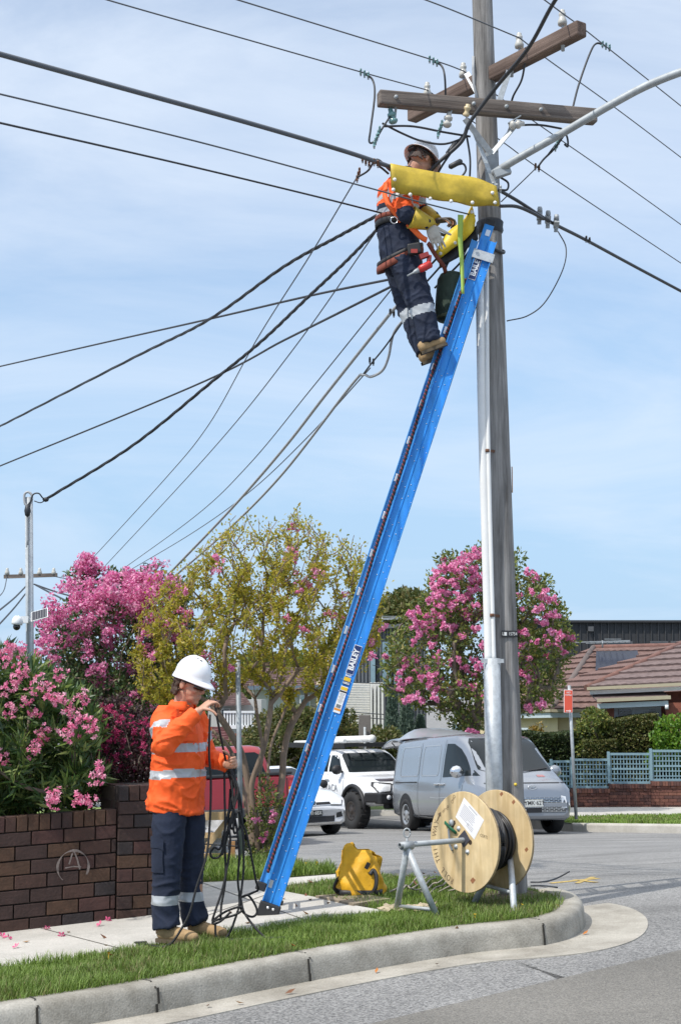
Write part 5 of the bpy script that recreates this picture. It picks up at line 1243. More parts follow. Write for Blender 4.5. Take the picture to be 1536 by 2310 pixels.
def loft_body(b, st, sub=5):
    """st: (x, ztop, zbelt, halfwidth, roofhalf, zbottom)"""
    S = []
    for i in range(len(st) - 1):
        for j in range(sub):
            t = j / sub; p0 = st[max(i - 1, 0)]; p1 = st[i]; p2 = st[i + 1]; p3 = st[min(i + 2, len(st) - 1)]
            r = []
            for k in range(6):
                if k == 0: r.append(p1[0] + (p2[0] - p1[0]) * t); continue
                dx = p2[0] - p1[0]
                m1 = (p2[k] - p0[k]) / max(p2[0] - p0[0], 1e-6) * dx; m2 = (p3[k] - p1[k]) / max(p3[0] - p1[0], 1e-6) * dx
                dl = p2[k] - p1[k]
                m1 = max(-3 * abs(dl), min(3 * abs(dl), m1)); m2 = max(-3 * abs(dl), min(3 * abs(dl), m2))
                r.append(p1[k] * (2 * t ** 3 - 3 * t * t + 1) + m1 * (t ** 3 - 2 * t * t + t) + p2[k] * (-2 * t ** 3 + 3 * t * t) + m2 * (t ** 3 - t * t))
            S.append(r)
    S.append(list(st[-1])); rows = []
    for x, zt, zbt, w, wr, zb in S:
        h = car_ring(zt, zbt, w, wr, zb); rows.append([V((x, -y, z)) for y, z in h] + [V((x, y, z)) for y, z in h[-2:0:-1]])
    n = len(rows[0]); vs = [p for r in rows for p in r]; k = len(rows)
    fs = [(i * n + j, (i + 1) * n + j, (i + 1) * n + (j + 1) % n, i * n + (j + 1) % n) for i in range(k - 1) for j in range(n)]
    b.add(vs, fs, 0, True); o = len(b.v) - len(vs)
    b.f.append([o + j for j in range(n)]); b.m.append(0); b.s.append(False)
    b.f.append([o + (k - 1) * n + j for j in range(n)][::-1]); b.m.append(0); b.s.append(False)
def rring(x0, x1, hw, z, r=0.12, n=5, nose=0.0):
    pts = []
    for cx, cy, a0 in ((x1 - r, hw - r, 0), (x0 + r, hw - r, 90), (x0 + r, -hw + r, 180), (x1 - r, -hw + r, 270)):
        for i in range(n):
            a = R(a0 + 90 * i / (n - 1)); pts.append(V((cx + math.cos(a) * r, cy + math.sin(a) * r, z)))
    return [p + V((nose * (1 - (p.y / hw) ** 2) if p.x > (x0 + x1) / 2 else 0, 0, 0)) for p in pts]
def cabin(b, rings):
    n = len(rings[0]); vs = [p for r in rings for p in r]; k = len(rings)
    b.add(vs, [(i * n + j, i * n + (j + 1) % n, (i + 1) * n + (j + 1) % n, (i + 1) * n + j) for i in range(k - 1) for j in range(n)], 0, True)
    o = len(b.v) - len(vs); b.f.append([o + (k - 1) * n + j for j in range(n)]); b.m.append(0); b.s.append(True)
class Car:
    def __init__(s, name, label, cat, x, y, heading, dz=0.0, pitch=0.0):
        s.root = thing(name, label, cat, (x, y, zr(x, y) + dz), heading); s.b = MB()
        ax = V((math.cos(heading), math.sin(heading)))
        g = (zr(x + ax.x * 1.5, y + ax.y * 1.5) - zr(x - ax.x * 1.5, y - ax.y * 1.5)) / 3; g2 = (zr(x - ax.y, y + ax.x) - zr(x + ax.y, y - ax.x)) / 2
        s.root.rotation_euler = (math.atan(g2), -math.atan(g) + pitch, heading)
    def body(s, m, name='body'):
        me = s.b.mesh(name, m); recalc(me); s.o = bpy.data.objects.new(name, me); COL.objects.link(s.o); s.o.parent = s.root
        bm = bmesh.new(); bm.from_mesh(me); s.bvh = BVHTree.FromBMesh(bm); bm.free(); s.o['_base'] = (0, 0, 0)
    def hit(s, axis, u, v):
        if axis == 'R': o, d = V((u, -4, v)), V((0, 1, 0))
        elif axis == 'L': o, d = V((u, 4, v)), V((0, -1, 0))
        elif axis == 'F': o, d = V((5, u, v)), V((-1, 0, 0))
        elif axis == 'B': o, d = V((-5, u, v)), V((1, 0, 0))
        else: o, d = V((u, v, 5)), V((0, 0, -1))
        p, n, i, t = s.bvh.ray_cast(o, d)
        return p, (n if n is None or n.dot(d) < 0 else -n), d
    def decal(s, name, poly, axis, m, off=0.004, rings=4, parent=None, dens=0.08):
        """panel lying on the body, outline given in the projection plane of axis"""
        P = []; k = len(poly)
        for i in range(k):
            a, c = V(poly[i]).to_2d() if len(poly[i]) > 2 else V((*poly[i], 0)).to_2d(), V((*poly[(i + 1) % k], 0)).to_2d()
            n = max(1, int((c - a).length / dens))
            P += [a.lerp(c, j / n) for j in range(n)]
        cx = sum((p for p in P), V((0, 0))) / len(P); rows = []
        last = None
        for j in range(rings + 1):
            f = 1 - j / rings * 0.999; row = []
            for p in P:
                for g in range(21):
                    q = cx + (p - cx) * f * (1 - g / 20); h, nn, d = s.hit(axis, q.x, q.y)
                    if h is not None: break
                if h is None: h, nn = (last if last else (V((0, 0, 0)), -d))
                last = (h, nn); row.append(h + nn * off)
            rows.append(row)
        b = MB(); n = len(P); vs = [p for r in rows for p in r]
        b.add(vs, [(i * n + j, i * n + (j + 1) % n, (i + 1) * n + (j + 1) % n, (i + 1) * n + j) for i in range(rings) for j in range(n)], 0, True)
        o = b.build(name, m, parent or s.root, local=True); recalc(o.data)
        # make normals face outwards
        if len(o.data.polygons):
            dirv = {'R': V((0, -1, 0)), 'L': V((0, 1, 0)), 'F': V((1, 0, 0)), 'B': V((-1, 0, 0)), 'T': V((0, 0, 1))}[axis]
            if sum((pl.normal.dot(dirv) * pl.area for pl in o.data.polygons)) < 0: o.data.flip_normals()
        return o
    def line(s, name, pts, axis, m, w=0.012, off=0.005):
        P = [V((*p, 0)) for p in pts]; D = []
        for i in range(len(P) - 1):
            n = max(1, int((P[i + 1] - P[i]).length / 0.08)); D += [P[i].lerp(P[i + 1], j / n) for j in range(n)]
        D.append(P[-1]); rows = []
        for i, p in enumerate(D):
            t = (D[min(i + 1, len(D) - 1)] - D[max(i - 1, 0)]).normalized(); nn = V((-t.y, t.x, 0)) * w / 2; r = []
            for q in (p + nn, p - nn):
                h, no, d = s.hit(axis, q.x, q.y)
                r.append(h + no * off if h is not None else (rows[-1][len(r)] if rows else V((0, 0, 0))))
            rows.append(r)
        b = MB(); b.grid(rows, smooth=False); return b.build(name, m, s.root, local=True)
    def wheel(s, x, y, r, w, rimr, m=None, holes=8, turn=0.0, lug=False):
        sg = 1 if y > 0 else -1
        e = bpy.data.objects.new('wheel', None)
        b = MB(); c = V((x, y, r))
        ax = V((math.sin(turn) * -sg, sg * math.cos(turn), 0))
        b.lathe([(rimr, -w), (r * 0.93, -w), (r, -w * 0.85), (r, -w * 0.12), (r * 0.95, 0.0), (rimr * 1.02, 0.0), (rimr, -0.02)], c, ax, 28)
        if lug:
            for k in range(28):
                a = 2 * math.pi * k / 28; q = c + V((math.cos(a) * r, 0, math.sin(a) * r)) - ax * (w * 0.3 if k % 2 else w * 0.6)
                b.box(q, (0.05, w * 0.45, 0.045), Matrix.Rotation(-a, 3, 'Y'))
        wo_ = b.build('wheel', M_tyre, s.root, local=True)
        b = MB(); b.lathe([(0.0, -0.005), (rimr * 0.25, -0.005), (rimr * 0.3, -0.02), (rimr * 0.75, -0.03), (rimr * 0.85, -0.012), (rimr, -0.004), (rimr, -0.05)], c, ax, 24)
        b.build('rim', m or M_rim, wo_, local=True)
        for k in range(holes):
            a = 2 * math.pi * k / holes; q = c + V((math.cos(a) * rimr * 0.62, 0, math.sin(a) * rimr * 0.62)) - ax * 0.022
            hb = MB(); hb.lathe([(rimr * 0.12, 0), (rimr * 0.1, 0.003), (0, 0.003)], q, ax, 8); hb.build('rim_hole', M_blkpl, wo_, local=True)
        # arch lining
        return wo_
    def arch(s, x, z, r, axis, m=None):
        s.decal('wheel_arch', [(x + r * math.cos(R(a)), max(z + r * math.sin(R(a)), 0.30)) for a in range(0, 181, 9)], axis, m or M_blkpl, 0.003, 4)
    def mirror(s, x, y, z, m, sc=1.0):
        b = MB(); sg = 1 if y > 0 else -1; b.ball((x, y + sg * 0.12, z), (0.075 * sc, 0.12 * sc, 0.10 * sc), 10); b.beam((x, y - sg * 0.04, z - 0.06), (x, y + sg * 0.1, z - 0.02), 0.04, 0.05); return b.build('mirror', m, s.root, local=True)
    def plate(s, y, z, w, h, txt, bgm, fgm, x=None, size=0.085, tilt=0.0):
        hx, n, d = s.hit('F', y, z); X = (hx.x if hx is not None else 2.6) + 0.03 if x is None else x
        b = MB(); b.box((X, y, z), (0.014, w, h)); p = b.build('number_plate', bgm, s.root, local=True, bevel=0.004)
        text('plate_lettering', txt, size, (X + 0.009, y, z), (0, 1, 0), (0, 0, 1), fgm, p, local=True, bold=0.001, sx=0.95)

# ---- silver grey van
hd = R(-90 + 19)
van = Car('van', 'silver grey panel van parked facing the kerb, with a raised tailgate, behind the cable reel', 'van', 2.88, 32.0, hd, dz=0.0)
M_van = mat('silver_grey_paint', (0.30, 0.32, 0.35), 0.26, 0.5, var=0.04, scale=2, coat=0.8)
loft_body(van.b, [(-2.60, 1.60, 1.05, 0.84, 0.68, 0.50), (-2.56, 1.86, 1.10, 0.93, 0.77, 0.36), (-2.35, 1.95, 1.10, 0.965, 0.80, 0.30), (-1.2, 1.985, 1.09, 0.995, 0.82, 0.27), (0.2, 1.99, 1.07, 1.0, 0.82, 0.27), (0.75, 1.97, 1.05, 1.0, 0.80, 0.27), (1.15, 1.84, 1.03, 1.0, 0.77, 0.27), (1.6, 1.55, 1.00, 0.99, 0.76, 0.27), (2.0, 1.28, 0.97, 0.965, 0.76, 0.27), (2.22, 1.14, 0.93, 0.93, 0.74, 0.27), (2.45, 1.01, 0.86, 0.87, 0.70, 0.27), (2.57, 0.86, 0.72, 0.80, 0.64, 0.30), (2.615, 0.62, 0.52, 0.74, 0.60, 0.36)], 6)
van.body(M_van)
van.decal('windscreen', [(-0.74, 1.22), (0.74, 1.22), (0.80, 1.26), (0.71, 1.80), (0.62, 1.89), (-0.62, 1.89), (-0.71, 1.80), (-0.80, 1.26)], 'F', M_cglass, 0.006, 8)
for ax in 'RL':
    van.decal('door_glass', [(0.42, 1.12), (1.72, 1.14), (1.62, 1.27), (1.32, 1.52), (1.08, 1.68), (0.78, 1.79), (0.44, 1.80)], ax, M_cglass, 0.005)
    van.decal('quarter_glass', [(1.76, 1.14), (2.02, 1.13), (1.74, 1.25)], ax, M_cglass, 0.005)
    for x0, x1 in ((-0.78, 0.16), (-2.05, -0.95)):
        van.line('pressed_edge_highlight', [(x0, 1.22), (x0 + 0.02, 1.72), (x0 + 0.08, 1.78), (x1 - 0.06, 1.78), (x1, 1.70), (x1, 1.22), (x1 - 0.05, 1.16), (x0 + 0.05, 1.16), (x0, 1.22)], ax, mat('van_edge_highlight', (0.42, 0.44, 0.47), 0.25, 0.4, var=0), 0.022)  # paler lines: light catching the pressed edges, put into the colour
    van.line('sliding_track', [(-2.3, 1.03), (-0.95, 1.03)], ax, M_blkpl, 0.022)
    for pts in ([(0.30, 0.30), (0.32, 1.05), (0.38, 1.88)], [(-0.9, 0.36), (-0.9, 1.85)], [(1.5, 1.05), (1.42, 0.85), (1.46, 0.5)], [(-0.9, 0.34), (0.3, 0.30), (1.3, 0.30)], [(-2.42, 0.6), (-2.42, 1.85)]):
        van.line('panel_gap', pts, ax, M_blkpl, 0.010)
    van.line('side_crease_highlight', [(-0.2, 0.72), (0.15, 0.70), (0.7, 0.72)], ax, mat('van_edge_highlight', (0.42, 0.44, 0.47), 0.25, 0.4, var=0), 0.02)  # crease highlight drawn as a paler strip
    sg = -1 if ax == 'R' else 1
    for x in (0.18, 0.46):
        h, n_, d_ = van.hit(ax, x, 0.98); b = MB(); b.box(h + n_ * 0.025, (0.21, 0.04, 0.045)); b.build('door_handle', M_chrome, van.root, local=True, bevel=0.012)
    van.arch(-1.62, 0.36, 0.44, ax); van.arch(1.62, 0.36, 0.44, ax)
    van.mirror(1.42, sg * 0.96, 1.22, M_chrome if ax == 'R' else M_van, 1.25)
    for x in (-1.62, 1.62): van.wheel(x, sg * 1.0, 0.345, 0.23, 0.225)
    van.line('lower_trim', [(-2.3, 0.31), (2.2, 0.31)], ax, M_blkpl, 0.06)
van.line('light_bar', [(-0.86, 0.985), (0.86, 0.985)], 'F', M_blkpl, 0.018)
M_vgr = mat('dark_chrome_grille', (0.16, 0.17, 0.18), 0.3, 0.6, var=0.05)
van.decal('grille', [(-0.68, 0.70), (0.68, 0.70), (0.68, 0.42), (-0.68, 0.42)], 'F', M_blkpl, 0.006, 3)
for k in range(10):
    if 3 <= k <= 5 : pass
    z = 0.435 + k * 0.028; van.line('grille_bar', [(-0.67, z), (0.67, z)], 'F', M_chrome, 0.009, 0.010)
b = MB()
for k in range(10):
    for j in range(13):
        y = -0.62 + j * 0.1 + (0.05 if k % 2 else 0); z = 0.449 + k * 0.028
        h, n_, d_ = van.hit('F', y, z)
        if h is not None: b.box(h + V((0.008, 0, 0)), (0.006, 0.012, 0.028))
b.build('grille_slats', M_chrome, van.root, local=True)['kind'] = 'stuff'
van.decal('bumper_band', [(-0.70, 0.53), (0.70, 0.53), (0.70, 0.60), (-0.70, 0.60)], 'F', M_van, 0.018, 2)
van.decal('tow_cover', [(-0.16, 0.425), (0.16, 0.425), (0.16, 0.51), (-0.16, 0.51)], 'F', M_blkpl, 0.022, 2)
van.plate(0.0, 0.60, 0.38, 0.135, 'YMK\u00b762T', M_plate, M_plateb, size=0.115)
for sg in (-1, 1): van.decal('headlamp', [(sg * 0.60, 0.50), (sg * 0.71, 0.50), (sg * 0.70, 0.72), (sg * 0.60, 0.74)], 'F', M_lamp, 0.008, 2)
hx, n_, d_ = van.hit('F', 0, 0.90); em = MB()
em.tube([hx + V((0.015, 0.085 * math.cos(a), 0.045 * math.sin(a))) for a in [i * math.pi / 10 for i in range(21)]], 0.007, 6)
em.beam(hx + V((0.015, -0.045, -0.028)), hx + V((0.015, -0.02, 0.028)), 0.01, 0.012, up=V((1, 0, 0))); em.beam(hx + V((0.015, 0.02, -0.028)), hx + V((0.015, 0.045, 0.028)), 0.01, 0.012, up=V((1, 0, 0))); em.beam(hx + V((0.015, -0.033, -0.004)), hx + V((0.015, 0.033, 0.004)), 0.01, 0.012, up=V((1, 0, 0)))
em.build('bonnet_emblem', M_chrome, van.root, local=True)
van.line('wiper', [(-0.7, 1.20), (-0.1, 1.26)], 'F', M_blkpl, 0.02, 0.02); van.line('wiper', [(0.0, 1.20), (0.62, 1.27)], 'F', M_blkpl, 0.02, 0.02)
van.decal('bonnet_sticker', [(0.25, 1.10), (0.42, 1.10), (0.40, 1.14), (0.25, 1.14)], 'F', mat('faded_red', (0.38, 0.18, 0.18), 0.5, var=0), 0.005, 1)
# raised tailgate and roof spoiler
b = MB(); rows = []
for i in range(9):
    t = i / 8; x = -2.45 - 1.15 * t; z = 2.00 + 0.10 * math.sin(t * math.pi) - 0.12 * t; rows.append([V((x, y, z - 0.05 * abs(y / 0.8) ** 3)) for y in [-0.78 + 0.156 * j for j in range(11)]])
b.grid(rows); o = b.build('tailgate', M_van, van.root, local=True); recalc(o.data); sd = o.modifiers.new('t', 'SOLIDIFY'); sd.thickness = 0.05; sd.offset = -1
b = MB()
for sg in (-1, 1): b.tube([V((-2.5, sg * 0.68, 1.6)), V((-3.1, sg * 0.72, 1.93))], 0.012, 6)
b.build('gas_struts', M_blkpl, van.root, local=True)
b = MB(); b.box((-3.0, 0, 1.955), (1.1, 1.42, 0.03)); b.build('tailgate_lining', M_blkpl, van.root, local=True, bevel=0.01)
b = MB(); rows = []
for i in range(9):
    t = i / 8; x = -2.5 + 1.6 * t; hgt = 0.27 * (1 - t) ** 0.7 * min(1, 0.45 + t * 6); rows.append([V((x, y, 1.985 + hgt * (1 - abs(y / 0.8) ** 4))) for y in [-0.8 + 0.16 * j for j in range(11)]])
b.grid(rows); o = b.build('roof_spoiler', mat('pale_grey_paint', (0.36, 0.38, 0.41), 0.35, 0.2, var=0.03, coat=0.5), van.root, local=True); recalc(o.data)

# ---- white utility truck
ute = Car('utility_truck', 'white utility truck with black bull bar and roof rack beside the silver van', 'utility truck', 0.36, 37.1, R(-90 + 29), dz=0.0)
M_wht = mat('white_paint', (0.74, 0.75, 0.77), 0.3, var=0.02, coat=0.6)
loft_body(ute.b, [(-2.60, 1.22, 1.10, 0.86, 0.80, 0.62), (-2.5, 1.26, 1.12, 0.92, 0.86, 0.55), (-0.6, 1.27, 1.14, 0.93, 0.86, 0.50), (0.9, 1.24, 1.14, 0.93, 0.84, 0.50), (1.3, 1.22, 1.12, 0.93, 0.80, 0.50), (1.9, 1.18, 1.06, 0.92, 0.78, 0.52), (2.3, 1.10, 0.98, 0.88, 0.74, 0.55), (2.48, 0.98, 0.88, 0.80, 0.66, 0.60), (2.52, 0.85, 0.78, 0.74, 0.60, 0.64)], 5)
cabin(ute.b, [rring(-0.75, 1.25, 0.86, 1.18, 0.14), rring(-0.70, 1.00, 0.83, 1.38, 0.15), rring(-0.62, 0.62, 0.75, 1.68, 0.16), rring(-0.56, 0.45, 0.70, 1.78, 0.18), rring(-0.40, 0.30, 0.55, 1.82, 0.2)])
ute.body(M_wht)
ute.decal('windscreen', [(-0.76, 1.29), (0.76, 1.29), (0.66, 1.68), (0.58, 1.73), (-0.58, 1.73), (-0.66, 1.68)], 'F', M_cglass, 0.007, 6)
for ax in 'RL':
    sg = -1 if ax == 'R' else 1
    ute.decal('door_glass', [(0.28, 1.31), (0.96, 1.30), (0.62, 1.63), (0.50, 1.69), (0.28, 1.69)], ax, M_cglass, 0.006); ute.decal('door_glass', [(-0.58, 1.31), (0.20, 1.31), (0.20, 1.69), (-0.50, 1.68)], ax, M_cglass, 0.006)
    for pts in ([(0.24, 0.55), (0.24, 1.25)], [(1.12, 0.62), (1.08, 1.2)], [(-0.66, 0.7), (-0.66, 1.25)], [(1.12, 0.58), (-0.66, 0.56)]): ute.line('panel_gap', pts, ax, M_blkpl, 0.010)
    for x in (0.34, -0.52):
        h, n_, d_ = ute.hit(ax, x, 1.12); b = MB(); b.box(h + n_ * 0.02, (0.18, 0.03, 0.04)); b.build('door_handle', M_chrome, ute.root, local=True, bevel=0.01)
    ute.arch(-1.58, 0.46, 0.52, ax); ute.arch(1.60, 0.46, 0.54, ax)
    for xx in (1.60, -1.58):
        b = MB(); b.tube([V((xx + 0.54 * math.cos(R(a)), sg * 0.96, 0.46 + 0.54 * math.sin(R(a)))) for a in range(0, 181, 15)], 0.045, 8)
        b.build('arch_flare', M_blkpl, ute.root, local=True)
    for x in (-1.58, 1.60): ute.wheel(x, sg * 1.02, 0.43, 0.30, 0.22, mat('bronze_rim', (0.06, 0.05, 0.045), 0.5, 0.5, var=0.1), 6, lug=True)
    ute.mirror(0.98, sg * 0.90, 1.36, M_blkpl, 1.15)
    b = MB(); b.beam((-0.6, sg * 0.95, 0.45), (1.05, sg * 0.95, 0.45), 0.14, 0.06); b.build('side_step', M_blkpl, ute.root, local=True, bevel=0.02)
for sg in (-1, 1):
    ute.decal('headlamp', [(sg * 0.42, 1.02), (sg * 0.80, 1.06), (sg * 0.84, 0.99), (sg * 0.78, 0.84), (sg * 0.50, 0.86)], 'F', M_lamp, 0.012, 3)
    ute.line('lamp_trim', [(sg * 0.42, 1.02), (sg * 0.50, 0.86), (sg * 0.78, 0.84), (sg * 0.84, 0.99), (sg * 0.80, 1.06), (sg * 0.42, 1.02)], 'F', M_blkpl, 0.03, 0.014)
ute.decal('grille', [(-0.40, 0.80), (0.40, 0.80), (0.38, 1.03), (-0.38, 1.03)], 'F', M_blkpl, 0.01, 3)
ute.line('grille_trim', [(-0.40, 1.02), (-0.25, 0.82), (0.25, 0.82), (0.40, 1.02)], 'F', M_chrome, 0.05, 0.014)
ute.decal('bonnet_guard', [(-0.70, 1.13), (0.70, 1.13), (0.66, 1.085), (-0.66, 1.085)], 'F', mat('smoked_guard', (0.05, 0.03, 0.03), 0.2, var=0, spec=0.8), 0.02, 2)
b = MB(); b.box((2.62, 0, 0.72), (0.28, 1.80, 0.24)); b.box((2.55, 0, 0.55), (0.22, 1.3, 0.14))
for sg in (-1, 1): b.box((2.45, sg * 0.86, 0.74), (0.45, 0.22, 0.22), Matrix.Rotation(R(-sg * 28), 3, 'Z'))
b.build('bull_bar', M_blkpl, ute.root, local=True, bevel=0.03)
b = MB(); b.tube(spline([(2.66, -0.46, 0.82), (2.68, -0.38, 0.97), (2.68, 0, 1.0), (2.68, 0.38, 0.97), (2.66, 0.46, 0.82)], 5), 0.026, 8); b.build('bull_bar_hoop', M_blkpl, ute.root, local=True)
for sg in (-1, 1):
    b = MB(); b.lathe([(0.0, 0.02), (0.05, 0.015), (0.055, 0.0)], (2.765, sg * 0.68, 0.74), (1, 0, 0), 12); b.build('fog_lamp', M_lamp, ute.root, local=True)
b = MB()
for x in (-0.5, 0.0, 0.4): b.beam((x, -0.72, 1.90), (x, 0.72, 1.90), 0.05, 0.03)
for y in (-0.70, -0.35, 0, 0.35, 0.70): b.beam((-2.3, y, 1.93), (0.85, y, 1.93), 0.05, 0.035)
b.build('roof_rack', M_blkpl, ute.root, local=True)
b = MB()
for y in (-0.72, 0.72): b.beam((0.86, y, 1.90), (-2.35, y, 1.97), 0.03, 0.12)
b.beam((0.86, -0.72, 1.92), (0.86, 0.72, 1.92), 0.03, 0.08); b.build('rack_rail', M_blkpl, ute.root, local=True)
b = MB(); b.tube([V((-2.4, 0.2, 2.06)), V((0.55, 0.2, 2.06))], 0.085, 14); b.lathe([(0.095, -0.06), (0.1, 0.0), (0.09, 0.05), (0, 0.06)], (0.57, 0.2, 2.06), (1, 0, 0), 14); b.build('conduit_carrier', M_pvc, ute.root, local=True)
b = MB(); b.tube([V((-2.4, -0.35, 2.02)), V((0.2, -0.35, 2.02))], 0.05, 10); b.build('conduit_carrier', M_pvc, ute.root, local=True)
M_logo = mat('grey_lettering', (0.22, 0.23, 0.25), 0.5, var=0); M_logob = mat('blue_logo', (0.03, 0.07, 0.42), 0.4, var=0)
hx, n_, d_ = ute.hit('R', 0.2, 0.93)
text('door_lettering', 'TORRACA', 0.24, (0.30, hx.y - 0.012, 0.93), (1, 0, 0), (0, 0, 1), M_logo, ute.root, local=True, sx=0.95)
text('door_lettering', 'ELECTRICAL', 0.15, (0.30, hx.y - 0.012, 0.74), (1, 0, 0), (0, 0, 1), M_logo, ute.root, local=True, sx=0.85)
b = MB(); rows = []
for k in range(15):
    a = R(-30 + k * 17); r0 = 0.11 + 0.008 * k; rows.append([V((-0.42 + r0 * math.cos(a), hx.y - 0.012, 1.08 + r0 * math.sin(a))), V((-0.42 + (r0 - 0.03) * math.cos(a), hx.y - 0.012, 1.08 + (r0 - 0.03) * math.sin(a)))])
b.grid(rows, smooth=False); b.build('door_logo', M_logob, ute.root, local=True)
ute.decal('sill_stripe', [(0.75, 0.56), (1.05, 0.56), (1.0, 0.70), (0.9, 0.62)], 'R', M_logob, 0.006, 1)

# ---- white hatchback
hb = Car('hatchback', 'white hatchback facing the viewer, half hidden behind the foot of the blue ladder', 'hatchback', -1.50, 32.7, R(-90 + 28))
loft_body(hb.b, [(-2.05, 0.95, 0.85, 0.74, 0.66, 0.40), (-1.98, 1.02, 0.92, 0.82, 0.72, 0.30), (-1.4, 1.03, 0.95, 0.88, 0.78, 0.22), (0.6, 0.99, 0.92, 0.89, 0.78, 0.20), (1.0, 0.97, 0.90, 0.89, 0.76, 0.20), (1.5, 0.90, 0.82, 0.88, 0.72, 0.20), (1.85, 0.80, 0.72, 0.84, 0.66, 0.20), (2.03, 0.68, 0.60, 0.76, 0.58, 0.22), (2.10, 0.54, 0.48, 0.68, 0.52, 0.26)], 6)
cabin(hb.b, [rring(-1.95, 1.15, 0.80, 0.94, 0.16), rring(-1.85, 0.85, 0.76, 1.10, 0.18), rring(-1.65, 0.30, 0.66, 1.36, 0.18), rring(-1.50, 0.10, 0.60, 1.44, 0.2), rring(-1.3, -0.1, 0.45, 1.47, 0.2)])
hb.body(M_wht)
hb.decal('windscreen', [(-0.70, 1.01), (0.70, 1.01), (0.57, 1.36), (0.50, 1.40), (-0.50, 1.40), (-0.57, 1.36)], 'F', M_cglass, 0.006, 6)
for ax in 'RL':
    sg = -1 if ax == 'R' else 1
    hb.decal('door_glass', [(-0.25, 1.03), (0.70, 1.02), (0.25, 1.33), (-0.25, 1.38)], ax, M_cglass, 0.005); hb.decal('door_glass', [(-1.3, 1.04), (-0.33, 1.03), (-0.33, 1.38), (-1.2, 1.34)], ax, M_cglass, 0.005)
    hb.arch(-1.32, 0.32, 0.36, ax); hb.arch(1.30, 0.32, 0.36, ax)
    for x in (-1.32, 1.30): hb.wheel(x, sg * 0.90, 0.315, 0.22, 0.22, None, 5)
    hb.mirror(0.72, sg * 0.84, 1.03, M_wht if ax == 'R' else M_blkpl, 0.95)
    hb.decal('headlamp', [(sg * 0.40, 0.665), (sg * 0.70, 0.72), (sg * 0.745, 0.69), (sg * 0.66, 0.585), (sg * 0.42, 0.60)], 'F', M_lamp, 0.008, 3)
    hb.line('lamp_trim', [(sg * 0.40, 0.60), (sg * 0.66, 0.585), (sg * 0.73, 0.68)], 'F', M_blkpl, 0.02, 0.012)
    hb.decal('air_intake', [(sg * 0.50, 0.34), (sg * 0.66, 0.36), (sg * 0.63, 0.46), (sg * 0.52, 0.44)], 'F', M_blkpl, 0.008, 2)
hb.decal('grille', [(-0.42, 0.60), (0.42, 0.60), (0.42, 0.665), (-0.42, 0.665)], 'F', M_blkpl, 0.007, 2); hb.line('grille_trim', [(-0.42, 0.602), (0.42, 0.602)], 'F', M_chrome, 0.012, 0.012)
hb.decal('lower_grille', [(-0.46, 0.27), (0.46, 0.27), (0.48, 0.39), (-0.48, 0.39)], 'F', M_blkpl, 0.008, 2); hb.line('bumper_lip', [(-0.62, 0.255), (0.62, 0.255)], 'F', M_chrome, 0.018, 0.02)
for k in range(4): hb.line('grille_slat', [(-0.46, 0.285 + 0.028 * k), (0.46, 0.285 + 0.028 * k)], 'F', mat('dark_slat', (0.05, 0.05, 0.055), 0.5, var=0), 0.008, 0.012)
hb.plate(0.0, 0.455, 0.372, 0.115, 'DTI\u00b768X', M_plateb, M_plate, size=0.10)
hx, n_, d_ = hb.hit('F', 0, 0.635); em = MB(); X = hx.x + 0.02; c_ = V((X, 0, 0.64))
em.tube([c_ + V((0, 0.072 * math.cos(a), 0.072 * math.sin(a))) for a in [i * math.pi / 12 for i in range(25)]], 0.008, 6)
for a, c in (((-0.04, 0.055), (-0.012, 0.0)), ((-0.012, 0.0), (0, 0.03)), ((0, 0.03), (0.012, 0.0)), ((0.012, 0), (0.04, 0.055)), ((-0.062, 0.025), (-0.026, -0.06)), ((-0.026, -0.06), (0, -0.008)), ((0, -0.008), (0.026, -0.06)), ((0.026, -0.06), (0.062, 0.025))):
    em.beam(c_ + V((0, a[0], a[1])), c_ + V((0, c[0], c[1])), 0.008, 0.013, up=V((1, 0, 0)))
em.build('bonnet_emblem', M_chrome, hb.root, local=True)
b = MB(); b.lathe([(0.0, 0.004), (0.068, 0.002)], c_ - V((0.004, 0, 0)), (1, 0, 0), 20); b.build('emblem_disc', M_blkpl, hb.root, local=True)

# ---- red pickup seen from behind
rp_ = Car('pickup_truck', 'red pickup truck seen from behind, parked beyond the tree trunk', 'pickup truck', -2.20, 28.6, R(90 + 14))
M_redp = mat('red_paint', (0.28, 0.012, 0.02), 0.3, var=0.04, coat=0.6)
loft_body(rp_.b, [(-2.64, 1.16, 1.08, 0.88, 0.84, 0.62), (-2.60, 1.20, 1.10, 0.92, 0.87, 0.56), (-0.8, 1.20, 1.10, 0.93, 0.87, 0.50), (0.9, 1.18, 1.08, 0.93, 0.84, 0.50), (1.9, 1.12, 1.0, 0.91, 0.76, 0.50), (2.5, 0.95, 0.85, 0.8, 0.65, 0.55)], 5)
cabin(rp_.b, [rring(-0.85, 1.25, 0.86, 1.12, 0.14), rring(-0.80, 1.00, 0.83, 1.34, 0.15), rring(-0.70, 0.62, 0.74, 1.66, 0.16), rring(-0.62, 0.45, 0.69, 1.76, 0.18), rring(-0.45, 0.30, 0.55, 1.80, 0.2)])
rp_.body(M_redp)
rp_.decal('rear_window', [(-0.72, 1.26), (0.72, 1.26), (0.62, 1.62), (0.55, 1.66), (-0.55, 1.66), (-0.62, 1.62)], 'B', M_cglass, 0.006, 5)
b = MB(); b.box((-1.7, 0, 1.235), (1.82, 1.66, 0.05)); b.build('tonneau_cover', M_blkpl, rp_.root, local=True, bevel=0.015)
b = MB(); b.box((-2.62, 0, 1.225), (0.06, 1.5, 0.045)); b.build('tailgate_cap', M_blkpl, rp_.root, local=True, bevel=0.01)
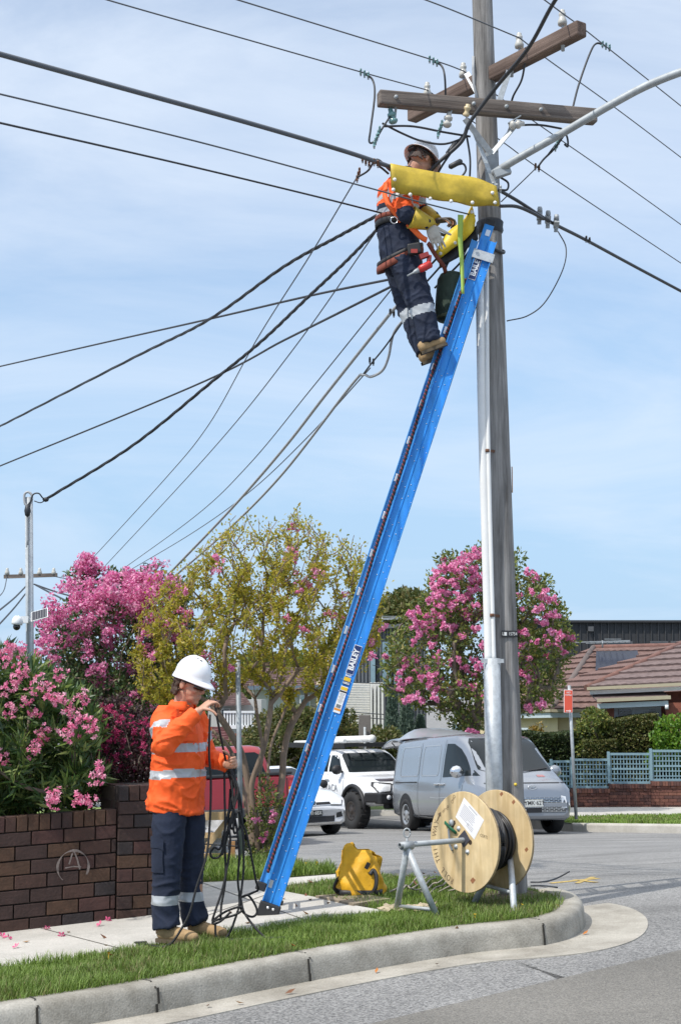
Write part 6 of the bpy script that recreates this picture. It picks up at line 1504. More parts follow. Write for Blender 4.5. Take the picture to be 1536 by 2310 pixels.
for sg in (-1, 1):
    rp_.decal('tail_lamp', [(sg * 0.74, 0.80), (sg * 0.86, 0.80), (sg * 0.86, 1.10), (sg * 0.76, 1.10)], 'B', M_tail, 0.015, 2)
    rp_.decal('reverse_lamp', [(sg * 0.745, 0.88), (sg * 0.855, 0.88), (sg * 0.855, 0.95), (sg * 0.75, 0.95)], 'B', M_lamp, 0.02, 1)
    rp_.decal('turn_lamp', [(sg * 0.75, 0.95), (sg * 0.855, 0.95), (sg * 0.855, 1.0), (sg * 0.75, 1.0)], 'B', M_amber, 0.02, 1)
    rp_.line('panel_gap', [(sg * 0.72, 0.70), (sg * 0.72, 1.15)], 'B', M_blkpl, 0.012)
    ax = 'R' if sg < 0 else 'L'; rp_.arch(-1.55, 0.40, 0.46, ax); rp_.arch(1.55, 0.40, 0.46, ax)
    for x in (-1.55, 1.55): rp_.wheel(x, sg * 0.96, 0.385, 0.26, 0.22)
    rp_.decal('door_glass', [(-0.6, 1.28), (0.9, 1.26), (0.5, 1.62), (-0.5, 1.66)], ax, M_cglass, 0.006)
b = MB(); b.box((-2.72, 0, 0.60), (0.22, 1.72, 0.16)); b.build('rear_bumper', mat('dark_grey_bumper', (0.05, 0.052, 0.056), 0.5, 0.3), rp_.root, local=True, bevel=0.03)
hx, n_, d_ = rp_.hit('B', -0.4, 1.05)
text('tailgate_lettering', 'HILUX', 0.085, (hx.x - 0.012, -0.42, 1.02), (0, -1, 0), (0, 0, 1), M_plateb, rp_.root, local=True, bold=0.002, sx=1.4)
b = MB(); b.box((hx.x - 0.008, -0.60, 0.90), (0.006, 0.10, 0.05)); b.build('tailgate_badge', M_chrome, rp_.root, local=True)
b = MB(); b.lathe([(0.03, 0.02), (0.05, 0.0)], (hx.x - 0.01, 0, 0.98), (-1, 0, 0), 12); b.box((hx.x - 0.02, 0, 0.93), (0.03, 0.2, 0.05)); b.build('tailgate_handle', M_blkpl, rp_.root, local=True)
# ================================================================= CABLE REEL, STANDS AND GROUND CLUTTER
RC = at(1048, 1899, 10.75); ra = V((0.78, 0.62, 0.0)).normalized(); rh = V((ra.y, -ra.x, 0)); UZ = V((0, 0, 1)); RR = 0.347
reel = thing('cable_reel', 'big plywood cable reel with a white paper note, lettered around its rim', 'cable reel', tuple(V((RC.x, RC.y, zv(RC.x)))))
def ply(name, c1, c2):
    m = bpy.data.materials.new(name); m.use_nodes = True; t = m.node_tree; p = t.nodes['Principled BSDF']; p.inputs['Roughness'].default_value = 0.7; p.inputs['Specular IOR Level'].default_value = 0.25
    co = t.nodes.new('ShaderNodeTexCoord'); g = t.nodes.new('ShaderNodeMapping'); g.inputs['Scale'].default_value = (5, 5, 0.55); g.inputs['Rotation'].default_value = (R(6), R(4), 0); t.links.new(co.outputs['Object'], g.inputs[0])
    n = t.nodes.new('ShaderNodeTexNoise'); n.inputs['Scale'].default_value = 2.6; n.inputs['Detail'].default_value = 7; n.inputs['Distortion'].default_value = 1.4; t.links.new(g.outputs[0], n.inputs['Vector'])
    rp = t.nodes.new('ShaderNodeValToRGB'); rp.color_ramp.elements[0].position = 0.35; rp.color_ramp.elements[1].position = 0.66
    rp.color_ramp.elements[0].color = (*c1, 1); rp.color_ramp.elements[1].color = (*c2, 1); t.links.new(n.outputs[0], rp.inputs[0])
    n2 = t.nodes.new('ShaderNodeTexNoise'); n2.inputs['Scale'].default_value = 7; n2.inputs['Detail'].default_value = 8; t.links.new(co.outputs['Object'], n2.inputs['Vector'])
    mr = t.nodes.new('ShaderNodeMapRange'); mr.inputs[1].default_value = 0.35; mr.inputs[2].default_value = 0.7; mr.inputs[3].default_value = 0.85; mr.inputs[4].default_value = 1.1; t.links.new(n2.outputs[0], mr.inputs[0])
    sc = t.nodes.new('ShaderNodeVectorMath'); sc.operation = 'SCALE'; t.links.new(rp.outputs[0], sc.inputs[0]); t.links.new(mr.outputs[0], sc.inputs['Scale']); t.links.new(sc.outputs[0], p.inputs['Base Color'])
    return m
M_ply = ply('pale_plywood', (0.57, 0.42, 0.22), (0.72, 0.57, 0.34)); M_plye = mat('plywood_edge', (0.34, 0.25, 0.14), 0.85, var=0.3, scale=40)
def flange(c, nm='flange'):
    b = MB(); b.lathe([(0.0, -0.011), (RR - 0.002, -0.011), (RR, -0.008)], c, ra, 64, 0, False); b.lathe([(RR, -0.008), (RR, 0.008)], c, ra, 64, 1, False); b.lathe([(RR, 0.008), (RR - 0.002, 0.011), (0.0, 0.011)], c, ra, 64, 0, False)
    o = b.build(nm, [M_ply, M_plye], reel); recalc(o.data); return o
fl0 = flange(RC); fl1 = flange(RC + ra * 0.325)
b = MB(); prof = [(0.155, 0.012)]; k = 14
for i in range(k):
    x0 = 0.012 + 0.301 * i / k; w = 0.301 / k; r = 0.185 + 0.012 * math.sin(i * 1.7)
    for j in range(5):
        a = math.pi * j / 4; prof.append((r + math.sin(a) * w * 0.55, x0 + w * (1 - math.cos(a)) / 2))
prof.append((0.155, 0.313)); b.lathe(prof, RC, ra, 40); b.build('cable_winding', mat('black_cable_sheath', (0.016, 0.016, 0.018), 0.38, var=0.15, scale=3), reel)
b = MB()
rg = random.Random(3)
for i in range(6):
    s0 = rg.uniform(0.08, 0.22); r = 0.205 + 0.004 * i; P = [RC + ra * (s0 + 0.08 * math.sin(a * 0.5)) + rh * math.cos(a) * r + UZ * math.sin(a) * r for a in [j * 0.22 for j in range(29)]]
    b.tube(P, 0.009, 6)
b.build('loose_turns', M_blk, reel)
def fpt(px, py, g=0.0115):
    r = ray(px, py); o_ = V((0, 0, CZ)); t = (RC - ra * g - o_).dot(ra) / r.dot(ra); return o_ + r * t
def fplate(name, pxs, m, g=0.0125, th=0.001):
    b = MB(); P = [fpt(x, y, g) for x, y in pxs]; n = len(P); b.add(P + [p + ra * th for p in P], [list(range(n)), [n + i for i in range(n)][::-1]] + [(i, (i + 1) % n, n + (i + 1) % n, n + i) for i in range(n)])
    o = b.build(name, m, reel); recalc(o.data); return o
M_paper = mat('white_paper', (0.78, 0.78, 0.80), 0.8, var=0.03); M_print = mat('faint_print', (0.42, 0.42, 0.45), 0.8, var=0)
fplate('paper_note', [(1046, 1799), (1091, 1850), (1069, 1894), (1027, 1843)], M_paper)
q0, q1, q2, q3 = (V((1046, 1799, 0)), V((1091, 1850, 0)), V((1069, 1894, 0)), V((1027, 1843, 0)))
def q(u, v): p = q0.lerp(q1, u).lerp(q3.lerp(q2, u), v); return (p.x, p.y)
rg = random.Random(5)
for k in range(8):
    v = 0.22 + 0.075 * k; a = 0.1; e = rg.uniform(0.45, 0.75)
    fplate('print_line', [q(a, v), q(e, v), q(e, v + 0.025), q(a, v + 0.025)], M_print, 0.0140, 0.0005)
for k in range(3):
    v = 0.70 + 0.07 * k; fplate('print_line', [q(0.5, v), q(0.8, v), q(0.8, v + 0.025), q(0.5, v + 0.025)], M_print, 0.0140, 0.0005)
fplate('print_line', [q(0.3, 0.08), q(0.7, 0.08), q(0.7, 0.12), q(0.3, 0.12)], M_print, 0.0140, 0.0005)
M_ink = mat('stencil_ink', (0.17, 0.12, 0.07), 0.85, var=0.2, scale=60)
s_ = 'ROLL THIS WAY'; 
for i, chh in enumerate(s_):
    if chh == ' ': continue
    f = R(246 - i * 7.4); rad = rh * math.cos(f) + UZ * math.sin(f); tan = rh * math.sin(f) - UZ * math.cos(f)
    text('rim_lettering', chh, 0.062, RC - ra * 0.0125 + rad * 0.302, tan, rad, M_ink, reel, sx=0.8)
f = R(148); rad = rh * math.cos(f) + UZ * math.sin(f); tan = rh * math.sin(f) - UZ * math.cos(f)
b = MB(); b.prism([(-0.04, -0.004), (0.01, -0.004), (0.01, -0.018), (0.04, 0), (0.01, 0.018), (0.01, 0.004), (-0.04, 0.004)], RC - ra * 0.0125 + rad * 0.30, tan, rad, -ra * 0.0008); b.build('rim_arrow', M_ink, reel)
for s__, px, py, sz in (('OHO', 1022, 1803, 0.035), ('70m', 1001, 1829, 0.03), ('240', 1009, 1822, 0.03), ('CORTL', 1091, 1887, 0.03)):
    f = R(80 if px > 1080 else 150); rad = rh * math.cos(f) + UZ * math.sin(f); tan = rh * math.sin(f) - UZ * math.cos(f)
    text('pencil_mark', s__, sz, fpt(px, py, 0.0125), tan, rad, M_ink, reel, sx=0.8)
fplate('stamp_mark', [(1060, 1986), (1066, 1979), (1072, 1985), (1065, 1994)], mat('stamp_brown', (0.30, 0.13, 0.06), 0.8, var=0.3, scale=60))
b = MB(); hub = fpt(1047, 1892); rot = Matrix((rh, UZ, -ra)).transposed() @ Matrix.Rotation(R(40), 3, 'Z'); b.box(hub - ra * 0.002, (0.085, 0.085, 0.006), rot); b.build('hub_plate', mat('dark_steel_plate', (0.08, 0.08, 0.095), 0.5, 0.4), reel)
for px, py in ((1034, 1869), (1028, 1910), (1054, 1922)):
    b = MB(); p = fpt(px, py); b.lathe([(0.019, 0), (0.018, 0.004), (0.010, 0.005), (0.010, 0.012), (0.0, 0.013)], p, -ra, 10); b.build('bolt', M_galv, reel)
b = MB(); b.lathe([(0.018, 0.0006), (0.0, 0.0006)], fpt(1060, 1900), -ra, 14); b.build('flange_hole', mat('hole_dark', (0.05, 0.03, 0.015), 0.9, var=0), reel)
b = MB(); b.tube(spline([fpt(1018, 1853, 0.02), fpt(1012, 1868, 0.03), fpt(1013, 1888, 0.035), fpt(1014, 1905, 0.03), fpt(1020, 1919, 0.018)], 5), 0.008, 8); b.build('cable_end', M_galvd, reel)
b = MB(); b.ball(fpt(1018, 1856, 0.02), (0.02, 0.02, 0.025), 8); b.build('cable_cap', M_galv, reel)
b = MB(); b.tube([fpt(1003, 1855, 0.03), fpt(1015, 1868, 0.045), fpt(1029, 1880, 0.02)], 0.005, 6, ry=0.014); b.build('green_tape', mat('green_tape', (0.02, 0.15, 0.07), 0.5), reel)
fplate('knot_mark', [(1015, 1851), (1026, 1851), (1027, 1858), (1022, 1866), (1014, 1862)], mat('hole_dark', (0.05, 0.03, 0.015), 0.9, var=0), 0.0122)
for dx, dz_ in ((0.17, 0.27), (0.29, -0.05), (0.05, 0.32)):
    b = MB(); p = RC + ra * 0.3135 + rh * dx + UZ * dz_; b.box(p, (0.03, 0.022, 0.001), Matrix((rh, UZ, ra)).transposed() @ Matrix.Rotation(0.7, 3, 'Z')); b.build('knot_patch', mat('stamp_brown', (0.30, 0.13, 0.06), 0.8), reel)
# axle pipe
axle = MB(); axle.lathe([(0.014, -0.60), (0.019, -0.60), (0.019, 0.60), (0.014, 0.60), (0.014, -0.60)], RC + UZ * 0.012, ra, 14); ax_o = axle.build('axle_pipe', M_galvd); tag(ax_o, 'galvanised pipe carrying the cable reel between its two stands', 'pipe')
def stand(tpos, feet, label, bar=0.88):
    ap = RC + ra * tpos + UZ * 0.005; o = thing('reel_stand', label, 'stand', tuple(V((ap.x, ap.y, zv(ap.x)))), group=None)
    F = [on_plane(*f) + UZ * 0.0 for f in feet]
    b = MB(); b.lathe([(0.021, -0.045), (0.029, -0.045), (0.029, 0.045), (0.021, 0.045), (0.021, -0.045)], ap, ra, 14); b.build('collar', M_galvd, o)
    for p in F:
        b = MB(); b.tube([ap - UZ * 0.015, p], 0.0225, 12); b.build('leg', M_galv, o)
        b = MB(); b.tube([p + UZ * 0.015, p - UZ * 0.02], [0.017, 0.004], 10); b.build('foot_spike', M_galvd, o)
    b = MB(); b.tube([ap.lerp(F[0], bar), ap.lerp(F[1], bar)], 0.013, 10); b.build('cross_bar', M_galvd, o)
    return o, ap
st1, ap1 = stand(-0.535, [(893, 2062), (987, 2072)], 'galvanised tube trestle holding the free end of the pipe, left of the reel')
b = MB(); b.tube([ap1, ap1 + UZ * 0.05], 0.008, 8); b.tube([ap1 + UZ * 0.085 + V((0.022 * math.cos(a), 0, 0.03 * math.sin(a))) for a in [i * math.pi / 8 for i in range(17)]], 0.006, 6); b.build('eye_bolt', M_galvd, st1)
st2, ap2 = stand(0.43, [(1068, 2038), (1160, 2066)], 'galvanised tube trestle mostly hidden behind the reel, beside the pole', 0.72)

# yellow canvas bag
bp = on_plane(812, 2020); bag2 = thing('canvas_bag', 'slumped yellow canvas bag with a black strap on the grass', 'bag', tuple(bp))
b = MB(); rows = []; n = 40
for i in range(15):
    t = i / 14; row = []
    for j in range(n):
        a = 2 * math.pi * j / n; ca, sa = math.cos(a), math.sin(a); sq = 1 / max(abs(ca), abs(sa)) ** (0.45 - 0.3 * t)
        rx = 0.165 * (1 + 0.05 * math.sin(t * 3)) * (1 - 0.50 * t ** 1.3); ry = 0.125 * (1 - 0.72 * t ** 1.5)
        hgt = 0.325 + 0.07 * math.exp(-((ca + 0.5) / 0.35) ** 2) + 0.015 * math.exp(-((ca - 0.35) / 0.4) ** 2) - 0.10 * max(0, ca - 0.55)
        w = noise.noise((ca * 2.3, sa * 2.3, t * 2.6)) * 0.045 + (0.5 - abs(noise.noise((ca * 3.4 + 7, sa * 3.4, t * 3.4)))) * 0.05
        x = ca * sq * (rx + w) - 0.02 * t + 0.05 * t * (1 if ca > 0.3 else 0); y = sa * sq * (ry + w * 0.7)
        row.append(bp + V((x, y, hgt * t + 0.005)))
    rows.append(row)
vs = [p for r in rows for p in r]; b.add(vs, [(i * n + j, i * n + (j + 1) % n, (i + 1) * n + (j + 1) % n, (i + 1) * n + j) for i in range(14) for j in range(n)], 0, True)
o = b.build('sack', mat('yellow_canvas', (0.70, 0.375, 0.012), 0.6, var=0.22, scale=7, bump=0.7, bscale=13), bag2); recalc(o.data); sd = o.modifiers.new('t', 'SOLIDIFY'); sd.thickness = 0.004
b = MB(); b.tube([bp + V((0.172 * math.cos(a) / max(abs(math.cos(a)), abs(math.sin(a))) ** 0.5, 0.135 * math.sin(a) / max(abs(math.cos(a)), abs(math.sin(a))) ** 0.5, 0.03)) for a in [i * math.pi / 16 for i in range(33)]], 0.006, 6, ry=0.028, side=[V((math.cos(i * math.pi / 16), math.sin(i * math.pi / 16), 0)) for i in range(33)]); b.build('base_band', M_blkpl, bag2)
b = MB(); b.tube(spline([bp + V((0.08, -0.135, 0.02)), bp + V((0.115, -0.15, 0.08)), bp + V((0.12, -0.13, 0.16)), bp + V((0.10, -0.11, 0.20)), bp + V((0.075, -0.12, 0.17))], 6), 0.004, 6, ry=0.018); b.build('strap', M_blkpl, bag2)
b = MB(); b.tube(spline([bp + V((-0.17, -0.06, 0.03)), bp + V((-0.195, -0.08, 0.07)), bp + V((-0.175, -0.07, 0.12)), bp + V((-0.15, -0.06, 0.15))], 6), 0.004, 6, ry=0.018); b.build('strap', M_blkpl, bag2)
b = MB(); b.box(bp + V((0.055, -0.118, 0.235)), (0.03, 0.012, 0.05), Matrix.Rotation(0.5, 3, 'Y')); b.build('dark_pocket', M_blkpl, bag2)
# crumpled beige sheet
b = MB(); P = []; c0 = on_plane(918, 2060)
for i in range(17):
    row = []
    for j in range(9):
        u, v = i / 16 - 0.5, j / 8 - 0.5; wv = 1 + 0.25 * math.sin(i * 1.3)
        row.append(V((c0.x + u * 0.36 + 0.03 * math.sin(j * 1.1), c0.y + v * 0.20 * wv - u * 0.05, zv(c0.x) + 0.035 + 0.035 * noise.noise((u * 6, v * 6, 2)) + 0.035 * max(0, u + 0.1) + 0.02 * noise.noise((u * 14, v * 9, 5)))))
    P.append(row)
b.grid(P); o = b.build('canvas_sheet', mat('beige_canvas', (0.44, 0.37, 0.26), 0.9, var=0.2, scale=10, bump=0.5)); recalc(o.data); sd = o.modifiers.new('t', 'SOLIDIFY'); sd.thickness = 0.006
tag(o, 'crumpled beige canvas sheet lying under the free end trestle', 'sheet')
# utility pit cover set into the verge
b = MB(); P = [lev(on_plane(*p), 0.02) for p in ((712, 2026), (800, 2019), (880, 2033), (797, 2045))]
b.add(P + [p - UZ * 0.05 for p in P], [(0, 1, 2, 3), (7, 6, 5, 4)] + [(i, 4 + i, 4 + (i + 1) % 4, (i + 1) % 4) for i in range(4)]); o = b.build('utility_cover', mat('dirty_concrete', (0.27, 0.22, 0.16), 0.9, var=0.35, scale=9, bump=0.5)); recalc(o.data); tag(o, 'dirty concrete utility pit cover in the grass beneath the yellow bag', 'pit cover')
# timber crate
cp = on_plane(495, 1946); cr = thing('timber_crate', 'pale timber packing frame with white plastic on the far grass strip', 'crate', tuple(cp)); Dc = cp.y
M_pine = ply('packing_pine', (0.50, 0.33, 0.16), (0.64, 0.46, 0.26)); M_plas = mat('white_plastic_wrap', (0.60, 0.62, 0.66), 0.35, var=0.2, scale=7, bump=0.8, bscale=12)
def bar(x0, y0, x1, y1, w, nm='rail', dd=0.0, m=None):
    b = MB(); b.beam(at(x0, y0, Dc + dd), at(x1, y1, Dc + dd), 0.04, w, up=V((0, 0, 1)) if abs(x1 - x0) > abs(y1 - y0) else V((1, 0, 0))); b.build(nm, m or M_pine, cr)
bar(420, 1842, 526, 1840, 0.075); bar(420, 1934, 531, 1932, 0.065); bar(524, 1898, 524, 1946, 0.055, 'post', -0.01, mat('orange_pine', (0.42, 0.22, 0.09), 0.8, var=0.2, scale=12)); bar(460, 1918, 520, 1842, 0.055, 'brace', 0.045); bar(420, 1884, 500, 1884, 0.05, 'rail', 0.05)
b = MB(); P = [[at(420 + 95 * i / 12, 1850 + 78 * j / 8, Dc + 0.12) + V((0, 0.06 * noise.noise((i * 0.6, j * 0.7, 1)), 0)) for j in range(9)] for i in range(13)]
b.grid(P); o = b.build('plastic_wrap', M_plas, cr); recalc(o.data)
wire([(440, 1903, Dc - 0.1), (480, 1905, Dc - 0.1), (545, 1910, Dc - 0.1)], 0.007, 'thin black cord stretched in front of the timber packing frame', m=M_blk, cat='cord', name='cord')
# loose cable offcuts on the road by the pole
for pts, lab in (([(1196, 1990), (1225, 1989), (1255, 1981), (1284, 1966)], 'black cable offcut lying on the asphalt right of the pole, longer piece'), ([(1196, 1998), (1225, 1998), (1256, 2002)], 'short black cable offcut close to the kerb right of the pole')):
    b = MB(); P = spline([on_road(x, y, 0.01 + (0.05 if i == len(pts) - 1 else 0)) for i, (x, y) in enumerate(pts)], 5); b.tube(P, 0.007, 6); o = b.build('cable_offcut', M_blk); tag(o, lab, 'cable')
# dry branch and rubble on the lawn
b = MB()
for k in range(7):
    x0 = 880 + 22 * k; P = [lev(on_plane(x0 + 28 * t + 3 * math.sin(k + t * 4), 2022 - 14 * t + 5 * math.sin(k * 2.0 + t * 5)), 0.035 + 0.015 * math.sin(k + t * 3)) for t in (0, 0.5, 1, 1.5, 2.2)]
    b.tube(spline(P, 4), 0.007, 5)
o = b.build('dry_branch', mat('grey_dry_wood', (0.30, 0.27, 0.22), 0.9, var=0.2)); tag(o, 'grey dry palm stalks lying on the lawn behind the pipe', 'branch')
# fallen leaves and petals
def leaf_base(nm, L, W, m):
    b = MB(); b.add([V((-L / 2, 0, 0)), V((0, W / 2, 0.006)), V((L / 2, 0, 0.012)), V((0, -W / 2, 0.004)), V((0, 0, -0.002))], [(0, 4, 1), (1, 4, 2), (2, 4, 3), (3, 4, 0)], 0, True); return b.mesh(nm, m)
lm = [leaf_base('fallen_leaf', 0.055, 0.028, mat('dry_leaf_%s' % k, c, 0.8, var=0.2)) for k, c in (('brown', (0.16, 0.07, 0.035)), ('orange', (0.42, 0.15, 0.03)), ('tan', (0.33, 0.20, 0.10)))]
rg = random.Random(9)
spots = [(880, 1988, 'o'), (930, 2010, 'b')]
leafspots = [(148, 2072, 0), (155, 2106, 2), (60, 2128, 2), (240, 2150, 2), (235, 2118, 0), (250, 2172, 1), (660, 2150, 1), (690, 2022, 0), (700, 2032, 0), (668, 2046, 0), (740, 2040, 0), (785, 2035, 1), (800, 2030, 1), (820, 2026, 0), (770, 2022, 1), (690, 2064, 2), (905, 1990, 1), (920, 1988, 1), (955, 1984, 1), (980, 1981, 1), (935, 2006, 0), (700, 2003, 0), (1030, 2098, 2), (1260, 2048, 1), (560, 2085, 2), (585, 2092, 0), (520, 2062, 0), (640, 2030, 2)]
for px, py, k in leafspots:
    p = on_plane(px, py); on_g = py > 2140 or 1975 < py < 2015; o = bpy.data.objects.new('fallen_leaf', lm[k]); COL.objects.link(o); o.location = lev(p, 0.045 if on_g else 0.008); o.rotation_euler = (rg.uniform(-.5, .5), rg.uniform(-.5, .5), rg.uniform(0, 6))
    s = rg.uniform(0.7, 1.3); o.scale = (s, s, s); tag(o, 'dry curled fallen leaf lying on the footpath or lawn', 'leaf', 'fallen leaves on the footpath and lawn')
for px, py, k in ((320, 2270, 2), (655, 2238, 0), (540, 2262, 2), (850, 2190, 1), (985, 2175, 0), (1320, 2105, 1), (1210, 2128, 2), (470, 2268, 0)):
    p = on_road(px, py, 0.02); o = bpy.data.objects.new('fallen_leaf', lm[k]); COL.objects.link(o); o.location = p; o.rotation_euler = (rg.uniform(-.4, .4), rg.uniform(-.4, .4), rg.uniform(0, 6)); s = rg.uniform(0.7, 1.2); o.scale = (s, s, s)
    tag(o, 'dry fallen leaf lying in the concrete gutter', 'leaf', 'fallen leaves in the gutter')
b = MB()
for i in range(9):
    a = 2 * math.pi * i / 9; b.add([V((0, 0, 0.0)), V((math.cos(a) * 0.006 - math.sin(a) * 0.004, math.sin(a) * 0.006 + math.cos(a) * 0.004, 0.004)), V((math.cos(a) * 0.013, math.sin(a) * 0.013, 0.005)), V((math.cos(a) * 0.006 + math.sin(a) * 0.004, math.sin(a) * 0.006 - math.cos(a) * 0.004, 0.004))], [(0, 1, 2, 3)])
b.tube([V((0, 0, -0.05)), V((0, 0, 0))], 0.0015, 4)
dm = b.mesh('dandelion', mat('dandelion_yellow', (0.75, 0.48, 0.02), 0.6))
for px, py in ((557, 1956), (668, 1957), (690, 1962), (715, 1960), (640, 1962), (1177, 2060), (1071, 2083), (245, 2172)):
    o = bpy.data.objects.new('dandelion', dm); COL.objects.link(o); o.location = lev(on_plane(px, py), 0.055); o.rotation_euler = (rg.uniform(0, .6), 0, rg.uniform(0, 6)); tag(o, 'small yellow dandelion flower in the lawn', 'flower', 'dandelions in the lawn')
b = MB()
for i in range(5):
    a = 2 * math.pi * i / 5; c_, s__ = math.cos(a), math.sin(a); b.add([V((0, 0, 0.002)), V((c_ * 0.018 - s__ * 0.009, s__ * 0.018 + c_ * 0.009, 0.012)), V((c_ * 0.03, s__ * 0.03, 0.016)), V((c_ * 0.018 + s__ * 0.009, s__ * 0.018 - c_ * 0.009, 0.012))], [(0, 1, 2, 3)])
fm = b.mesh('fallen_flower', mat('fallen_pink', (0.62, 0.09, 0.22), 0.6, var=0.15))
for px, py in ((6, 2117), (20, 2121), (107, 2100), (139, 2115), (186, 2078), (217, 2076), (227, 2090), (237, 2070), (243, 2080), (262, 2069), (38, 2140), (300, 2066)):
    o = bpy.data.objects.new('fallen_flower', fm); COL.objects.link(o); o.location = lev(on_plane(px, py), 0.010); o.rotation_euler = (rg.uniform(-.9, .9), rg.uniform(-.9, .9), rg.uniform(0, 6)); s = rg.uniform(0.8, 1.2); o.scale = (s, s, s)
    tag(o, 'pink oleander flower fallen on the footpath by the brick wall', 'flower', 'fallen pink flowers on the footpath')
# ================================================================= TREES AND SHRUBS
def pix_poly_sample(poly, n, rg, D, dD, keep=None):
    """points filling the volume whose outline is poly at depth D, half thickness dD at its middle"""
    P = np.array(poly, float); lo, hi = P.min(0), P.max(0); out = []
    cx, cy = P.mean(0)
    while len(out) < n:
        x = rg.uniform(lo[0], hi[0], n * 2); y = rg.uniform(lo[1], hi[1], n * 2); k = in_poly(x, y, poly)
        for a, c in zip(x[k], y[k]):
            # thickness shrinks towards the outline
            m = 1e9
            for i in range(len(poly)):
                p, q_ = P[i], P[i - 1]; d = q_ - p; t = max(0, min(1, ((a - p[0]) * d[0] + (c - p[1]) * d[1]) / (d @ d + 1e-9))); m = min(m, math.hypot(a - p[0] - d[0] * t, c - p[1] - d[1] * t))
            th = dD * min(1, (m / (0.32 * (hi[0] - lo[0]))) ** 0.5 + 0.12)
            v = rg.uniform(-1, 1) * th
            if keep is None or keep(a, c, v / max(th, 1e-6), m): out.append((at(a, c, D + v), m, v / dD))
            if len(out) >= n: break
    return out
def space_tree(stems, pts, rmin, rmax, rg, step=0.12, curve=0.1, power=0.5, far=1.0, steep=0.5):
    nodes, par = [], []
    for st in stems:
        prev = -1
        for p in spline(st, 6): nodes.append(V(p)); par.append(prev); prev = len(nodes) - 1
    base = stems[0][0]; order = sorted(pts, key=lambda p: (p - V(stems[0][-1])).length + 0.3 * abs(p.z - base.z))
    tips = []
    for p in order:
        A = np.array([tuple(n) for n in nodes]); d = A - np.array(tuple(p)); cost = np.linalg.norm(d, axis=1) + np.maximum(0, np.hypot(d[:, 0], d[:, 1]) + d[:, 2] * 0.8) * steep + np.maximum(0, d[:, 2]) * 1.0
        j = int(cost.argmin()); a = nodes[j]; L = (p - a).length; n = max(1, int(L / step)); prev = j
        side = V((rg.normal(), rg.normal(), 0)) * curve * L * 0.5
        for i in range(1, n + 1):
            t = i / n; q_ = a.lerp(p, t) + side * math.sin(t * math.pi) * 0.6 + V((0, 0, -curve * L * 0.5 * math.sin(t * math.pi))); nodes.append(q_); par.append(prev); prev = len(nodes) - 1
        tips.append(prev)
    cnt = [0.0] * len(nodes)
    for t in tips: cnt[t] += 1
    for i in range(len(nodes) - 1, -1, -1):
        if par[i] >= 0: cnt[par[i]] += cnt[i]
    rad = [max(rmin, min(rmax, rmin * max(c, 1) ** power)) for c in cnt]
    b = MB()
    kids = {}
    for i, p in enumerate(par):
        if p >= 0: kids.setdefault(p, []).append(i)
    roots = [i for i, p in enumerate(par) if p < 0]; stack = [(r, None) for r in roots]
    while stack:
        s, pr = stack.pop(); chain = [pr] if pr is not None else []; cur = s
        while True:
            chain.append(cur); ks = kids.get(cur, [])
            if not ks: break
            ks = sorted(ks, key=lambda k: -cnt[k]); stack += [(k, cur) for k in ks[1:]]; cur = ks[0]
        P = [nodes[i] for i in chain]; Rr = [rad[i] for i in chain]
        if pr is not None: Rr[0] = Rr[1]
        if len(P) >= 2: b.tube(P, Rr, 7 if Rr[0] > 0.012 * far else 4)
    return b, nodes, par, tips, rad
def bark(name, c1, c2): return mat(name, c1, 0.8, var=0.35, scale=12, bump=0.3, bscale=30, stretch=(1, 1, 0.3))
def cluster(centres, per, spread, rg, up=0.3):
    C, N = [], []
    for c in centres:
        o = rg.normal(0, 1, (per, 3)); o /= np.linalg.norm(o, axis=1)[:, None]; r = rg.uniform(0.2, 1, (per, 1)) ** 0.5
        C.append(np.array(tuple(c)) + o * r * np.array(spread)); N.append(o + np.array([0, 0, up]))
    return np.concatenate(C), np.concatenate(N)
def panicles(centres, sizes, per, petal, rg):
    """crinkled flower heads: cones of small petals"""
    C, N = [], []
    for c, s in zip(centres, sizes):
        lob = [(rg.normal(0, 0.42, 3) * np.array([1, 1, 0.9])) for _ in range(7)]
        n = per
        for l in lob:
            k = n // 7; o = rg.normal(0, 1, (k, 3)); o /= np.linalg.norm(o, axis=1)[:, None]
            C.append(np.array(tuple(c)) + (l + o * 0.36 * rg.uniform(0.75, 1, (k, 1))) * s); N.append(o)
    return np.concatenate(C), np.concatenate(N)
PINK = [(0.62, 0.11, 0.32), (0.74, 0.18, 0.42), (0.80, 0.27, 0.50), (0.85, 0.39, 0.58), (0.88, 0.54, 0.67)]
M_pink = mat('crepe_pink_petals', (0.6, 0.15, 0.35), 0.6, var=0, rnd=PINK, trans=0.35)
M_hot = mat('hot_pink_petals', (0.6, 0.1, 0.25), 0.6, var=0, rnd=[(0.68, 0.14, 0.34), (0.80, 0.24, 0.47), (0.87, 0.37, 0.58), (0.90, 0.52, 0.68)], trans=0.3)
M_leafd = mat('dark_green_leaves', (0.04, 0.08, 0.02), 0.5, var=0, rnd=[(0.026, 0.055, 0.022), (0.042, 0.082, 0.026), (0.06, 0.11, 0.032), (0.09, 0.135, 0.04), (0.14, 0.16, 0.045)], trans=0.25)
M_leafy = mat('yellowing_leaves', (0.2, 0.2, 0.03), 0.5, var=0, rnd=[(0.20, 0.24, 0.04), (0.31, 0.32, 0.045), (0.42, 0.39, 0.05), (0.52, 0.43, 0.055), (0.60, 0.47, 0.08), (0.52, 0.26, 0.08)], trans=0.5)
M_leafm = mat('mid_green_leaves', (0.08, 0.13, 0.03), 0.5, var=0, rnd=[(0.06, 0.10, 0.024), (0.105, 0.15, 0.032), (0.15, 0.195, 0.038), (0.21, 0.235, 0.045), (0.27, 0.22, 0.065)], trans=0.3)
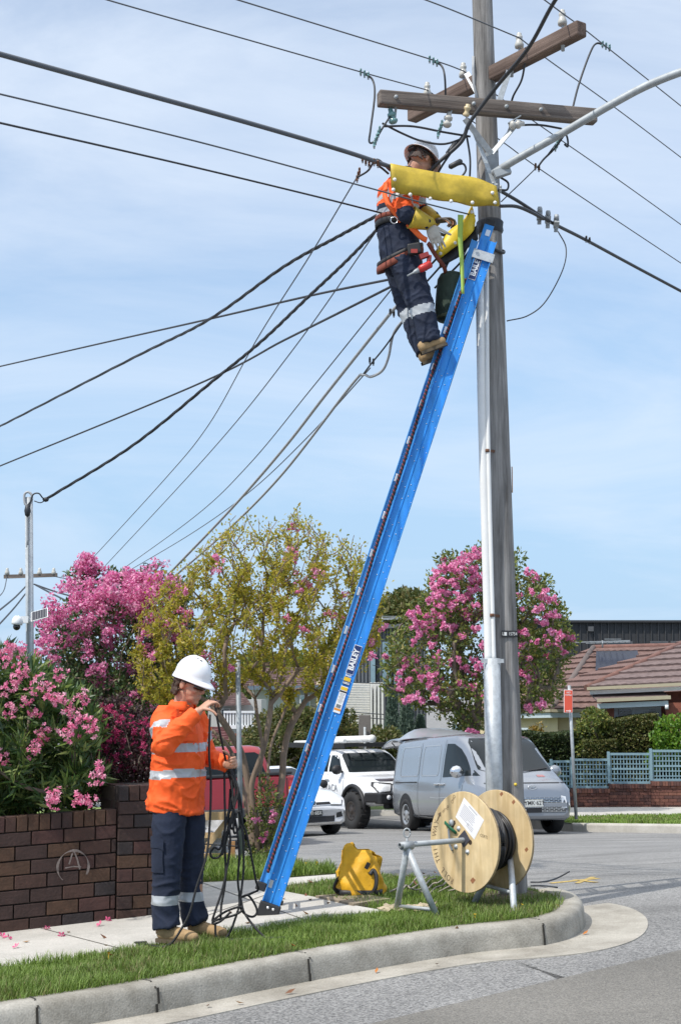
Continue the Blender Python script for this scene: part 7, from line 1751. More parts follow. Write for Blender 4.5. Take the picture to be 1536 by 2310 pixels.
M_olean = mat('oleander_leaves', (0.05, 0.1, 0.02), 0.4, var=0, rnd=[(0.030, 0.066, 0.022), (0.05, 0.105, 0.03), (0.08, 0.145, 0.036), (0.13, 0.20, 0.045), (0.25, 0.30, 0.09)], trans=0.25)
M_lorp = mat('plum_leaves', (0.06, 0.03, 0.03), 0.5, var=0, rnd=[(0.030, 0.016, 0.018), (0.055, 0.022, 0.028), (0.075, 0.032, 0.030), (0.06, 0.055, 0.025)], trans=0.2)
M_hedge = mat('hedge_leaves', (0.04, 0.07, 0.02), 0.5, var=0, rnd=[(0.022, 0.040, 0.014), (0.036, 0.062, 0.018), (0.05, 0.082, 0.022), (0.09, 0.10, 0.03)], trans=0.2)
M_hedgeb = mat('olive_hedge_leaves', (0.1, 0.12, 0.03), 0.5, var=0, rnd=[(0.06, 0.085, 0.022), (0.09, 0.115, 0.028), (0.13, 0.14, 0.035), (0.20, 0.16, 0.06)], trans=0.3)
M_bright = mat('fresh_green_leaves', (0.1, 0.22, 0.03), 0.45, var=0, rnd=[(0.06, 0.15, 0.014), (0.10, 0.22, 0.018), (0.15, 0.29, 0.025), (0.22, 0.33, 0.04)], trans=0.35)
M_conif = mat('grey_green_needles', (0.06, 0.1, 0.07), 0.6, var=0, rnd=[(0.06, 0.10, 0.075), (0.10, 0.15, 0.11), (0.14, 0.20, 0.15), (0.19, 0.24, 0.185)])
M_bark = bark('crepe_myrtle_bark', (0.235, 0.17, 0.125), None); M_barkd = bark('dark_branch_bark', (0.13, 0.10, 0.08), None)
def arr(pts): return np.array([tuple(p) for p in pts])

# ---- yellowing crepe myrtle
rg = np.random.default_rng(11); YD = on_plane(592, 1934).y
yt = thing('crepe_myrtle_tree', 'multi-stemmed crepe myrtle with sparse yellow leaves and a few pink blooms, left of the ladder', 'tree', tuple(on_plane(592, 1934)))
def yp(x, y, d=0): return at(x, y, YD + d)
stems = [[yp(590, 1938), yp(588, 1850), yp(586, 1760), yp(592, 1690), yp(580, 1610), yp(572, 1540)],
         [yp(578, 1938, .05), yp(570, 1850, .05), yp(560, 1770, .02), yp(545, 1700, -.02), yp(515, 1645, -.08), yp(478, 1590, -.12)],
         [yp(600, 1938, -.05), yp(605, 1860, -.06), yp(604, 1760, -.08), yp(612, 1680, -.1), yp(640, 1610, -.1), yp(655, 1560, -.12)],
         [yp(606, 1938, .05), yp(622, 1840, .1), yp(636, 1760, .15), yp(640, 1700, .2), yp(655, 1640, .25), yp(690, 1580, .3)],
         [yp(584, 1938, -.08), yp(575, 1840, -.15), yp(568, 1770, -.2), yp(594, 1690, -.25), yp(610, 1600, -.3), yp(612, 1520, -.3)],
         [yp(572, 1938, .1), yp(556, 1830, .2), yp(540, 1740, .3), yp(512, 1680, .35), yp(470, 1640, .4), yp(420, 1590, .4)]]
YC = [(318, 1560), (296, 1500), (312, 1410), (345, 1330), (420, 1300), (470, 1265), (505, 1205), (545, 1172), (590, 1200), (640, 1178), (668, 1162), (700, 1180), (745, 1225), (800, 1225), (828, 1262), (878, 1300), (872, 1360), (850, 1440), (846, 1490), (780, 1530), (730, 1580), (640, 1560), (560, 1545), (480, 1560), (400, 1590)]
pp = pix_poly_sample(YC, 780, rg, YD, 0.95)
for k in range(150):   # bare twigs reaching out of the crown
    x = rg.uniform(330, 860); ytop = np.interp(x, [300, 345, 420, 505, 545, 590, 668, 745, 800, 878], [1500, 1330, 1300, 1205, 1172, 1200, 1162, 1225, 1225, 1310]); pp.append((yp(x + rg.normal(0, 8), ytop - rg.uniform(-30, 22), rg.uniform(-.6, .6)), 0, 0))
b, nodes, par, tips, rad = space_tree(stems, [p for p, m, v in pp], 0.0032, 0.036, rg, curve=0.08, power=0.42, steep=1.1)
b.build('trunk', M_bark, yt)
lc = [];
for t in tips:
    j = t; k = 0
    while j >= 0 and k < 6 and rad[j] < 0.016:
        lc.append(nodes[j]); j = par[j]; k += 1
C_, N_ = cluster(lc, 8, (0.07, 0.07, 0.08), rg)
ztop = np.percentile(C_[:, 2], 88); keepm = rg.uniform(0, 1, len(C_)) < np.where(C_[:, 2] > ztop, 0.42, 0.86); C_, N_ = C_[keepm], N_[keepm]
leaf_mesh('foliage', C_, N_, rg.choice([0.028, 0.036, 0.046], len(C_)), 0.024, M_leafy, yt, V(yt['_base']), 0.6, rg, rv=np.clip(rg.beta(2.2, 2.2, len(C_)) * 0.9 + 0.05 * np.sign(rg.uniform(-1, 1, len(C_))), 0, 1))
fp = [yp(x, y, rg.uniform(-.6, .1)) for x, y in ((660, 1188), (658, 1246), (662, 1268), (716, 1290), (718, 1300), (680, 1322), (700, 1322), (678, 1335), (780, 1345), (746, 1385), (646, 1398), (648, 1450), (682, 1422), (495, 1257), (485, 1282), (790, 1395), (640, 1355), (865, 1415), (832, 1448), (836, 1478), (420, 1335), (372, 1410), (330, 1430), (470, 1480), (345, 1480), (520, 1510), (480, 1545))]
C_, N_ = panicles(fp, [rg.uniform(0.045, 0.075) for _ in fp], 70, 0.02, rg)
leaf_mesh('blossom', C_, N_, 0.026, 0.022, M_hot, yt, V(yt['_base']), 0.5, rg)
# suckers round the foot of the trunk
sk = thing('sucker_shoots', 'leafy sucker shoots with small pink blooms around the base of the yellow tree', 'shrub', tuple(on_plane(590, 1950)))
ps = pix_poly_sample([(545, 1960), (555, 1880), (575, 1800), (600, 1740), (612, 1760), (640, 1800), (660, 1830), (640, 1890), (625, 1960)], 90, rg, YD - 0.12, 0.2)
b, nd, pr, tp, rd = space_tree([[yp(592, 1950, -.1), yp(592, 1900, -.12), yp(594, 1850, -.15)]], [p for p, m, v in ps], 0.0025, 0.006, rg); b.build('stems', M_barkd, sk)
C_, N_ = cluster([nd[t] for t in tp], 26, (0.06, 0.06, 0.06), rg); leaf_mesh('foliage', C_, N_, 0.034, 0.02, M_leafm, sk, V(sk['_base']), 0.6, rg)
C_, N_ = panicles([yp(x, y, -.3) for x, y in ((583, 1850), (612, 1850), (596, 1893), (620, 1835), (604, 1880))], [0.04] * 5, 60, 0.02, rg); leaf_mesh('blossom', C_, N_, 0.024, 0.02, M_pink, sk, V(sk['_base']), 0.5, rg)

# ---- pink crepe myrtle on the left
rg = np.random.default_rng(21); PD = 16.3
pt = thing('crepe_myrtle_tree', 'crepe myrtle thick with bright pink blossom above dark leaves, left behind the brick wall', 'tree', tuple(at(260, 1900, PD)))
PC = [(70, 1560), (85, 1470), (90, 1420), (100, 1390), (150, 1370), (150, 1330), (170, 1300), (200, 1265), (225, 1285), (260, 1290), (320, 1305), (345, 1272), (370, 1290), (410, 1310), (420, 1360), (430, 1440), (440, 1540), (420, 1640), (360, 1700), (220, 1700), (120, 1640)]
pp = pix_poly_sample(PC, 330, rg, PD, 1.0)
b, nd, pr, tp, rd = space_tree([[at(250, 1880, PD), at(248, 1750, PD), at(240, 1620, PD), at(235, 1500, PD)], [at(262, 1880, PD), at(280, 1720, PD + .1), at(310, 1560, PD + .2)]], [p for p, m, v in pp], 0.005, 0.05, rg); b.build('trunk', M_bark, pt)
C_, N_ = cluster([nd[t] for t in tp], 52, (0.15, 0.15, 0.15), rg); leaf_mesh('foliage', C_, N_, 0.055, 0.032, M_leafd, pt, V(pt['_base']), 0.6, rg)
heads = []
for k in range(400):
    x, y = rg.uniform(95, 420), rg.uniform(1262, 1440)
    if not in_poly(np.array([x]), np.array([y]), PC)[0]: continue
    d = min(1, ((x - 255) / 120) ** 2 + ((y - 1330) / 62) ** 2)
    if rg.uniform() < (0.62 if d < 0.75 else 0.16): heads.append((x, y))
heads = heads[:92] + [(200, 1268), (198, 1275), (345, 1280), (362, 1300), (375, 1310), (350, 1310), (140, 1375), (115, 1365), (105, 1410), (120, 1400), (245, 1425), (250, 1440), (238, 1455), (262, 1450), (180, 1465), (200, 1470), (212, 1470), (118, 1480), (130, 1490), (222, 1502), (215, 1512), (230, 1533), (225, 1540), (290, 1505), (285, 1492), (240, 1535), (310, 1572), (325, 1552), (335, 1560), (285, 1575), (345, 1590), (355, 1588), (365, 1600), (170, 1430), (165, 1425), (110, 1440), (95, 1450), (125, 1455), (150, 1440), (330, 1450), (360, 1440), (340, 1475), (200, 1410), (300, 1370), (315, 1372), (280, 1365), (60, 1480), (40, 1470), (80, 1500), (85, 1460), (95, 1540), (120, 1555)]
hp = [at(x, y, PD - rg.uniform(0.35, 1.0) * (0.5 if y < 1300 else 1.0)) for x, y in heads]
C_, N_ = panicles(hp, [rg.uniform(0.09, 0.15) for _ in hp], 150, 0.02, rg); leaf_mesh('blossom', C_, N_, 0.030, 0.026, M_pink, pt, V(pt['_base']), 0.5, rg)

# ---- oleander
rg = np.random.default_rng(31)
ol = thing('oleander_bush', 'large oleander with long narrow leaves and pale pink flower clusters above the brick wall', 'shrub', tuple(at(80, 1880, 11.6)))
OC = [(-260, 1850), (-240, 1500), (-60, 1440), (20, 1470), (70, 1500), (110, 1530), (160, 1560), (200, 1580), (225, 1640), (232, 1720), (215, 1770), (180, 1815), (90, 1850), (0, 1868)]
pp = pix_poly_sample(OC, 470, rg, 11.55, 0.85)
b, nd, pr, tp, rd = space_tree([[at(60, 1930, 11.7), at(62, 1830, 11.6), at(66, 1720, 11.5)], [at(-60, 1930, 11.7), at(-50, 1800, 11.6), at(-40, 1700, 11.5)], [at(120, 1930, 11.7), at(140, 1830, 11.6), at(150, 1740, 11.5)]], [p for p, m, v in pp], 0.004, 0.014, rg); b.build('stems', M_barkd, ol)
C_, N_ = cluster([nd[t] for t in tp], 42, (0.10, 0.10, 0.11), rg, up=0.5); leaf_mesh('foliage', C_, N_, 0.125, 0.024, M_olean, ol, V(ol['_base']), 0.35, rg, fold=0.12)
FL = [(40, 1525), (18, 1490), (60, 1510), (112, 1548), (135, 1520), (140, 1585), (178, 1622), (196, 1632), (150, 1652), (92, 1668), (80, 1690), (108, 1655), (75, 1602), (60, 1570), (10, 1708), (225, 1735), (217, 1752), (198, 1802), (180, 1800), (215, 1640), (28, 1600), (5, 1560), (120, 1570), (158, 1598), (30, 1550), (128, 1800), (165, 1660), (-20, 1640), (-60, 1560), (186, 1572), (122, 1798), (92, 1540), (25, 1465), (8, 1470), (50, 1470)]
C, N, RV = [], [], []
for x, y in FL:
    c = np.array(tuple(at(x, y, 10.75 + rg.uniform(-0.1, 0.25) + max(0, (1600 - y)) * 0.0018)))
    for f in range(int(rg.integers(10, 17))):
        o = rg.normal(0, 1, 3); o /= np.linalg.norm(o); o[1] = -abs(o[1]); fc = c + o * rg.uniform(0.02, 0.075) * np.array([1, 1, 1.1])
        nrm = o + np.array([0, -0.4, 0.2]); nrm /= np.linalg.norm(nrm); s = np.cross(nrm, [0.3, 0.2, 1]); s /= np.linalg.norm(s); u = np.cross(nrm, s); tone = rg.uniform(0.2, 0.8)
        for k in range(5):
            a = 2 * math.pi * k / 5 + f; d = s * math.cos(a) + u * math.sin(a); C.append(fc + d * 0.012); N.append(d + nrm * 0.25); RV.append(np.clip(tone + rg.normal(0, 0.12), 0, 1))
leaf_mesh('blossom', np.array(C), np.array(N), 0.024, 0.017, mat('oleander_petals', (0.7, 0.3, 0.42), 0.55, var=0, rnd=[(0.66, 0.09, 0.24), (0.78, 0.18, 0.36), (0.86, 0.36, 0.50), (0.90, 0.58, 0.66)], trans=0.35), ol, V(ol['_base']), 0.15, rg, rv=np.array(RV))
# ---- plum shrub
rg = np.random.default_rng(41); LD = 12.2
lo_ = thing('plum_leaved_shrub', 'dark plum leaved shrub dotted with magenta flowers between oleander and worker', 'shrub', tuple(at(270, 1860, LD)))
LC = [(175, 1800), (180, 1680), (190, 1620), (230, 1588), (290, 1585), (335, 1620), (400, 1650), (420, 1800)]
pp = pix_poly_sample(LC, 260, rg, LD, 0.6)
b, nd, pr, tp, rd = space_tree([[at(270, 1880, LD), at(272, 1800, LD), at(275, 1740, LD)], [at(330, 1880, LD), at(330, 1800, LD), at(335, 1740, LD)]], [p for p, m, v in pp], 0.004, 0.012, rg); b.build('stems', M_barkd, lo_)
C_, N_ = cluster([nd[t] for t in tp], 60, (0.09, 0.09, 0.09), rg); leaf_mesh('foliage', C_, N_, 0.032, 0.02, M_lorp, lo_, V(lo_['_base']), 0.7, rg)
fl = [p for p, m, v in pix_poly_sample(LC[:6] + [(400, 1650), (380, 1740), (200, 1740)], 150, rg, LD - 0.45, 0.2)] + [p for p, m, v in pix_poly_sample(LC, 20, rg, LD - 0.5, 0.1)]
C_, N_ = panicles(fl, [0.028] * len(fl), 28, 0.02, rg); leaf_mesh('blossom', C_, N_, 0.022, 0.010, mat('magenta_petals', (0.5, 0.04, 0.16), 0.6, var=0, rnd=[(0.34, 0.02, 0.09), (0.55, 0.045, 0.17), (0.62, 0.10, 0.24)], trans=0.3), lo_, V(lo_['_base']), 0.5, rg)

# ---- right crepe myrtle behind the van
rg = np.random.default_rng(51); QD = 37.0
rt = thing('crepe_myrtle_tree', 'green crepe myrtle with scattered pink blooms behind the silver van and power pole', 'tree', tuple(at(1075, 1800, QD)))
QC = [(868, 1550), (878, 1480), (890, 1420), (935, 1370), (970, 1330), (985, 1275), (1000, 1248), (1050, 1262), (1075, 1235), (1110, 1228), (1180, 1262), (1215, 1300), (1245, 1330), (1262, 1365), (1278, 1420), (1300, 1440), (1270, 1500), (1255, 1560), (1210, 1605), (1150, 1590), (1100, 1640), (1050, 1650), (990, 1610), (930, 1590), (880, 1570)]
pp = pix_poly_sample(QC, 420, rg, QD, 2.2)
qp = lambda x, y, d=0: at(x, y, QD + d)
b, nd, pr, tp, rd = space_tree([[qp(1072, 1790), qp(1073, 1700), qp(1074, 1640), qp(1080, 1560)], [qp(1066, 1790), qp(1062, 1690), qp(1045, 1620), qp(1010, 1560)], [qp(1082, 1790), qp(1090, 1690), qp(1120, 1610), qp(1160, 1540)]], [p for p, m, v in pp], 0.012, 0.10, rg, step=0.3, far=3); b.build('trunk', M_barkd, rt)
C_, N_ = cluster([nd[t] for t in tp], 46, (0.27, 0.27, 0.27), rg); leaf_mesh('foliage', C_, N_, 0.11, 0.065, M_leafm, rt, V(rt['_base']), 0.6, rg)
hd_ = []
while len(hd_) < 205:
    x, y = rg.uniform(868, 1300), rg.uniform(1235, 1600)
    if in_poly(np.array([x]), np.array([y]), QC)[0] and rg.uniform() < (1.0 if (y < 1420 and x < 1075) else 0.55 if x < 1000 else 0.16 if y > 1500 else 0.3): hd_.append(qp(x, y, -rg.uniform(0.6, 2.0)))
hd_ += [qp(1060, 1650, -1.5), qp(1072, 1652, -1.4), qp(1290, 1440, -.5), qp(1282, 1436, -.6), qp(870, 1480, -.5), qp(1195, 1530, -1.5), qp(1003, 1262, -.4), qp(1022, 1272, -.5), qp(1085, 1240, -.4), qp(1205, 1300, -.5), qp(1250, 1355, -.6)]
C_, N_ = panicles(hd_, [rg.uniform(0.07, 0.14) for _ in hd_], 70, 0.05, rg); leaf_mesh('blossom', C_, N_, 0.075, 0.065, M_hot, rt, V(rt['_base']), 0.5, rg)

# ---- hedges, shrubs, conifers, far trees
def bush(name, label, poly, D, dD, n, per, leaf, m, seed, cat='shrub', spread=None, trunk=True, group=None, rvf=None):
    rg = np.random.default_rng(seed); xs_ = [p[0] for p in poly]; ys_ = [p[1] for p in poly]; cx = sum(xs_) / len(xs_); yb = max(ys_)
    o = thing(name, label, cat, tuple(at(cx, yb, D)), group=group); pp = pix_poly_sample(poly, n, rg, D, dD)
    s = spread or leaf * 2.2
    C_, N_ = cluster([p for p, m_, v in pp], per, (s, s, s), rg); leaf_mesh('foliage', C_, N_, leaf, leaf * 0.6, m, o, V(o['_base']), 0.6, rg)
    if trunk:
        b, nd, pr, tp, rd = space_tree([[at(cx, yb + 4, D), at(cx + 2, yb - (yb - min(ys_)) * 0.4, D)]], [p for p, m_, v in pp[:40]], 0.012 * D / 36, 0.05 * D / 36, rg, step=0.3, far=3); b.build('trunk', M_barkd, o)
    return o
def hedge_box(name, label, x0, y0, x1, y1, D, th, m, leaf, n, seed, slope=0.0, bumps=0.12):
    rg = np.random.default_rng(seed); a, c = at(x0, y1, D), at(x1, y1, D); H = at(x0, y0, D).z - a.z; o = thing(name, label, 'hedge', tuple((a + c) / 2)); W = c.x - a.x
    u, v, w = rg.uniform(0, 1, n), rg.uniform(0, 1, n), rg.uniform(0, 1, n) ** 2
    face = rg.uniform(0, 1, n) < 0.62
    x = a.x + u * W; y = np.where(face, D + w * th * 0.35, D + rg.uniform(0, 1, n) * th); z = np.where(face, a.z + v * H, a.z + H * (1 - w * 0.15)) + slope * (u - 0.5)
    bm_ = np.array([noise.noise((p * 1.1, q_ * 1.4, seed)) for p, q_ in zip(x, z)]); y = y + bumps * bm_; z = z + bumps * 0.6 * bm_ * (z - a.z) / H
    N_ = np.stack([rg.normal(0, .5, n), np.where(face, -1.0, 0), np.where(face, 0.3, 1.0)], 1)
    leaf_mesh('foliage', np.stack([x, y, z], 1), N_, leaf, leaf * 0.6, m, o, V(o['_base']), 0.7, rg)
    b = MB(); b.box(((a.x + c.x) / 2, D + th * 0.5, a.z + H * 0.44), (W * 0.97, th * 0.7, H * 0.84)); b.build('shade_core', mat('hedge_shade', (0.018, 0.022, 0.010), 0.95, var=0.4, scale=6), o)  # solid dark box; its colour stands for the shade inside the hedge
    return o
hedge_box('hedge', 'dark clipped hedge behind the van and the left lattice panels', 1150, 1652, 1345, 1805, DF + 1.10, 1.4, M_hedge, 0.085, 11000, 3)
bush('shrub', 'tall loose green shrub rising above the dark hedge beside the brick house', [(1300, 1700), (1306, 1640), (1330, 1605), (1352, 1597), (1368, 1620), (1372, 1700)], DF + 1.30, 0.7, 60, 60, 0.10, M_leafm, 61)
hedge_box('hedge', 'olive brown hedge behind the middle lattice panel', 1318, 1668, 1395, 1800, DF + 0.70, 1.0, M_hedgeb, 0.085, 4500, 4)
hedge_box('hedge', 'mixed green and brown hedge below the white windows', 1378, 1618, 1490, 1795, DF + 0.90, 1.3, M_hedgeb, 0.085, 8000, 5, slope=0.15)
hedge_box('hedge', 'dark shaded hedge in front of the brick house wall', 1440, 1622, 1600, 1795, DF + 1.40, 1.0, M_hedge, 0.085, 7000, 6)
bush('shrub', 'fresh bright green shrub above the right lattice panel', [(1470, 1740), (1465, 1690), (1480, 1640), (1510, 1618), (1560, 1615), (1620, 1640), (1620, 1740)], DF + 0.50, 0.5, 110, 70, 0.10, M_bright, 62)
bush('shrub', 'small golden bush under the window of the cream house', [(1196, 1665), (1205, 1648), (1218, 1643), (1222, 1665)], 45, 0.3, 14, 40, 0.10, mat('golden_leaves', (0.3, 0.2, 0.04), 0.5, var=0, rnd=[(0.26, 0.17, 0.03), (0.36, 0.24, 0.04), (0.2, 0.18, 0.03)]), 63)
bush('garden_bush', 'broad olive green bush behind the yellow tree trunks', [(560, 1740), (555, 1660), (590, 1610), (650, 1600), (700, 1610), (730, 1640), (740, 1740)], 41, 1.4, 170, 70, 0.12, M_hedgeb, 64)
bush('garden_bush', 'broad green and tan bush between the ladder and the grey sign back', [(700, 1740), (705, 1640), (730, 1602), (770, 1600), (800, 1620), (812, 1660), (815, 1740)], 42, 1.3, 120, 70, 0.12, M_hedgeb, 65)
bush('garden_bush', 'low green bush between the grey sign back and the conifers', [(815, 1720), (820, 1670), (845, 1652), (880, 1650), (900, 1668), (905, 1720)], 43, 1.0, 60, 60, 0.12, M_hedgeb, 66)
bush('garden_bush', 'low bush below the white balcony', [(455, 1730), (460, 1690), (480, 1680), (520, 1682), (535, 1730)], 38, 0.8, 50, 50, 0.11, M_hedgeb, 67)
def conifer(label, xb, yt_, yb, w, D, seed):
    rg = np.random.default_rng(seed); o = thing('conifer', label, 'tree', tuple(at(xb, yb, D)), group=None); T, B_ = at(xb, yt_, D), at(xb, yb, D); H = T.z - B_.z; n = 5200
    t = rg.uniform(0, 1, n) ** 0.85; a = rg.uniform(0, 2 * np.pi, n); wr = w / FPX * D * 0.5
    ph = np.array([noise.noise((math.cos(k) * 2.5, math.sin(k) * 2.5, q_ * 6 + seed)) for k, q_ in zip(a, t)])
    r = wr * np.sin(np.clip((1 - t) * 1.25 + 0.12, 0, 1.55)) ** 0.8 * (1 + 0.35 * ph) * rg.uniform(0.6, 1.0, n)
    C_ = np.stack([T.x + np.cos(a) * r, D + np.sin(a) * r, B_.z + t * H], 1); N_ = np.stack([np.cos(a) * 0.5, np.sin(a) * 0.5, np.ones(n) * 0.9], 1)
    leaf_mesh('foliage', C_, N_, 0.16, 0.05, M_conif, o, V(o['_base']), 0.3, rg)
    b = MB(); b.tube([B_, T - V((0, 0, 0.2))], [0.09, 0.01], 7); b.build('trunk', M_barkd, o)
conifer('left of the two taller grey green conifers beside the white brick block', 884, 1556, 1740, 46, 45, 71); conifer('middle grey green conifer in front of its two neighbours', 916, 1562, 1740, 50, 44, 72); conifer('shorter grey green conifer nearest the raised van tailgate', 948, 1615, 1740, 46, 44.5, 73)
bush('distant_tree', 'rounded distant tree above the grey clad building', [(845, 1430), (858, 1385), (880, 1355), (905, 1343), (940, 1348), (975, 1365), (1000, 1390), (1000, 1430)], 85, 3.0, 170, 90, 0.32, M_hedgeb, 74, cat='tree')
bush('distant_tree', 'distant grey green tree behind the brown tiled roof', [(520, 1560), (540, 1500), (580, 1470), (620, 1480), (680, 1490), (720, 1500), (740, 1560)], 70, 2.5, 120, 70, 0.28, M_leafm, 75, cat='tree')
bush('distant_tree', 'distant dark tree low behind the pink crepe myrtle', [(-60, 1620), (-40, 1560), (60, 1540), (200, 1520), (330, 1530), (450, 1540), (480, 1620)], 60, 3.0, 220, 60, 0.28, M_leafd, 76, cat='tree')
# ================================================================= PEOPLE
M_skin = mat('skin', (0.50, 0.27, 0.18), 0.55, var=0.10, scale=18)
M_hivis = mat('orange_hivis_cloth', (0.86, 0.105, 0.010), 0.75, var=0.07, scale=10, bump=0.15, bscale=50)
M_navyc = mat('navy_work_cloth', (0.010, 0.017, 0.040), 0.85, var=0.25, scale=8, bump=0.2, bscale=50)
M_tape = mat('reflective_tape', (0.42, 0.44, 0.46), 0.45, 0.15, var=0.06)
M_boot = mat('tan_suede', (0.36, 0.24, 0.12), 0.85, var=0.2, scale=20, bump=0.2); M_sole = mat('boot_sole', (0.10, 0.075, 0.045), 0.8, var=0.1)
M_hat = mat('white_helmet', (0.84, 0.84, 0.86), 0.3, var=0.0, coat=0.3); M_hair = mat('brown_hair', (0.055, 0.030, 0.018), 0.7, var=0.4, scale=60, bump=0.8, bscale=60)
def wrinkle(me, amp, seed, f=(9, 9, 13), keep=None):
    n = len(me.vertices); co = np.zeros(n * 3); me.vertices.foreach_get('co', co); co = co.reshape(-1, 3); nn = np.zeros(n * 3); me.vertices.foreach_get('normal', nn); nn = nn.reshape(-1, 3)
    d = np.zeros(n)
    for i in range(n):
        p = co[i]; w = V((p[0] * f[0] + seed, p[1] * f[1], p[2] * f[2]))
        q_ = w + noise.noise_vector(w * 0.6) * 0.9
        d[i] = max(0.0, 1 - abs(noise.noise(q_)) * 2.4) ** 2.2 * 1.1 - 0.35 + noise.noise(w * 0.8) * 0.5 + max(0.0, 1 - abs(noise.noise(q_ * 1.9 + V((3, 1, 7)))) * 2.6) ** 2 * 0.4
    d = np.maximum(d, -1.2) * amp
    if keep is not None: d *= keep(co)
    me.vertices.foreach_set('co', (co + nn * d[:, None]).ravel()); me.update()
def paint(me, fn):
    for pl in me.polygons: pl.material_index = fn(pl.center)
    for pl in me.polygons: pl.use_smooth = True
def seg_t(p, a, b):
    d = b - a; t = max(0, min(1, (p - a).dot(d) / d.length_squared)); return t, (p - a - d * t).length
def finger(b, root, d, bendaxis, lens, curls, r):
    p = V(root); dd = V(d).normalized(); P = [p - dd * 0.012, p.copy()]; rs = [r, r]
    for L, c in zip(lens, curls):
        dd = Matrix.Rotation(c, 3, bendaxis) @ dd; p = p + dd * L; P.append(p.copy()); rs.append(rs[-1] * 0.92)
    b.tube(P, rs, 8); b.ball(P[-1], rs[-1], 8)
def hand(b, wrist, d, palm_n, thumb_side, curl=0.6, s=1.0, spread=0.0):
    """palm with five separate fingers; curls towards palm_n"""
    d = V(d).normalized(); n = V(palm_n); n = (n - d * n.dot(d)).normalized(); sd = d.cross(n).normalized()
    if sd.dot(V(thumb_side)) < 0: sd = -sd
    ax = d.cross(n).normalized()           # rotating d about ax by +angle bends towards n
    k = wrist + d * 0.085 * s
    b.tube([wrist - d * 0.02, wrist + d * 0.02 * s, wrist + d * 0.055 * s, k], [0.027 * s, 0.034 * s, 0.041 * s, 0.038 * s], 10, ry=[0.020 * s, 0.018 * s, 0.017 * s, 0.013 * s], side=sd)
    for i, (o, L) in enumerate(((0.028, 0.070), (0.0095, 0.078), (-0.0095, 0.073), (-0.028, 0.057))):
        c = curl * (0.85 + 0.12 * i); finger(b, k + sd * o * s - d * 0.003 * i * s, d + sd * o * spread, ax, [L * 0.45 * s, L * 0.32 * s, L * 0.25 * s], [c * 0.7, c, c * 0.8], 0.0088 * s)
    finger(b, wrist + d * 0.03 * s + sd * 0.032 * s, d * 0.7 + sd * 0.6 + n * 0.35, ax, [0.038 * s, 0.032 * s, 0.025 * s], [0.15, curl * 0.5, curl * 0.5], 0.0105 * s)
def head_parts(b, M):
    """skull, jaw, nose, brows, lips, ears, all to be skinned together; head frame x forward, z up"""
    rt = M.to_3x3()
    def B(c, r): b.ball(M @ V(c), r, 16, rot=rt)
    B((-0.008, 0, 0.028), (0.098, 0.077, 0.094)); B((0.030, 0, -0.030), (0.066, 0.064, 0.075)); B((0.045, 0, -0.075), (0.048, 0.048, 0.042)); B((0.072, 0, -0.103), (0.023, 0.024, 0.019))
    B((0.084, 0, 0.016), (0.016, 0.048, 0.012)); B((0.060, 0.04, -0.03), (0.030, 0.022, 0.022)); B((0.060, -0.04, -0.03), (0.030, 0.022, 0.022))
    b.tube([M @ V((0.088, 0, 0.010)), M @ V((0.104, 0, -0.018)), M @ V((0.112, 0, -0.036))], [0.009, 0.011, 0.013], 8); B((0.101, 0.010, -0.038), (0.010, 0.009, 0.008)); B((0.101, -0.010, -0.038), (0.010, 0.009, 0.008))
    B((0.090, 0, -0.064), (0.012, 0.024, 0.007)); B((0.088, 0, -0.077), (0.012, 0.021, 0.008))
    for sg in (-1, 1): B((-0.012, sg * 0.078, -0.012), (0.020, 0.008, 0.032)); B((-0.008, sg * 0.082, 0.004), (0.016, 0.008, 0.014))
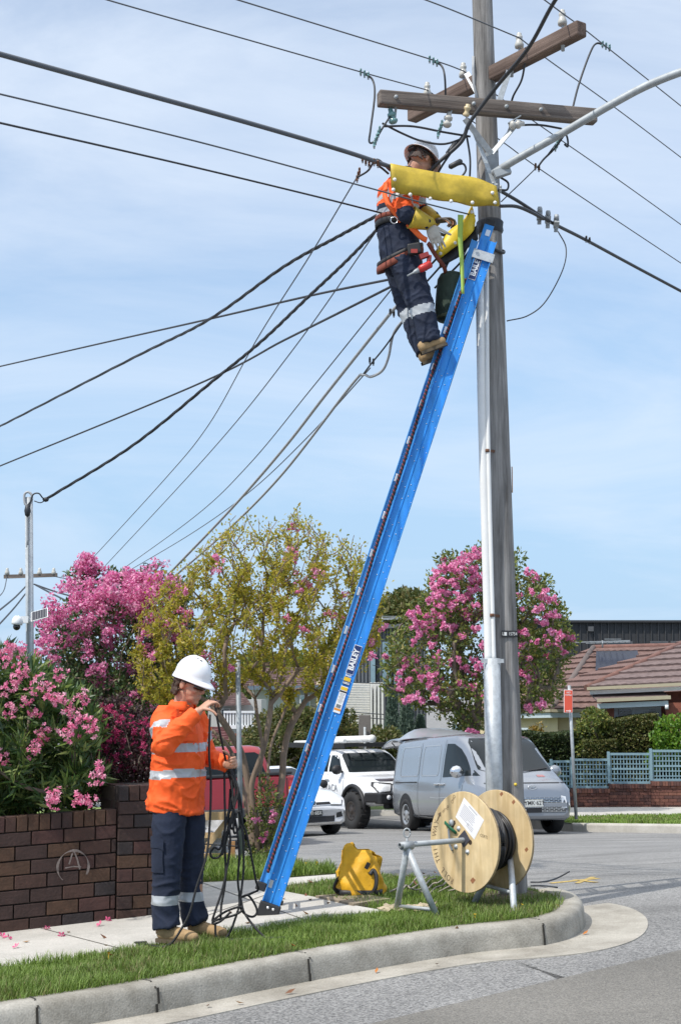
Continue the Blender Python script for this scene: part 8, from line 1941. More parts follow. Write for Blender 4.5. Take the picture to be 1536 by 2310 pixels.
def helmet(M, parent, full_brim=False, name='hard_hat'):
    b = MB(); rows = []; nt_, nphi = 15, 48
    for i in range(nt_ + 4):
        row = []
        for j in range(nphi):
            a = 2 * math.pi * j / nphi; ca, sa = math.cos(a), math.sin(a)
            if i < nt_:
                t = (i / (nt_ - 1)) * math.pi / 2; r = math.sin(t); h = math.cos(t)
                x = 0.128 * r * ca; y = 0.108 * r * sa; z = 0.135 * h ** 0.86 if h > 1e-6 else 0
                rid = math.exp(-(y / 0.022) ** 2) * 0.007 * (1 if t > 0.15 else 0.8) + 0.006 * math.exp(-((abs(y) - 0.062) / 0.010) ** 2) * (1 if -0.05 < x < 0.09 else 0)
                z += rid * max(h, 0.2); x *= 1 + 0.02 * rid
            else:
                k = (i - nt_ + 1) / 4
                if full_brim: e = 0.034 + 0.012 * max(0, ca); x = (0.128 + e * k) * ca; y = (0.108 + e * k) * sa; z = -0.016 * k - 0.010 * k * k
                else:
                    pk = max(0, ca) ** 2.2; e = 0.010 + 0.052 * pk; x = (0.128 + e * k) * ca; y = (0.108 + (0.010 + 0.014 * pk) * k) * sa; z = -0.026 * k * (1 - 0.2 * pk) - 0.012 * pk * k * k - 0.014 * k * max(0, -ca)
            row.append(M @ V((x, y, z)))
        rows.append(row)
    n = nphi; vs = [p for r in rows for p in r]
    b.add(vs, [(i * n + j, (i + 1) * n + j, (i + 1) * n + (j + 1) % n, i * n + (j + 1) % n) for i in range(len(rows) - 1) for j in range(n)], 0, True)
    o = b.build(name, M_hat, parent); sd = o.modifiers.new('t', 'SOLIDIFY'); sd.thickness = 0.004; sd.offset = -1
    b = MB()
    for i in range(25):
        pass
    b.tube([M @ V((0.112 * math.cos(a), 0.094 * math.sin(a), -0.018)) for a in [2 * math.pi * i / 24 for i in range(25)]], 0.006, 6, ry=0.012, side=[rt_ for rt_ in [M.to_3x3() @ V((math.cos(2 * math.pi * i / 24), math.sin(2 * math.pi * i / 24), 0)) for i in range(25)]])
    b.box(M @ V((-0.125, 0, -0.035)), (0.03, 0.06, 0.035), M.to_3x3()); b.build('headband', M_blkpl, o)
    if not full_brim:
        for k_ in range(3):
            b = MB(); b.beam(M @ V((-0.02 + 0.028 * k_, -0.034, 0.128 - 0.004 * abs(k_ - 1))), M @ V((-0.004 + 0.028 * k_, -0.034, 0.128 - 0.004 * abs(k_ - 1))), 0.008, 0.004); b.build('vent_slot', M_blkpl, o)
    return o
def boot(parent, heel, toe, ankle, up=V((0, 0, 1)), hshaft=0.14):
    d = (toe - heel); L = d.length; d.normalize(); s = d.cross(up).normalized(); u = s.cross(d)
    b = MB(); P = [heel + d * (L * t) + u * z for t, z in ((0.02, 0.045), (0.14, 0.052), (0.4, 0.052), (0.62, 0.045), (0.82, 0.040), (0.95, 0.036), (1.0, 0.032))]
    b.tube(P, [0.030, 0.040, 0.042, 0.046, 0.048, 0.036, 0.018], 14, ry=[0.034, 0.048, 0.050, 0.043, 0.038, 0.030, 0.018], side=s)
    b.tube([heel + d * L * 0.22 + u * 0.05, ankle], [0.046, 0.050], 12); b.ball(heel + d * L * 0.17 + u * 0.05, 0.042, 10)
    o = link_mesh(remesh(b, 0.007, 5), 'boot', M_boot, parent, V(parent['_base']))
    bs_ = MB(); rows = []
    for t, w in ((0.0, 0.028), (0.06, 0.040), (0.3, 0.040), (0.6, 0.048), (0.82, 0.050), (0.95, 0.036), (1.02, 0.012)):
        rows.append([heel + d * L * t + s * w + u * 0.018, heel + d * L * t + s * w * 1.03 - u * 0.004, heel + d * L * t - s * w * 1.03 - u * 0.004, heel + d * L * t - s * w + u * 0.018])
    n = 4; bs_.add([p for r in rows for p in r], [(i * n + j, i * n + (j + 1) % n, (i + 1) * n + (j + 1) % n, (i + 1) * n + j) for i in range(len(rows) - 1) for j in range(n)]); so = bs_.build('sole', M_sole, o); recalc(so.data)
    lb = MB()
    for k in range(4):
        c = heel + d * L * (0.38 + 0.07 * k) + u * (0.098 - 0.010 * k); lb.tube([c + s * 0.03 - u * 0.008, c + u * 0.004, c - s * 0.03 - u * 0.008], 0.004, 5)
    lb.build('laces', mat('lace_cord', (0.20, 0.13, 0.07), 0.8), o)
    return o

# ---------------------------------------------------------------- standing worker
gA = on_plane(410, 2128); FA = V((0.93, -0.368, 0)).normalized(); LA = V((-FA.y, FA.x, 0))
OA = at(398, 2128, gA.y); OA = V((OA.x, gA.y, zv(OA.x) + 0.03))
def A(x, y, z): return OA + FA * x + LA * y + V((0, 0, z))
pa_ = thing('person', 'worker in orange hi-vis shirt and white helmet standing on the grass, coiling black rope', 'person', tuple(OA))
HM = Matrix((FA, LA, V((0, 0, 1)))).transposed().to_4x4(); HM.translation = A(0.085, -0.01, 1.625); HM = HM @ Matrix.Rotation(R(17), 4, 'Y') @ Matrix.Rotation(R(-4), 4, 'Z')
sR, eR, wR = A(0.0, -0.185, 1.405), A(0.075, -0.36, 1.235), A(0.245, -0.19, 1.455)
sL, eL, wL = A(0.01, 0.185, 1.405), A(0.07, 0.27, 1.14), A(0.275, 0.16, 1.10)
b = MB(); head_parts(b, HM)
b.tube([A(0.0, 0, 1.40), A(0.015, 0, 1.47), HM @ V((-0.022, 0, -0.05))], [0.075, 0.060, 0.058], 14)
b.tube([A(-0.01, 0, 0.90), A(0, 0, 1.05), A(0, 0, 1.25), A(0, 0, 1.38), A(0.0, 0, 1.42)], [0.11, 0.10, 0.115, 0.095, 0.06], 14, ry=[0.15, 0.14, 0.165, 0.15, 0.09], side=FA)
for s_, e_, w_ in ((sR, eR, wR), (sL, eL, wL)): b.tube([s_, s_.lerp(e_, 0.5), e_, e_.lerp(w_, 0.5), w_], [0.050, 0.046, 0.040, 0.036, 0.027], 12); b.ball(s_, 0.052, 10)
for hy, kx, ky, fx in ((-0.09, 0.0, -0.11, -0.025), (0.09, 0.06, 0.11, 0.09)):
    b.tube([A(0, hy, 0.92), A(kx, ky, 0.50), A(fx, ky, 0.10)], [0.085, 0.058, 0.040], 12); b.tube([A(fx - 0.05, ky, 0.07), A(fx + 0.14, ky, 0.05)], [0.035, 0.03], 8)
dR = (A(0.34, -0.15, 1.535) - wR); hand(b, wR, dR, (-V((0, 0, 1)) * 0.9 + FA * 0.1 + LA * 0.5), FA * 0.5 + V((0, 0, 0.6)) - LA * 0.2, 0.85, 1.0)
dL = (A(0.37, 0.12, 1.125) - wL); hand(b, wL, dL, -LA * 0.9 + FA * 0.15, V((0, 0, 1)), 1.15, 1.0)
me = remesh(b, 0.0048, 4, 0.5); paint(me, lambda c: 0); bodyA = link_mesh(me, 'body', M_skin, pa_, OA)
# shirt
b = MB(); Z = [(0.80, -0.025, 0.198, 0.232), (0.86, -0.02, 0.196, 0.232), (0.95, -0.008, 0.186, 0.226), (1.05, 0.0, 0.180, 0.224), (1.16, 0.002, 0.178, 0.226), (1.28, 0.0, 0.168, 0.222), (1.36, 0.0, 0.145, 0.205), (1.42, 0.004, 0.110, 0.165), (1.46, 0.012, 0.080, 0.10), (1.495, 0.022, 0.072, 0.078)]
b.tube([A(x, 0, z) for z, x, r, q_ in Z], [r * (0.90 if z < 1.45 else 1) for z, x, r, q_ in Z], 24, ry=[q_ * (0.90 if z < 1.45 else 1) for z, x, r, q_ in Z], side=FA)
b.tube([A(0.0, -0.14, 1.40), sR, sR.lerp(eR, 0.5), eR, eR.lerp(wR, 0.5), wR.lerp(eR, 0.08)], [0.085, 0.087, 0.085, 0.076, 0.064, 0.052], 16); b.ball(eR, 0.074, 12)
b.tube([A(0.0, 0.14, 1.40), sL, sL.lerp(eL, 0.5), eL, eL.lerp(wL, 0.5), wL.lerp(eL, 0.08)], [0.085, 0.085, 0.078, 0.070, 0.060, 0.052], 16); b.ball(eL, 0.068, 12)
me = remesh(b, 0.008, 5, 0.5); wrinkle(me, 0.013, 3.0, (7, 7, 11))
def pA(c):
    loc = c - OA; z = loc.z; x = loc.dot(FA); y = loc.dot(LA)
    tR, dRr = seg_t(c, sR, eR); tR2, dR2 = seg_t(c, eR, wR); tL, dLl = seg_t(c, sL, eL); tL2, dL2 = seg_t(c, eL, wL)
    armR = (dRr < 0.115 and y < -0.20) or dR2 < 0.095; armL = (dLl < 0.105 and y > 0.20) or (dL2 < 0.09 and x > 0.10)
    if armR: return 1 if (0.40 < tR < 0.62 and dRr < dR2 - 0.0) else 0
    if armL: return 1 if 0.42 < tL < 0.62 and dLl < dL2 else 0
    wv = 0.012 * math.sin(x * 14) - 0.03 * x * (1 if x < 0 else 0.3)
    for zc in (1.205, 1.045):
        if abs(z - wv * 0.8 - zc) < 0.0275: return 1
    return 0
paint(me, pA); shirtA = link_mesh(me, 'shirt', [M_hivis, M_tape], pa_, OA)
# collar, placket, pocket flap
b = MB(); rows = []
for j in range(15):
    a = R(40 + 280 * j / 14); c = A(0.022, 0, 1.495); p = c + FA * math.cos(a) * 0.074 + LA * math.sin(a) * 0.080; q_ = c + FA * (math.cos(a) * 0.098 + 0.004) + LA * math.sin(a) * 0.106 - V((0, 0, 0.045)); rows.append([p + V((0, 0, 0.012)), p.lerp(q_, 0.4) + V((0, 0, 0.008)), q_])
b.grid(rows); o = b.build('collar', M_hivis, shirtA); sd = o.modifiers.new('t', 'SOLIDIFY'); sd.thickness = 0.004
bv = bmesh.new(); bv.from_mesh(me); bvA = BVHTree.FromBMesh(bv); bv.free()
def cloth_strip(bvh, base, F_, L_, rows_, name, m, parent, off=0.004):
    """small cloth piece laid on a garment: rows of (side offset, height) seen from direction F_"""
    out = []
    for row in rows_:
        rr = []
        for y, z in row:
            o_ = base + L_ * y + V((0, 0, z)) + F_ * 1.0 - base * 0; p, n_, i, t = bvh.ray_cast(o_ - OFFS, -F_)
            rr.append((p + n_ * off + OFFS) if p is not None else (rr[-1] if rr else o_ - F_ * 0.8))
        out.append(rr)
    bb = MB(); bb.grid(out); return bb.build(name, m, parent)
OFFS = OA
M_hivd = mat('orange_hivis_seam', (0.62, 0.085, 0.010), 0.8, var=0.1)
cloth_strip(bvA, OA, FA, LA, [[(-0.02, 0.84 + 0.06 * i) for i in range(10)], [(-0.016, 0.84 + 0.06 * i) for i in range(10)]], 'placket', M_hivd, shirtA)
dd_ = (FA * 0.8 - LA * 0.6).normalized()
cloth_strip(bvA, OA, dd_, V((-dd_.y, dd_.x, 0)), [[(-0.06 + 0.02 * j, 1.30 - 0.015 * i) for j in range(7)] for i in range(4)], 'pocket_flap', M_hivis, shirtA, 0.009)
# trousers
b = MB(); b.tube([A(-0.01, 0, 0.80), A(-0.01, 0, 0.90), A(-0.005, 0, 1.0)], [0.116, 0.120, 0.11], 20, ry=[0.155, 0.152, 0.145], side=FA)
b.tube([A(-0.005, -0.085, 0.90), A(-0.01, -0.105, 0.74), A(-0.01, -0.112, 0.52), A(-0.018, -0.112, 0.30), A(-0.02, -0.112, 0.16), A(-0.005, -0.112, 0.085)], [0.112, 0.110, 0.094, 0.086, 0.084, 0.092], 18, side=FA, ry=[0.100, 0.105, 0.092, 0.084, 0.082, 0.088])
b.tube([A(0.005, 0.085, 0.90), A(0.025, 0.105, 0.74), A(0.04, 0.11, 0.52), A(0.045, 0.11, 0.30), A(0.06, 0.112, 0.16), A(0.085, 0.115, 0.085)], [0.110, 0.106, 0.090, 0.080, 0.078, 0.088], 18, side=FA, ry=[0.100, 0.105, 0.092, 0.084, 0.082, 0.088])
me = remesh(b, 0.0085, 4, 0.5); wrinkle(me, 0.009, 8.0, (6, 6, 8), keep=lambda co: 0.6 + 1.1 * np.clip(1 - (co[:, 2] - OA.z) / 0.45, 0, 1))
paint(me, lambda c: 1 if 0.232 < c.z - OA.z < 0.288 else 0); trA = link_mesh(me, 'trousers', [M_navyc, M_tape], pa_, OA)
bv = bmesh.new(); bv.from_mesh(me); bvT = BVHTree.FromBMesh(bv); bv.free()
ddp = (-LA + FA * -0.1).normalized(); lp_ = V((-ddp.y, ddp.x, 0))
cloth_strip(bvT, OA + FA * -0.04, ddp, lp_, [[(-0.055 + 0.018 * j, 0.66 - 0.018 * i - (0.012 * max(0, abs(j - 3.5) - 2))) for j in range(8)] for i in range(5)], 'pocket_flap', M_navyc, trA, 0.014)
cloth_strip(bvT, OA + FA * -0.04, ddp, lp_, [[(-0.05 + 0.0165 * j, 0.585 - 0.03 * i) for j in range(8)] for i in range(6)], 'cargo_pocket', M_navyc, trA, 0.010)
boot(pa_, A(-0.075, -0.112, 0.0), A(0.215, -0.125, 0.0), A(-0.01, -0.112, 0.16)); boot(pa_, A(0.03, 0.115, 0.0), A(0.305, 0.10, 0.0), A(0.085, 0.115, 0.16))
hm = HM @ Matrix.Translation((0.0, 0, 0.050)) @ Matrix.Diagonal((0.97, 0.97, 0.97, 1)) @ Matrix.Rotation(R(3), 4, 'Y'); hA = helmet(hm, pa_)
# hair below the helmet
b = MB(); rgh = random.Random(2)
for k in range(60):
    a = R(rgh.uniform(105, 255)); z = rgh.uniform(-0.085, 0.03); c = V((-0.012 + 0.096 * math.cos(a), 0.080 * math.sin(a), z)); b.ball(HM @ c, rgh.uniform(0.012, 0.020), 8)
for sg in (-1, 1):
    for k in range(6): b.ball(HM @ V((0.018 - 0.004 * k, sg * 0.072, 0.035 - 0.008 * k)), 0.011, 8)
me = remesh(b, 0.006, 2); paint(me, lambda c: 0); link_mesh(me, 'hair', M_hair, pa_, OA)
# dark wrap sunglasses
b = MB(); rows = []
for j in range(13):
    a = R(-62 + 124 * j / 12); x, y = 0.030 + 0.078 * math.cos(a), 0.074 * math.sin(a); e = 0.019 * (1 - 0.25 * (abs(j - 6) / 6) ** 2) * (0.72 if j == 6 else 1); rows.append([HM @ V((x, y, 0.004 + e * 0.65)), HM @ V((x + 0.005, y * 1.02, 0.0)), HM @ V((x, y, -e))])
b.grid(rows); o = b.build('sunglasses', mat('dark_lens', (0.012, 0.012, 0.014), 0.08, var=0, spec=0.9), pa_); sd = o.modifiers.new('t', 'SOLIDIFY'); sd.thickness = 0.003
b = MB()
for sg in (-1, 1): b.tube([HM @ V((0.066, sg * 0.066, 0.012)), HM @ V((0.02, sg * 0.082, 0.012)), HM @ V((-0.012, sg * 0.086, 0.008))], 0.004, 6, ry=0.006)
b.build('temple_arms', M_blkpl, o)

# ---------------------------------------------------------------- rope held by the standing worker
rope = thing('rope', 'tangled black rope hanging from both hands of the standing worker to the grass', 'rope', tuple(A(0.35, 0.1, 0)))
def rp(pts, r=0.0075, nm='rope_run', n=8):
    P = spline([at(x, y, gA.y + d) for x, y, d in pts], n)
    for i, p in enumerate(P):
        gzv = zv(p.x) + 0.02
        if p.z < gzv: P[i] = V((p.x, p.y, gzv))
    b = MB(); b.tube(P, r, 7); return b.build(nm, mat('black_braided_rope', (0.014, 0.014, 0.016), 0.65, var=0.25, scale=90, bump=0.5, bscale=220), rope)
rp([(486, 1578, -.15), (487, 1600, -.16), (498, 1660, -.1), (510, 1718, .05), (514, 1735, .1)])
rp([(474, 1612, -.16), (472, 1700, -.14), (476, 1760, -.12), (474, 1850, -.12), (466, 1930, -.16), (444, 2000, -.2), (428, 2060, -.22), (404, 2105, -.24), (388, 2128, -.24)])
rp([(388, 2128, -.24), (360, 2140, -.22), (330, 2150, -.1), (316, 2152, -.05), (306, 2146, 0), (308, 2132, 0), (320, 2127, 0), (331, 2132, 0), (329, 2145, 0)])
rp([(503, 1735, .1), (506, 1730, .1), (507, 1800, .05), (508, 1870, 0), (500, 1925, 0), (483, 1936, 0), (475, 1926, 0), (484, 1912, 0), (498, 1912, 0), (512, 1850, .03), (526, 1790, .08)])
rp([(518, 1728, .1), (531, 1760, .08), (538, 1785, .06), (530, 1815, .05), (512, 1880, .02), (502, 1920, 0), (503, 1925, 0), (512, 1890, .03), (527, 1830, .05), (522, 1750, .1)])
rp([(515, 1730, .12), (526, 1722, .12), (530, 1745, .12), (522, 1800, .1), (516, 1850, .05), (520, 1900, 0), (512, 1960, -.02), (501, 2010, -.05), (485, 2058, -.08), (480, 2078, -.08), (494, 2074, -.08), (530, 2064, -.06), (548, 2052, -.05), (540, 2046, -.05), (510, 2056, -.06), (484, 2074, -.08), (481, 2084, -.08), (498, 2078, -.1), (520, 2058, -.1)])
rp([(508, 1728, .1), (520, 1760, .1), (528, 1830, .08), (536, 1880, .06), (540, 1930, .05), (537, 1990, .05), (545, 2035, .05), (552, 2060, .02), (578, 2095, -.05), (604, 2118, -.1), (640, 2134, -.12), (686, 2142, -.12)])
rp([(512, 1724, .1), (535, 1770, .1), (541, 1850, .08), (548, 1880, .06), (550, 1950, .05), (546, 2000, .03), (540, 2040, 0), (535, 2060, -.03), (520, 2100, -.06), (502, 2124, -.08), (488, 2112, -.08), (486, 2085, -.08)])
rp([(520, 1738, .1), (540, 1790, .1), (546, 1850, .1), (530, 1880, .05), (528, 1850, .05), (540, 1830, .06), (548, 1860, .08), (556, 1880, .1), (567, 1930, .1), (577, 1985, .12), (583, 2006, .14), (570, 2014, .14), (545, 2024, .1)])
rp([(545, 2024, .1), (560, 2020, .1), (575, 2040, .1), (580, 2058, .1), (570, 2068, .08), (553, 2062, .06), (542, 2045, .05), (540, 2010, .04)])
rp([(502, 1720, .1), (508, 1712, .1), (520, 1712, .11), (527, 1722, .12), (520, 1740, .1), (510, 1738, .08), (505, 1725, .08)], 0.010)
rp([(510, 1716, .08), (518, 1736, .07), (530, 1770, .07), (531, 1800, .07), (519, 1830, .05), (508, 1870, .03), (509, 1980, .0), (500, 2040, -.02), (498, 2070, -.05)])
rp([(522, 1724, .12), (528, 1760, .1), (523, 1800, .1), (530, 1850, .08), (524, 1870, .08), (516, 1850, .08), (518, 1820, .08), (520, 1780, .1)])
rp([(502, 2124, -.08), (530, 2122, -.1), (560, 2120, -.12), (600, 2126, -.14), (640, 2138, -.14)])

# ---------------------------------------------------------------- worker on the ladder
FB = V((0.93, 0.36, 0)).normalized(); LB_ = V((-FB.y, FB.x, 0)); DB = 11.30
def B(px, py, d=0.0): return at(px, py, DB + d)
OB = B(975, 815)
pb2 = thing('person', 'worker in orange and navy with a white full-brim helmet standing high on the ladder', 'person', tuple(OB))
HB = Matrix((FB, LB_, V((0, 0, 1)))).transposed().to_4x4(); HB.translation = B(950, 362); HB = HB @ Matrix.Rotation(R(22), 4, 'Z') @ Matrix.Rotation(R(30), 4, 'Y')
pel, wai, che, nek = B(902, 570), B(893, 500), B(900, 440), B(925, 398)
sR, eR, wR = B(897, 420, -0.19), B(915, 486, -0.26), B(970, 506, -0.20)
sL, eL, wL = B(925, 425, 0.18), B(950, 482, 0.22), B(986, 498, 0.10)
hR, kR, aR = B(910, 585, -0.09), B(950, 690, -0.14), B(970, 775, -0.17)
hL, kL, aL = B(898, 585, 0.09), B(926, 700, 0.10), B(962, 795, -0.01)
b = MB(); head_parts(b, HB); b.tube([che.lerp(nek, 0.6), nek, HB @ V((-0.022, 0, -0.05))], [0.075, 0.060, 0.058], 14)
b.tube([pel, wai, che, che.lerp(nek, 0.6)], [0.11, 0.10, 0.11, 0.07], 14, ry=[0.15, 0.14, 0.16, 0.10], side=FB)
for s_, e_, w_ in ((sR, eR, wR), (sL, eL, wL)): b.tube([s_, s_.lerp(e_, 0.5), e_, e_.lerp(w_, 0.5), w_], [0.050, 0.046, 0.040, 0.036, 0.027], 12); b.ball(s_, 0.052, 10)
for h_, k_, a_ in ((hR, kR, aR), (hL, kL, aL)): b.tube([h_, k_, a_], [0.085, 0.058, 0.040], 12)
hand(b, wR, V((0.35, -0.1, -1)), FB * 0.5 + LB_ * 0.8, FB, 0.35, 1.0, 3.0)
hand(b, wL, V((0.9, 0.1, 0.12)), -V((0, 0, 1)), -LB_, 0.9, 1.0)
me = remesh(b, 0.0055, 4); paint(me, lambda c: 0); link_mesh(me, 'body', M_skin, pb2, OB)
b = MB(); b.tube([pel.lerp(wai, 0.3), wai, wai.lerp(che, 0.5), che, che.lerp(nek, 0.45), che.lerp(nek, 0.78), nek], [0.142, 0.140, 0.146, 0.150, 0.128, 0.09, 0.066], 22, ry=[0.175, 0.18, 0.20, 0.215, 0.20, 0.14, 0.07], side=FB)
for s_, e_, w_ in ((sR, eR, wR), (sL, eL, wL)): b.tube([che.lerp(nek, 0.4).lerp(s_, 0.6), s_, s_.lerp(e_, 0.5), e_, e_.lerp(w_, 0.5), e_.lerp(w_, 0.9)], [0.085, 0.086, 0.080, 0.068, 0.058, 0.050], 16); b.ball(e_, 0.066, 10)
me = remesh(b, 0.008, 5); wrinkle(me, 0.012, 5.0, (8, 8, 11))
zsp = B(900, 478).z; z1, z2 = B(880, 446).z, B(880, 481).z
def pB(c):
    y = (c - che).dot(LB_); x = (c - che).dot(FB)
    t1, d1 = seg_t(c, eR, wR); t2, d2 = seg_t(c, eL, wL); t3, d3 = seg_t(c, sR, eR)
    if (d1 < 0.08 and t1 > 0.02) or (d2 < 0.08 and t2 > 0.02): return 2
    if d3 < 0.11 and y < -0.17: return 2 if t3 > 0.85 else (1 if 0.35 < t3 < 0.52 else 0)
    if c.z > B(900, 396).z and x > -0.1: return 2
    for zz in (z1, z2):
        if abs(c.z - zz - 0.10 * x) < 0.027: return 1
    return 2 if c.z + 0.25 * x < zsp else 0
paint(me, pB); shB = link_mesh(me, 'shirt', [M_hivis, M_tape, M_navyc], pb2, OB)
b = MB(); b.tube([nek + V((0, 0, -0.02)), nek + V((0.005, 0, 0.03)), nek + V((0.012, 0, 0.055))], [0.078, 0.074, 0.070], 16); o = b.build('collar', M_navyc, shB)
b = MB(); b.tube([pel.lerp(wai, 0.75), pel, pel + V((0, 0, -0.09))], [0.146, 0.152, 0.13], 20, ry=[0.185, 0.195, 0.18], side=FB)
for h_, k_, a_, in ((hR, kR, aR), (hL, kL, aL)):
    b.tube([h_, h_.lerp(k_, 0.4), k_, k_.lerp(a_, 0.35), k_.lerp(a_, 0.8), a_], [0.125, 0.118, 0.100, 0.096, 0.088, 0.085], 18, side=FB)
me = remesh(b, 0.0085, 4); wrinkle(me, 0.009, 14.0, (7, 7, 9))
def pT(c):
    tR, d1 = seg_t(c, kR, aR); tL, d2 = seg_t(c, kL, aL)
    return 1 if (d1 < d2 and 0.06 < tR < 0.29) or (d2 <= d1 and 0.06 < tL < 0.27) else 0
paint(me, pT); link_mesh(me, 'trousers', [M_navyc, M_tape], pb2, OB)
boot(pb2, B(950, 800, -0.19), B(1008, 778, -0.17), aR.lerp(kR, 0.1), up=V((0.25, 0, 0.97))); boot(pb2, B(952, 823, -0.02), B(1000, 806, 0.0), aL.lerp(kL, 0.05), up=V((0.2, 0, 0.98)))
hb_ = HB @ Matrix.Translation((0.002, 0, 0.038)) @ Matrix.Rotation(R(2), 4, 'Y'); helmet(hb_, pb2, True)
b = MB()
for k in range(110):
    a = R(rgh.uniform(98, 262)); z = rgh.uniform(-0.06, 0.04); b.ball(HB @ V((-0.010 + 0.098 * math.cos(a), 0.080 * math.sin(a), z)), 0.011, 6)
me = remesh(b, 0.006, 2); paint(me, lambda c: 0); link_mesh(me, 'hair', mat('short_grey_hair', (0.085, 0.06, 0.05), 0.8, var=0.4, scale=60, bump=0.6, bscale=80), pb2, OB)
b = MB()
for sg in (-1, 1): b.ball(HB @ V((0.083, sg * 0.031, -0.004)), 0.012, 10)
b.build('eyes', mat('eye_white', (0.6, 0.58, 0.55), 0.3, var=0), pb2)
# gloves: yellow gauntlet and pale glove on the near hand, dark glove on the far one
b = MB(); b.tube([eR.lerp(wR, 0.22), eR.lerp(wR, 0.6), wR, wR + V((0.012, 0, -0.02))], [0.088, 0.070, 0.050, 0.042], 16); o = b.build('gauntlet', M_yel, pb2); sd = o.modifiers.new('t', 'SOLIDIFY'); sd.thickness = 0.004
b = MB(); hand(b, wR + V((0.0, 0, -0.01)), V((0.38, -0.1, -1)), FB * 0.5 + LB_ * 0.8, FB, 0.35, 1.28, 3.0); me = remesh(b, 0.0055, 3); paint(me, lambda c: 0); link_mesh(me, 'glove', mat('pale_leather_glove', (0.50, 0.47, 0.41), 0.8, var=0.15, scale=20, bump=0.3), pb2, OB)
b = MB(); hand(b, wL, V((0.9, 0.1, 0.12)), -V((0, 0, 1)), -LB_, 0.9, 1.15); me = remesh(b, 0.0055, 3); paint(me, lambda c: 0); link_mesh(me, 'glove', mat('dark_grey_glove', (0.10, 0.09, 0.085), 0.8, var=0.15), pb2, OB)
b = MB(); b.tube([eL.lerp(wL, 0.25), eL.lerp(wL, 0.7), wL], [0.08, 0.062, 0.045], 14); b.build('gauntlet', M_yel, pb2)
# harness: shoulder straps, belt, thigh straps
M_web = mat('orange_webbing', (0.80, 0.13, 0.02), 0.7, var=0.1); M_webd = mat('rust_webbing', (0.19, 0.045, 0.025), 0.8, var=0.3, scale=30); M_belt = mat('black_belt', (0.018, 0.018, 0.02), 0.6)
har = thing('safety_harness', 'orange and black safety harness worn by the worker on the ladder', 'harness', tuple(pel)); har.parent = None
def loop(c, F_, L_, rx, ry, tilt, m, w, name, parent):
    bb = MB(); n = 28; P, S = [], []
    for i in range(n + 1):
        a = 2 * math.pi * i / n; d = F_ * math.cos(a) * rx + L_ * math.sin(a) * ry; P.append(c + d + V((0, 0, tilt * math.cos(a)))); S.append(d.normalized())
    bb.tube(P, 0.006, 6, ry=w, side=S); return bb.build(name, m, parent)
bpy.data.objects.remove(har)
loop(wai + V((0, 0, -0.03)), FB, LB_, 0.152, 0.19, -0.01, M_belt, 0.034, 'tool_belt', pb2)
loop(wai + V((0, 0, 0.0)), FB, LB_, 0.155, 0.193, -0.015, M_webd, 0.02, 'harness_belt', pb2)
loop(pel + V((0, 0, -0.06)), FB, LB_, 0.170, 0.212, 0.085, M_webd, 0.030, 'thigh_strap', pb2); loop(pel + V((0, 0, -0.02)), FB, LB_, 0.168, 0.208, 0.08, M_belt, 0.018, 'thigh_strap', pb2)
b = MB(); P = spline([B(912, 398, -.12), B(885, 405, -.16), B(868, 432, -.19), B(874, 458, -.23), B(892, 482, -.24), B(905, 500, -.22)], 6); b.tube(P, 0.006, 6, ry=0.022, side=[V((-0.4, -0.9, 0.1))] * len(P)); b.build('shoulder_strap', M_web, pb2)
b = MB(); P = spline([B(930, 398, .12), B(880, 408, .10), B(862, 440, .06), B(862, 480, .02)], 6); b.tube(P, 0.006, 6, ry=0.022, side=[V((-0.9, -0.3, 0.1))] * len(P)); b.build('shoulder_strap', M_web, pb2)
b = MB(); P = spline([B(920, 505, -.23), B(935, 520, -.24), B(950, 535, -.24), B(962, 542, -.22)], 5); b.tube(P, 0.007, 6, ry=0.026, side=[V((0.2, -0.95, 0.1))] * len(P)); b.build('front_strap', M_webd if False else M_web, pb2)
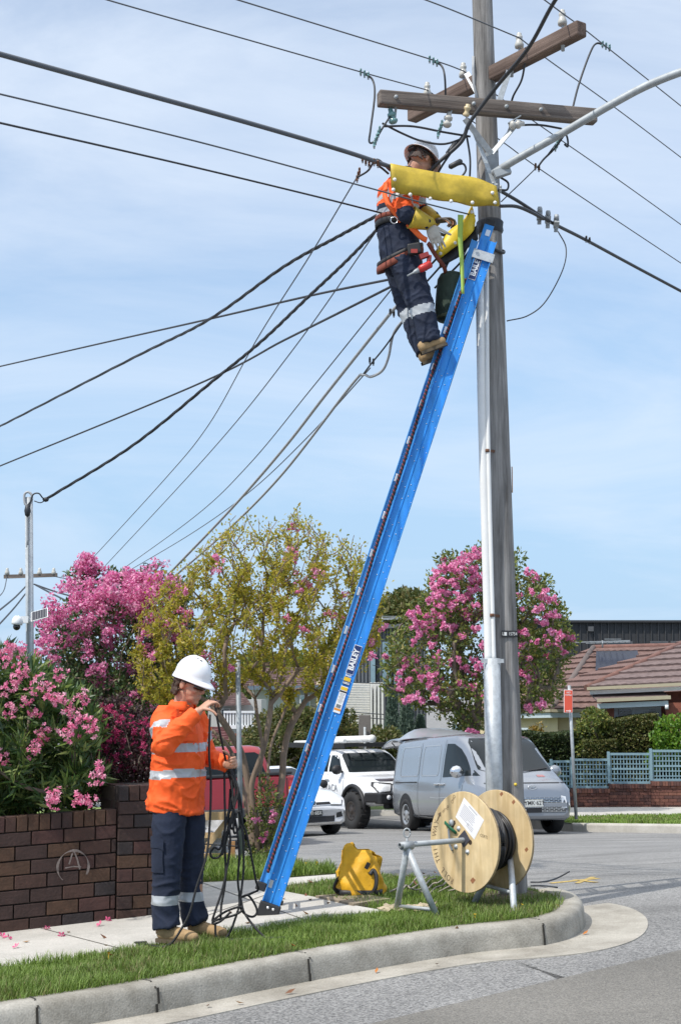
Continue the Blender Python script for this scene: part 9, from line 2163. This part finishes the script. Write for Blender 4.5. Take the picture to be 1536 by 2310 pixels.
b = MB(); b.tube([B(889, 497, -.23) + V((0.026 * math.cos(a), -0.004, 0.026 * math.sin(a))) for a in [i * math.pi / 8 for i in range(17)]], 0.005, 6); b.build('belt_ring', M_chrome, pb2)
b = MB(); b.box(B(934, 562, -.26), (0.10, 0.06, 0.085), Matrix.Rotation(R(-10), 3, 'Y')); b.build('belt_pouch', M_belt, pb2, bevel=0.012)
b = MB(); b.box(B(934, 566, -.293), (0.05, 0.004, 0.03)); b.build('pouch_label', mat('red_label', (0.35, 0.04, 0.03), 0.6), pb2)
dr = thing('power_drill', 'red and black cordless drill hanging at the thigh of the worker on the ladder', 'drill', tuple(B(955, 600, -.25)))
b = MB(); c_ = B(958, 602, -.27); dx_ = V((-0.80, 0, -0.42)).normalized(); b.tube([c_ - dx_ * 0.055, c_ - dx_ * 0.045, c_ + dx_ * 0.03, c_ + dx_ * 0.05], [0.022, 0.030, 0.030, 0.022], 12); b.build('motor_housing', mat('red_plastic', (0.50, 0.03, 0.025), 0.4), dr)
b = MB(); b.tube([c_ + dx_ * 0.05, c_ + dx_ * 0.085, c_ + dx_ * 0.10, c_ + dx_ * 0.15], [0.020, 0.016, 0.007, 0.006], 10); b.build('chuck', M_galvd, dr)
b = MB(); b.tube([c_ - dx_ * 0.03, c_ - dx_ * 0.04 + V((0.02, 0, -0.0)) + V((-0.02, 0, 0.07))], [0.018, 0.018], 10); b.box(c_ + V((-0.005, 0, 0.085)), (0.07, 0.05, 0.035), Matrix.Rotation(R(-20), 3, 'Y')); b.build('grip', mat('dark_red_plastic', (0.28, 0.03, 0.025), 0.5), dr)
b = MB(); P = spline([B(965, 548, -.22), B(985, 580, -.12), B(1000, 600, -.05), B(1005, 615, 0.0)], 5); b.tube(P, 0.006, 6, ry=0.02, side=[V((0.3, -0.9, 0))] * len(P)); b.build('lanyard', M_webd, pb2)
b = MB(); P = spline([B(975, 515, -.1), B(1000, 530, -.02), B(1030, 528, .0), B(1060, 512, .05)], 5); b.tube(P, 0.012, 6); o = b.build('cable_lead', M_blk); tag(o, 'black cable held between the gloves of the upper worker and the pole', 'cable')
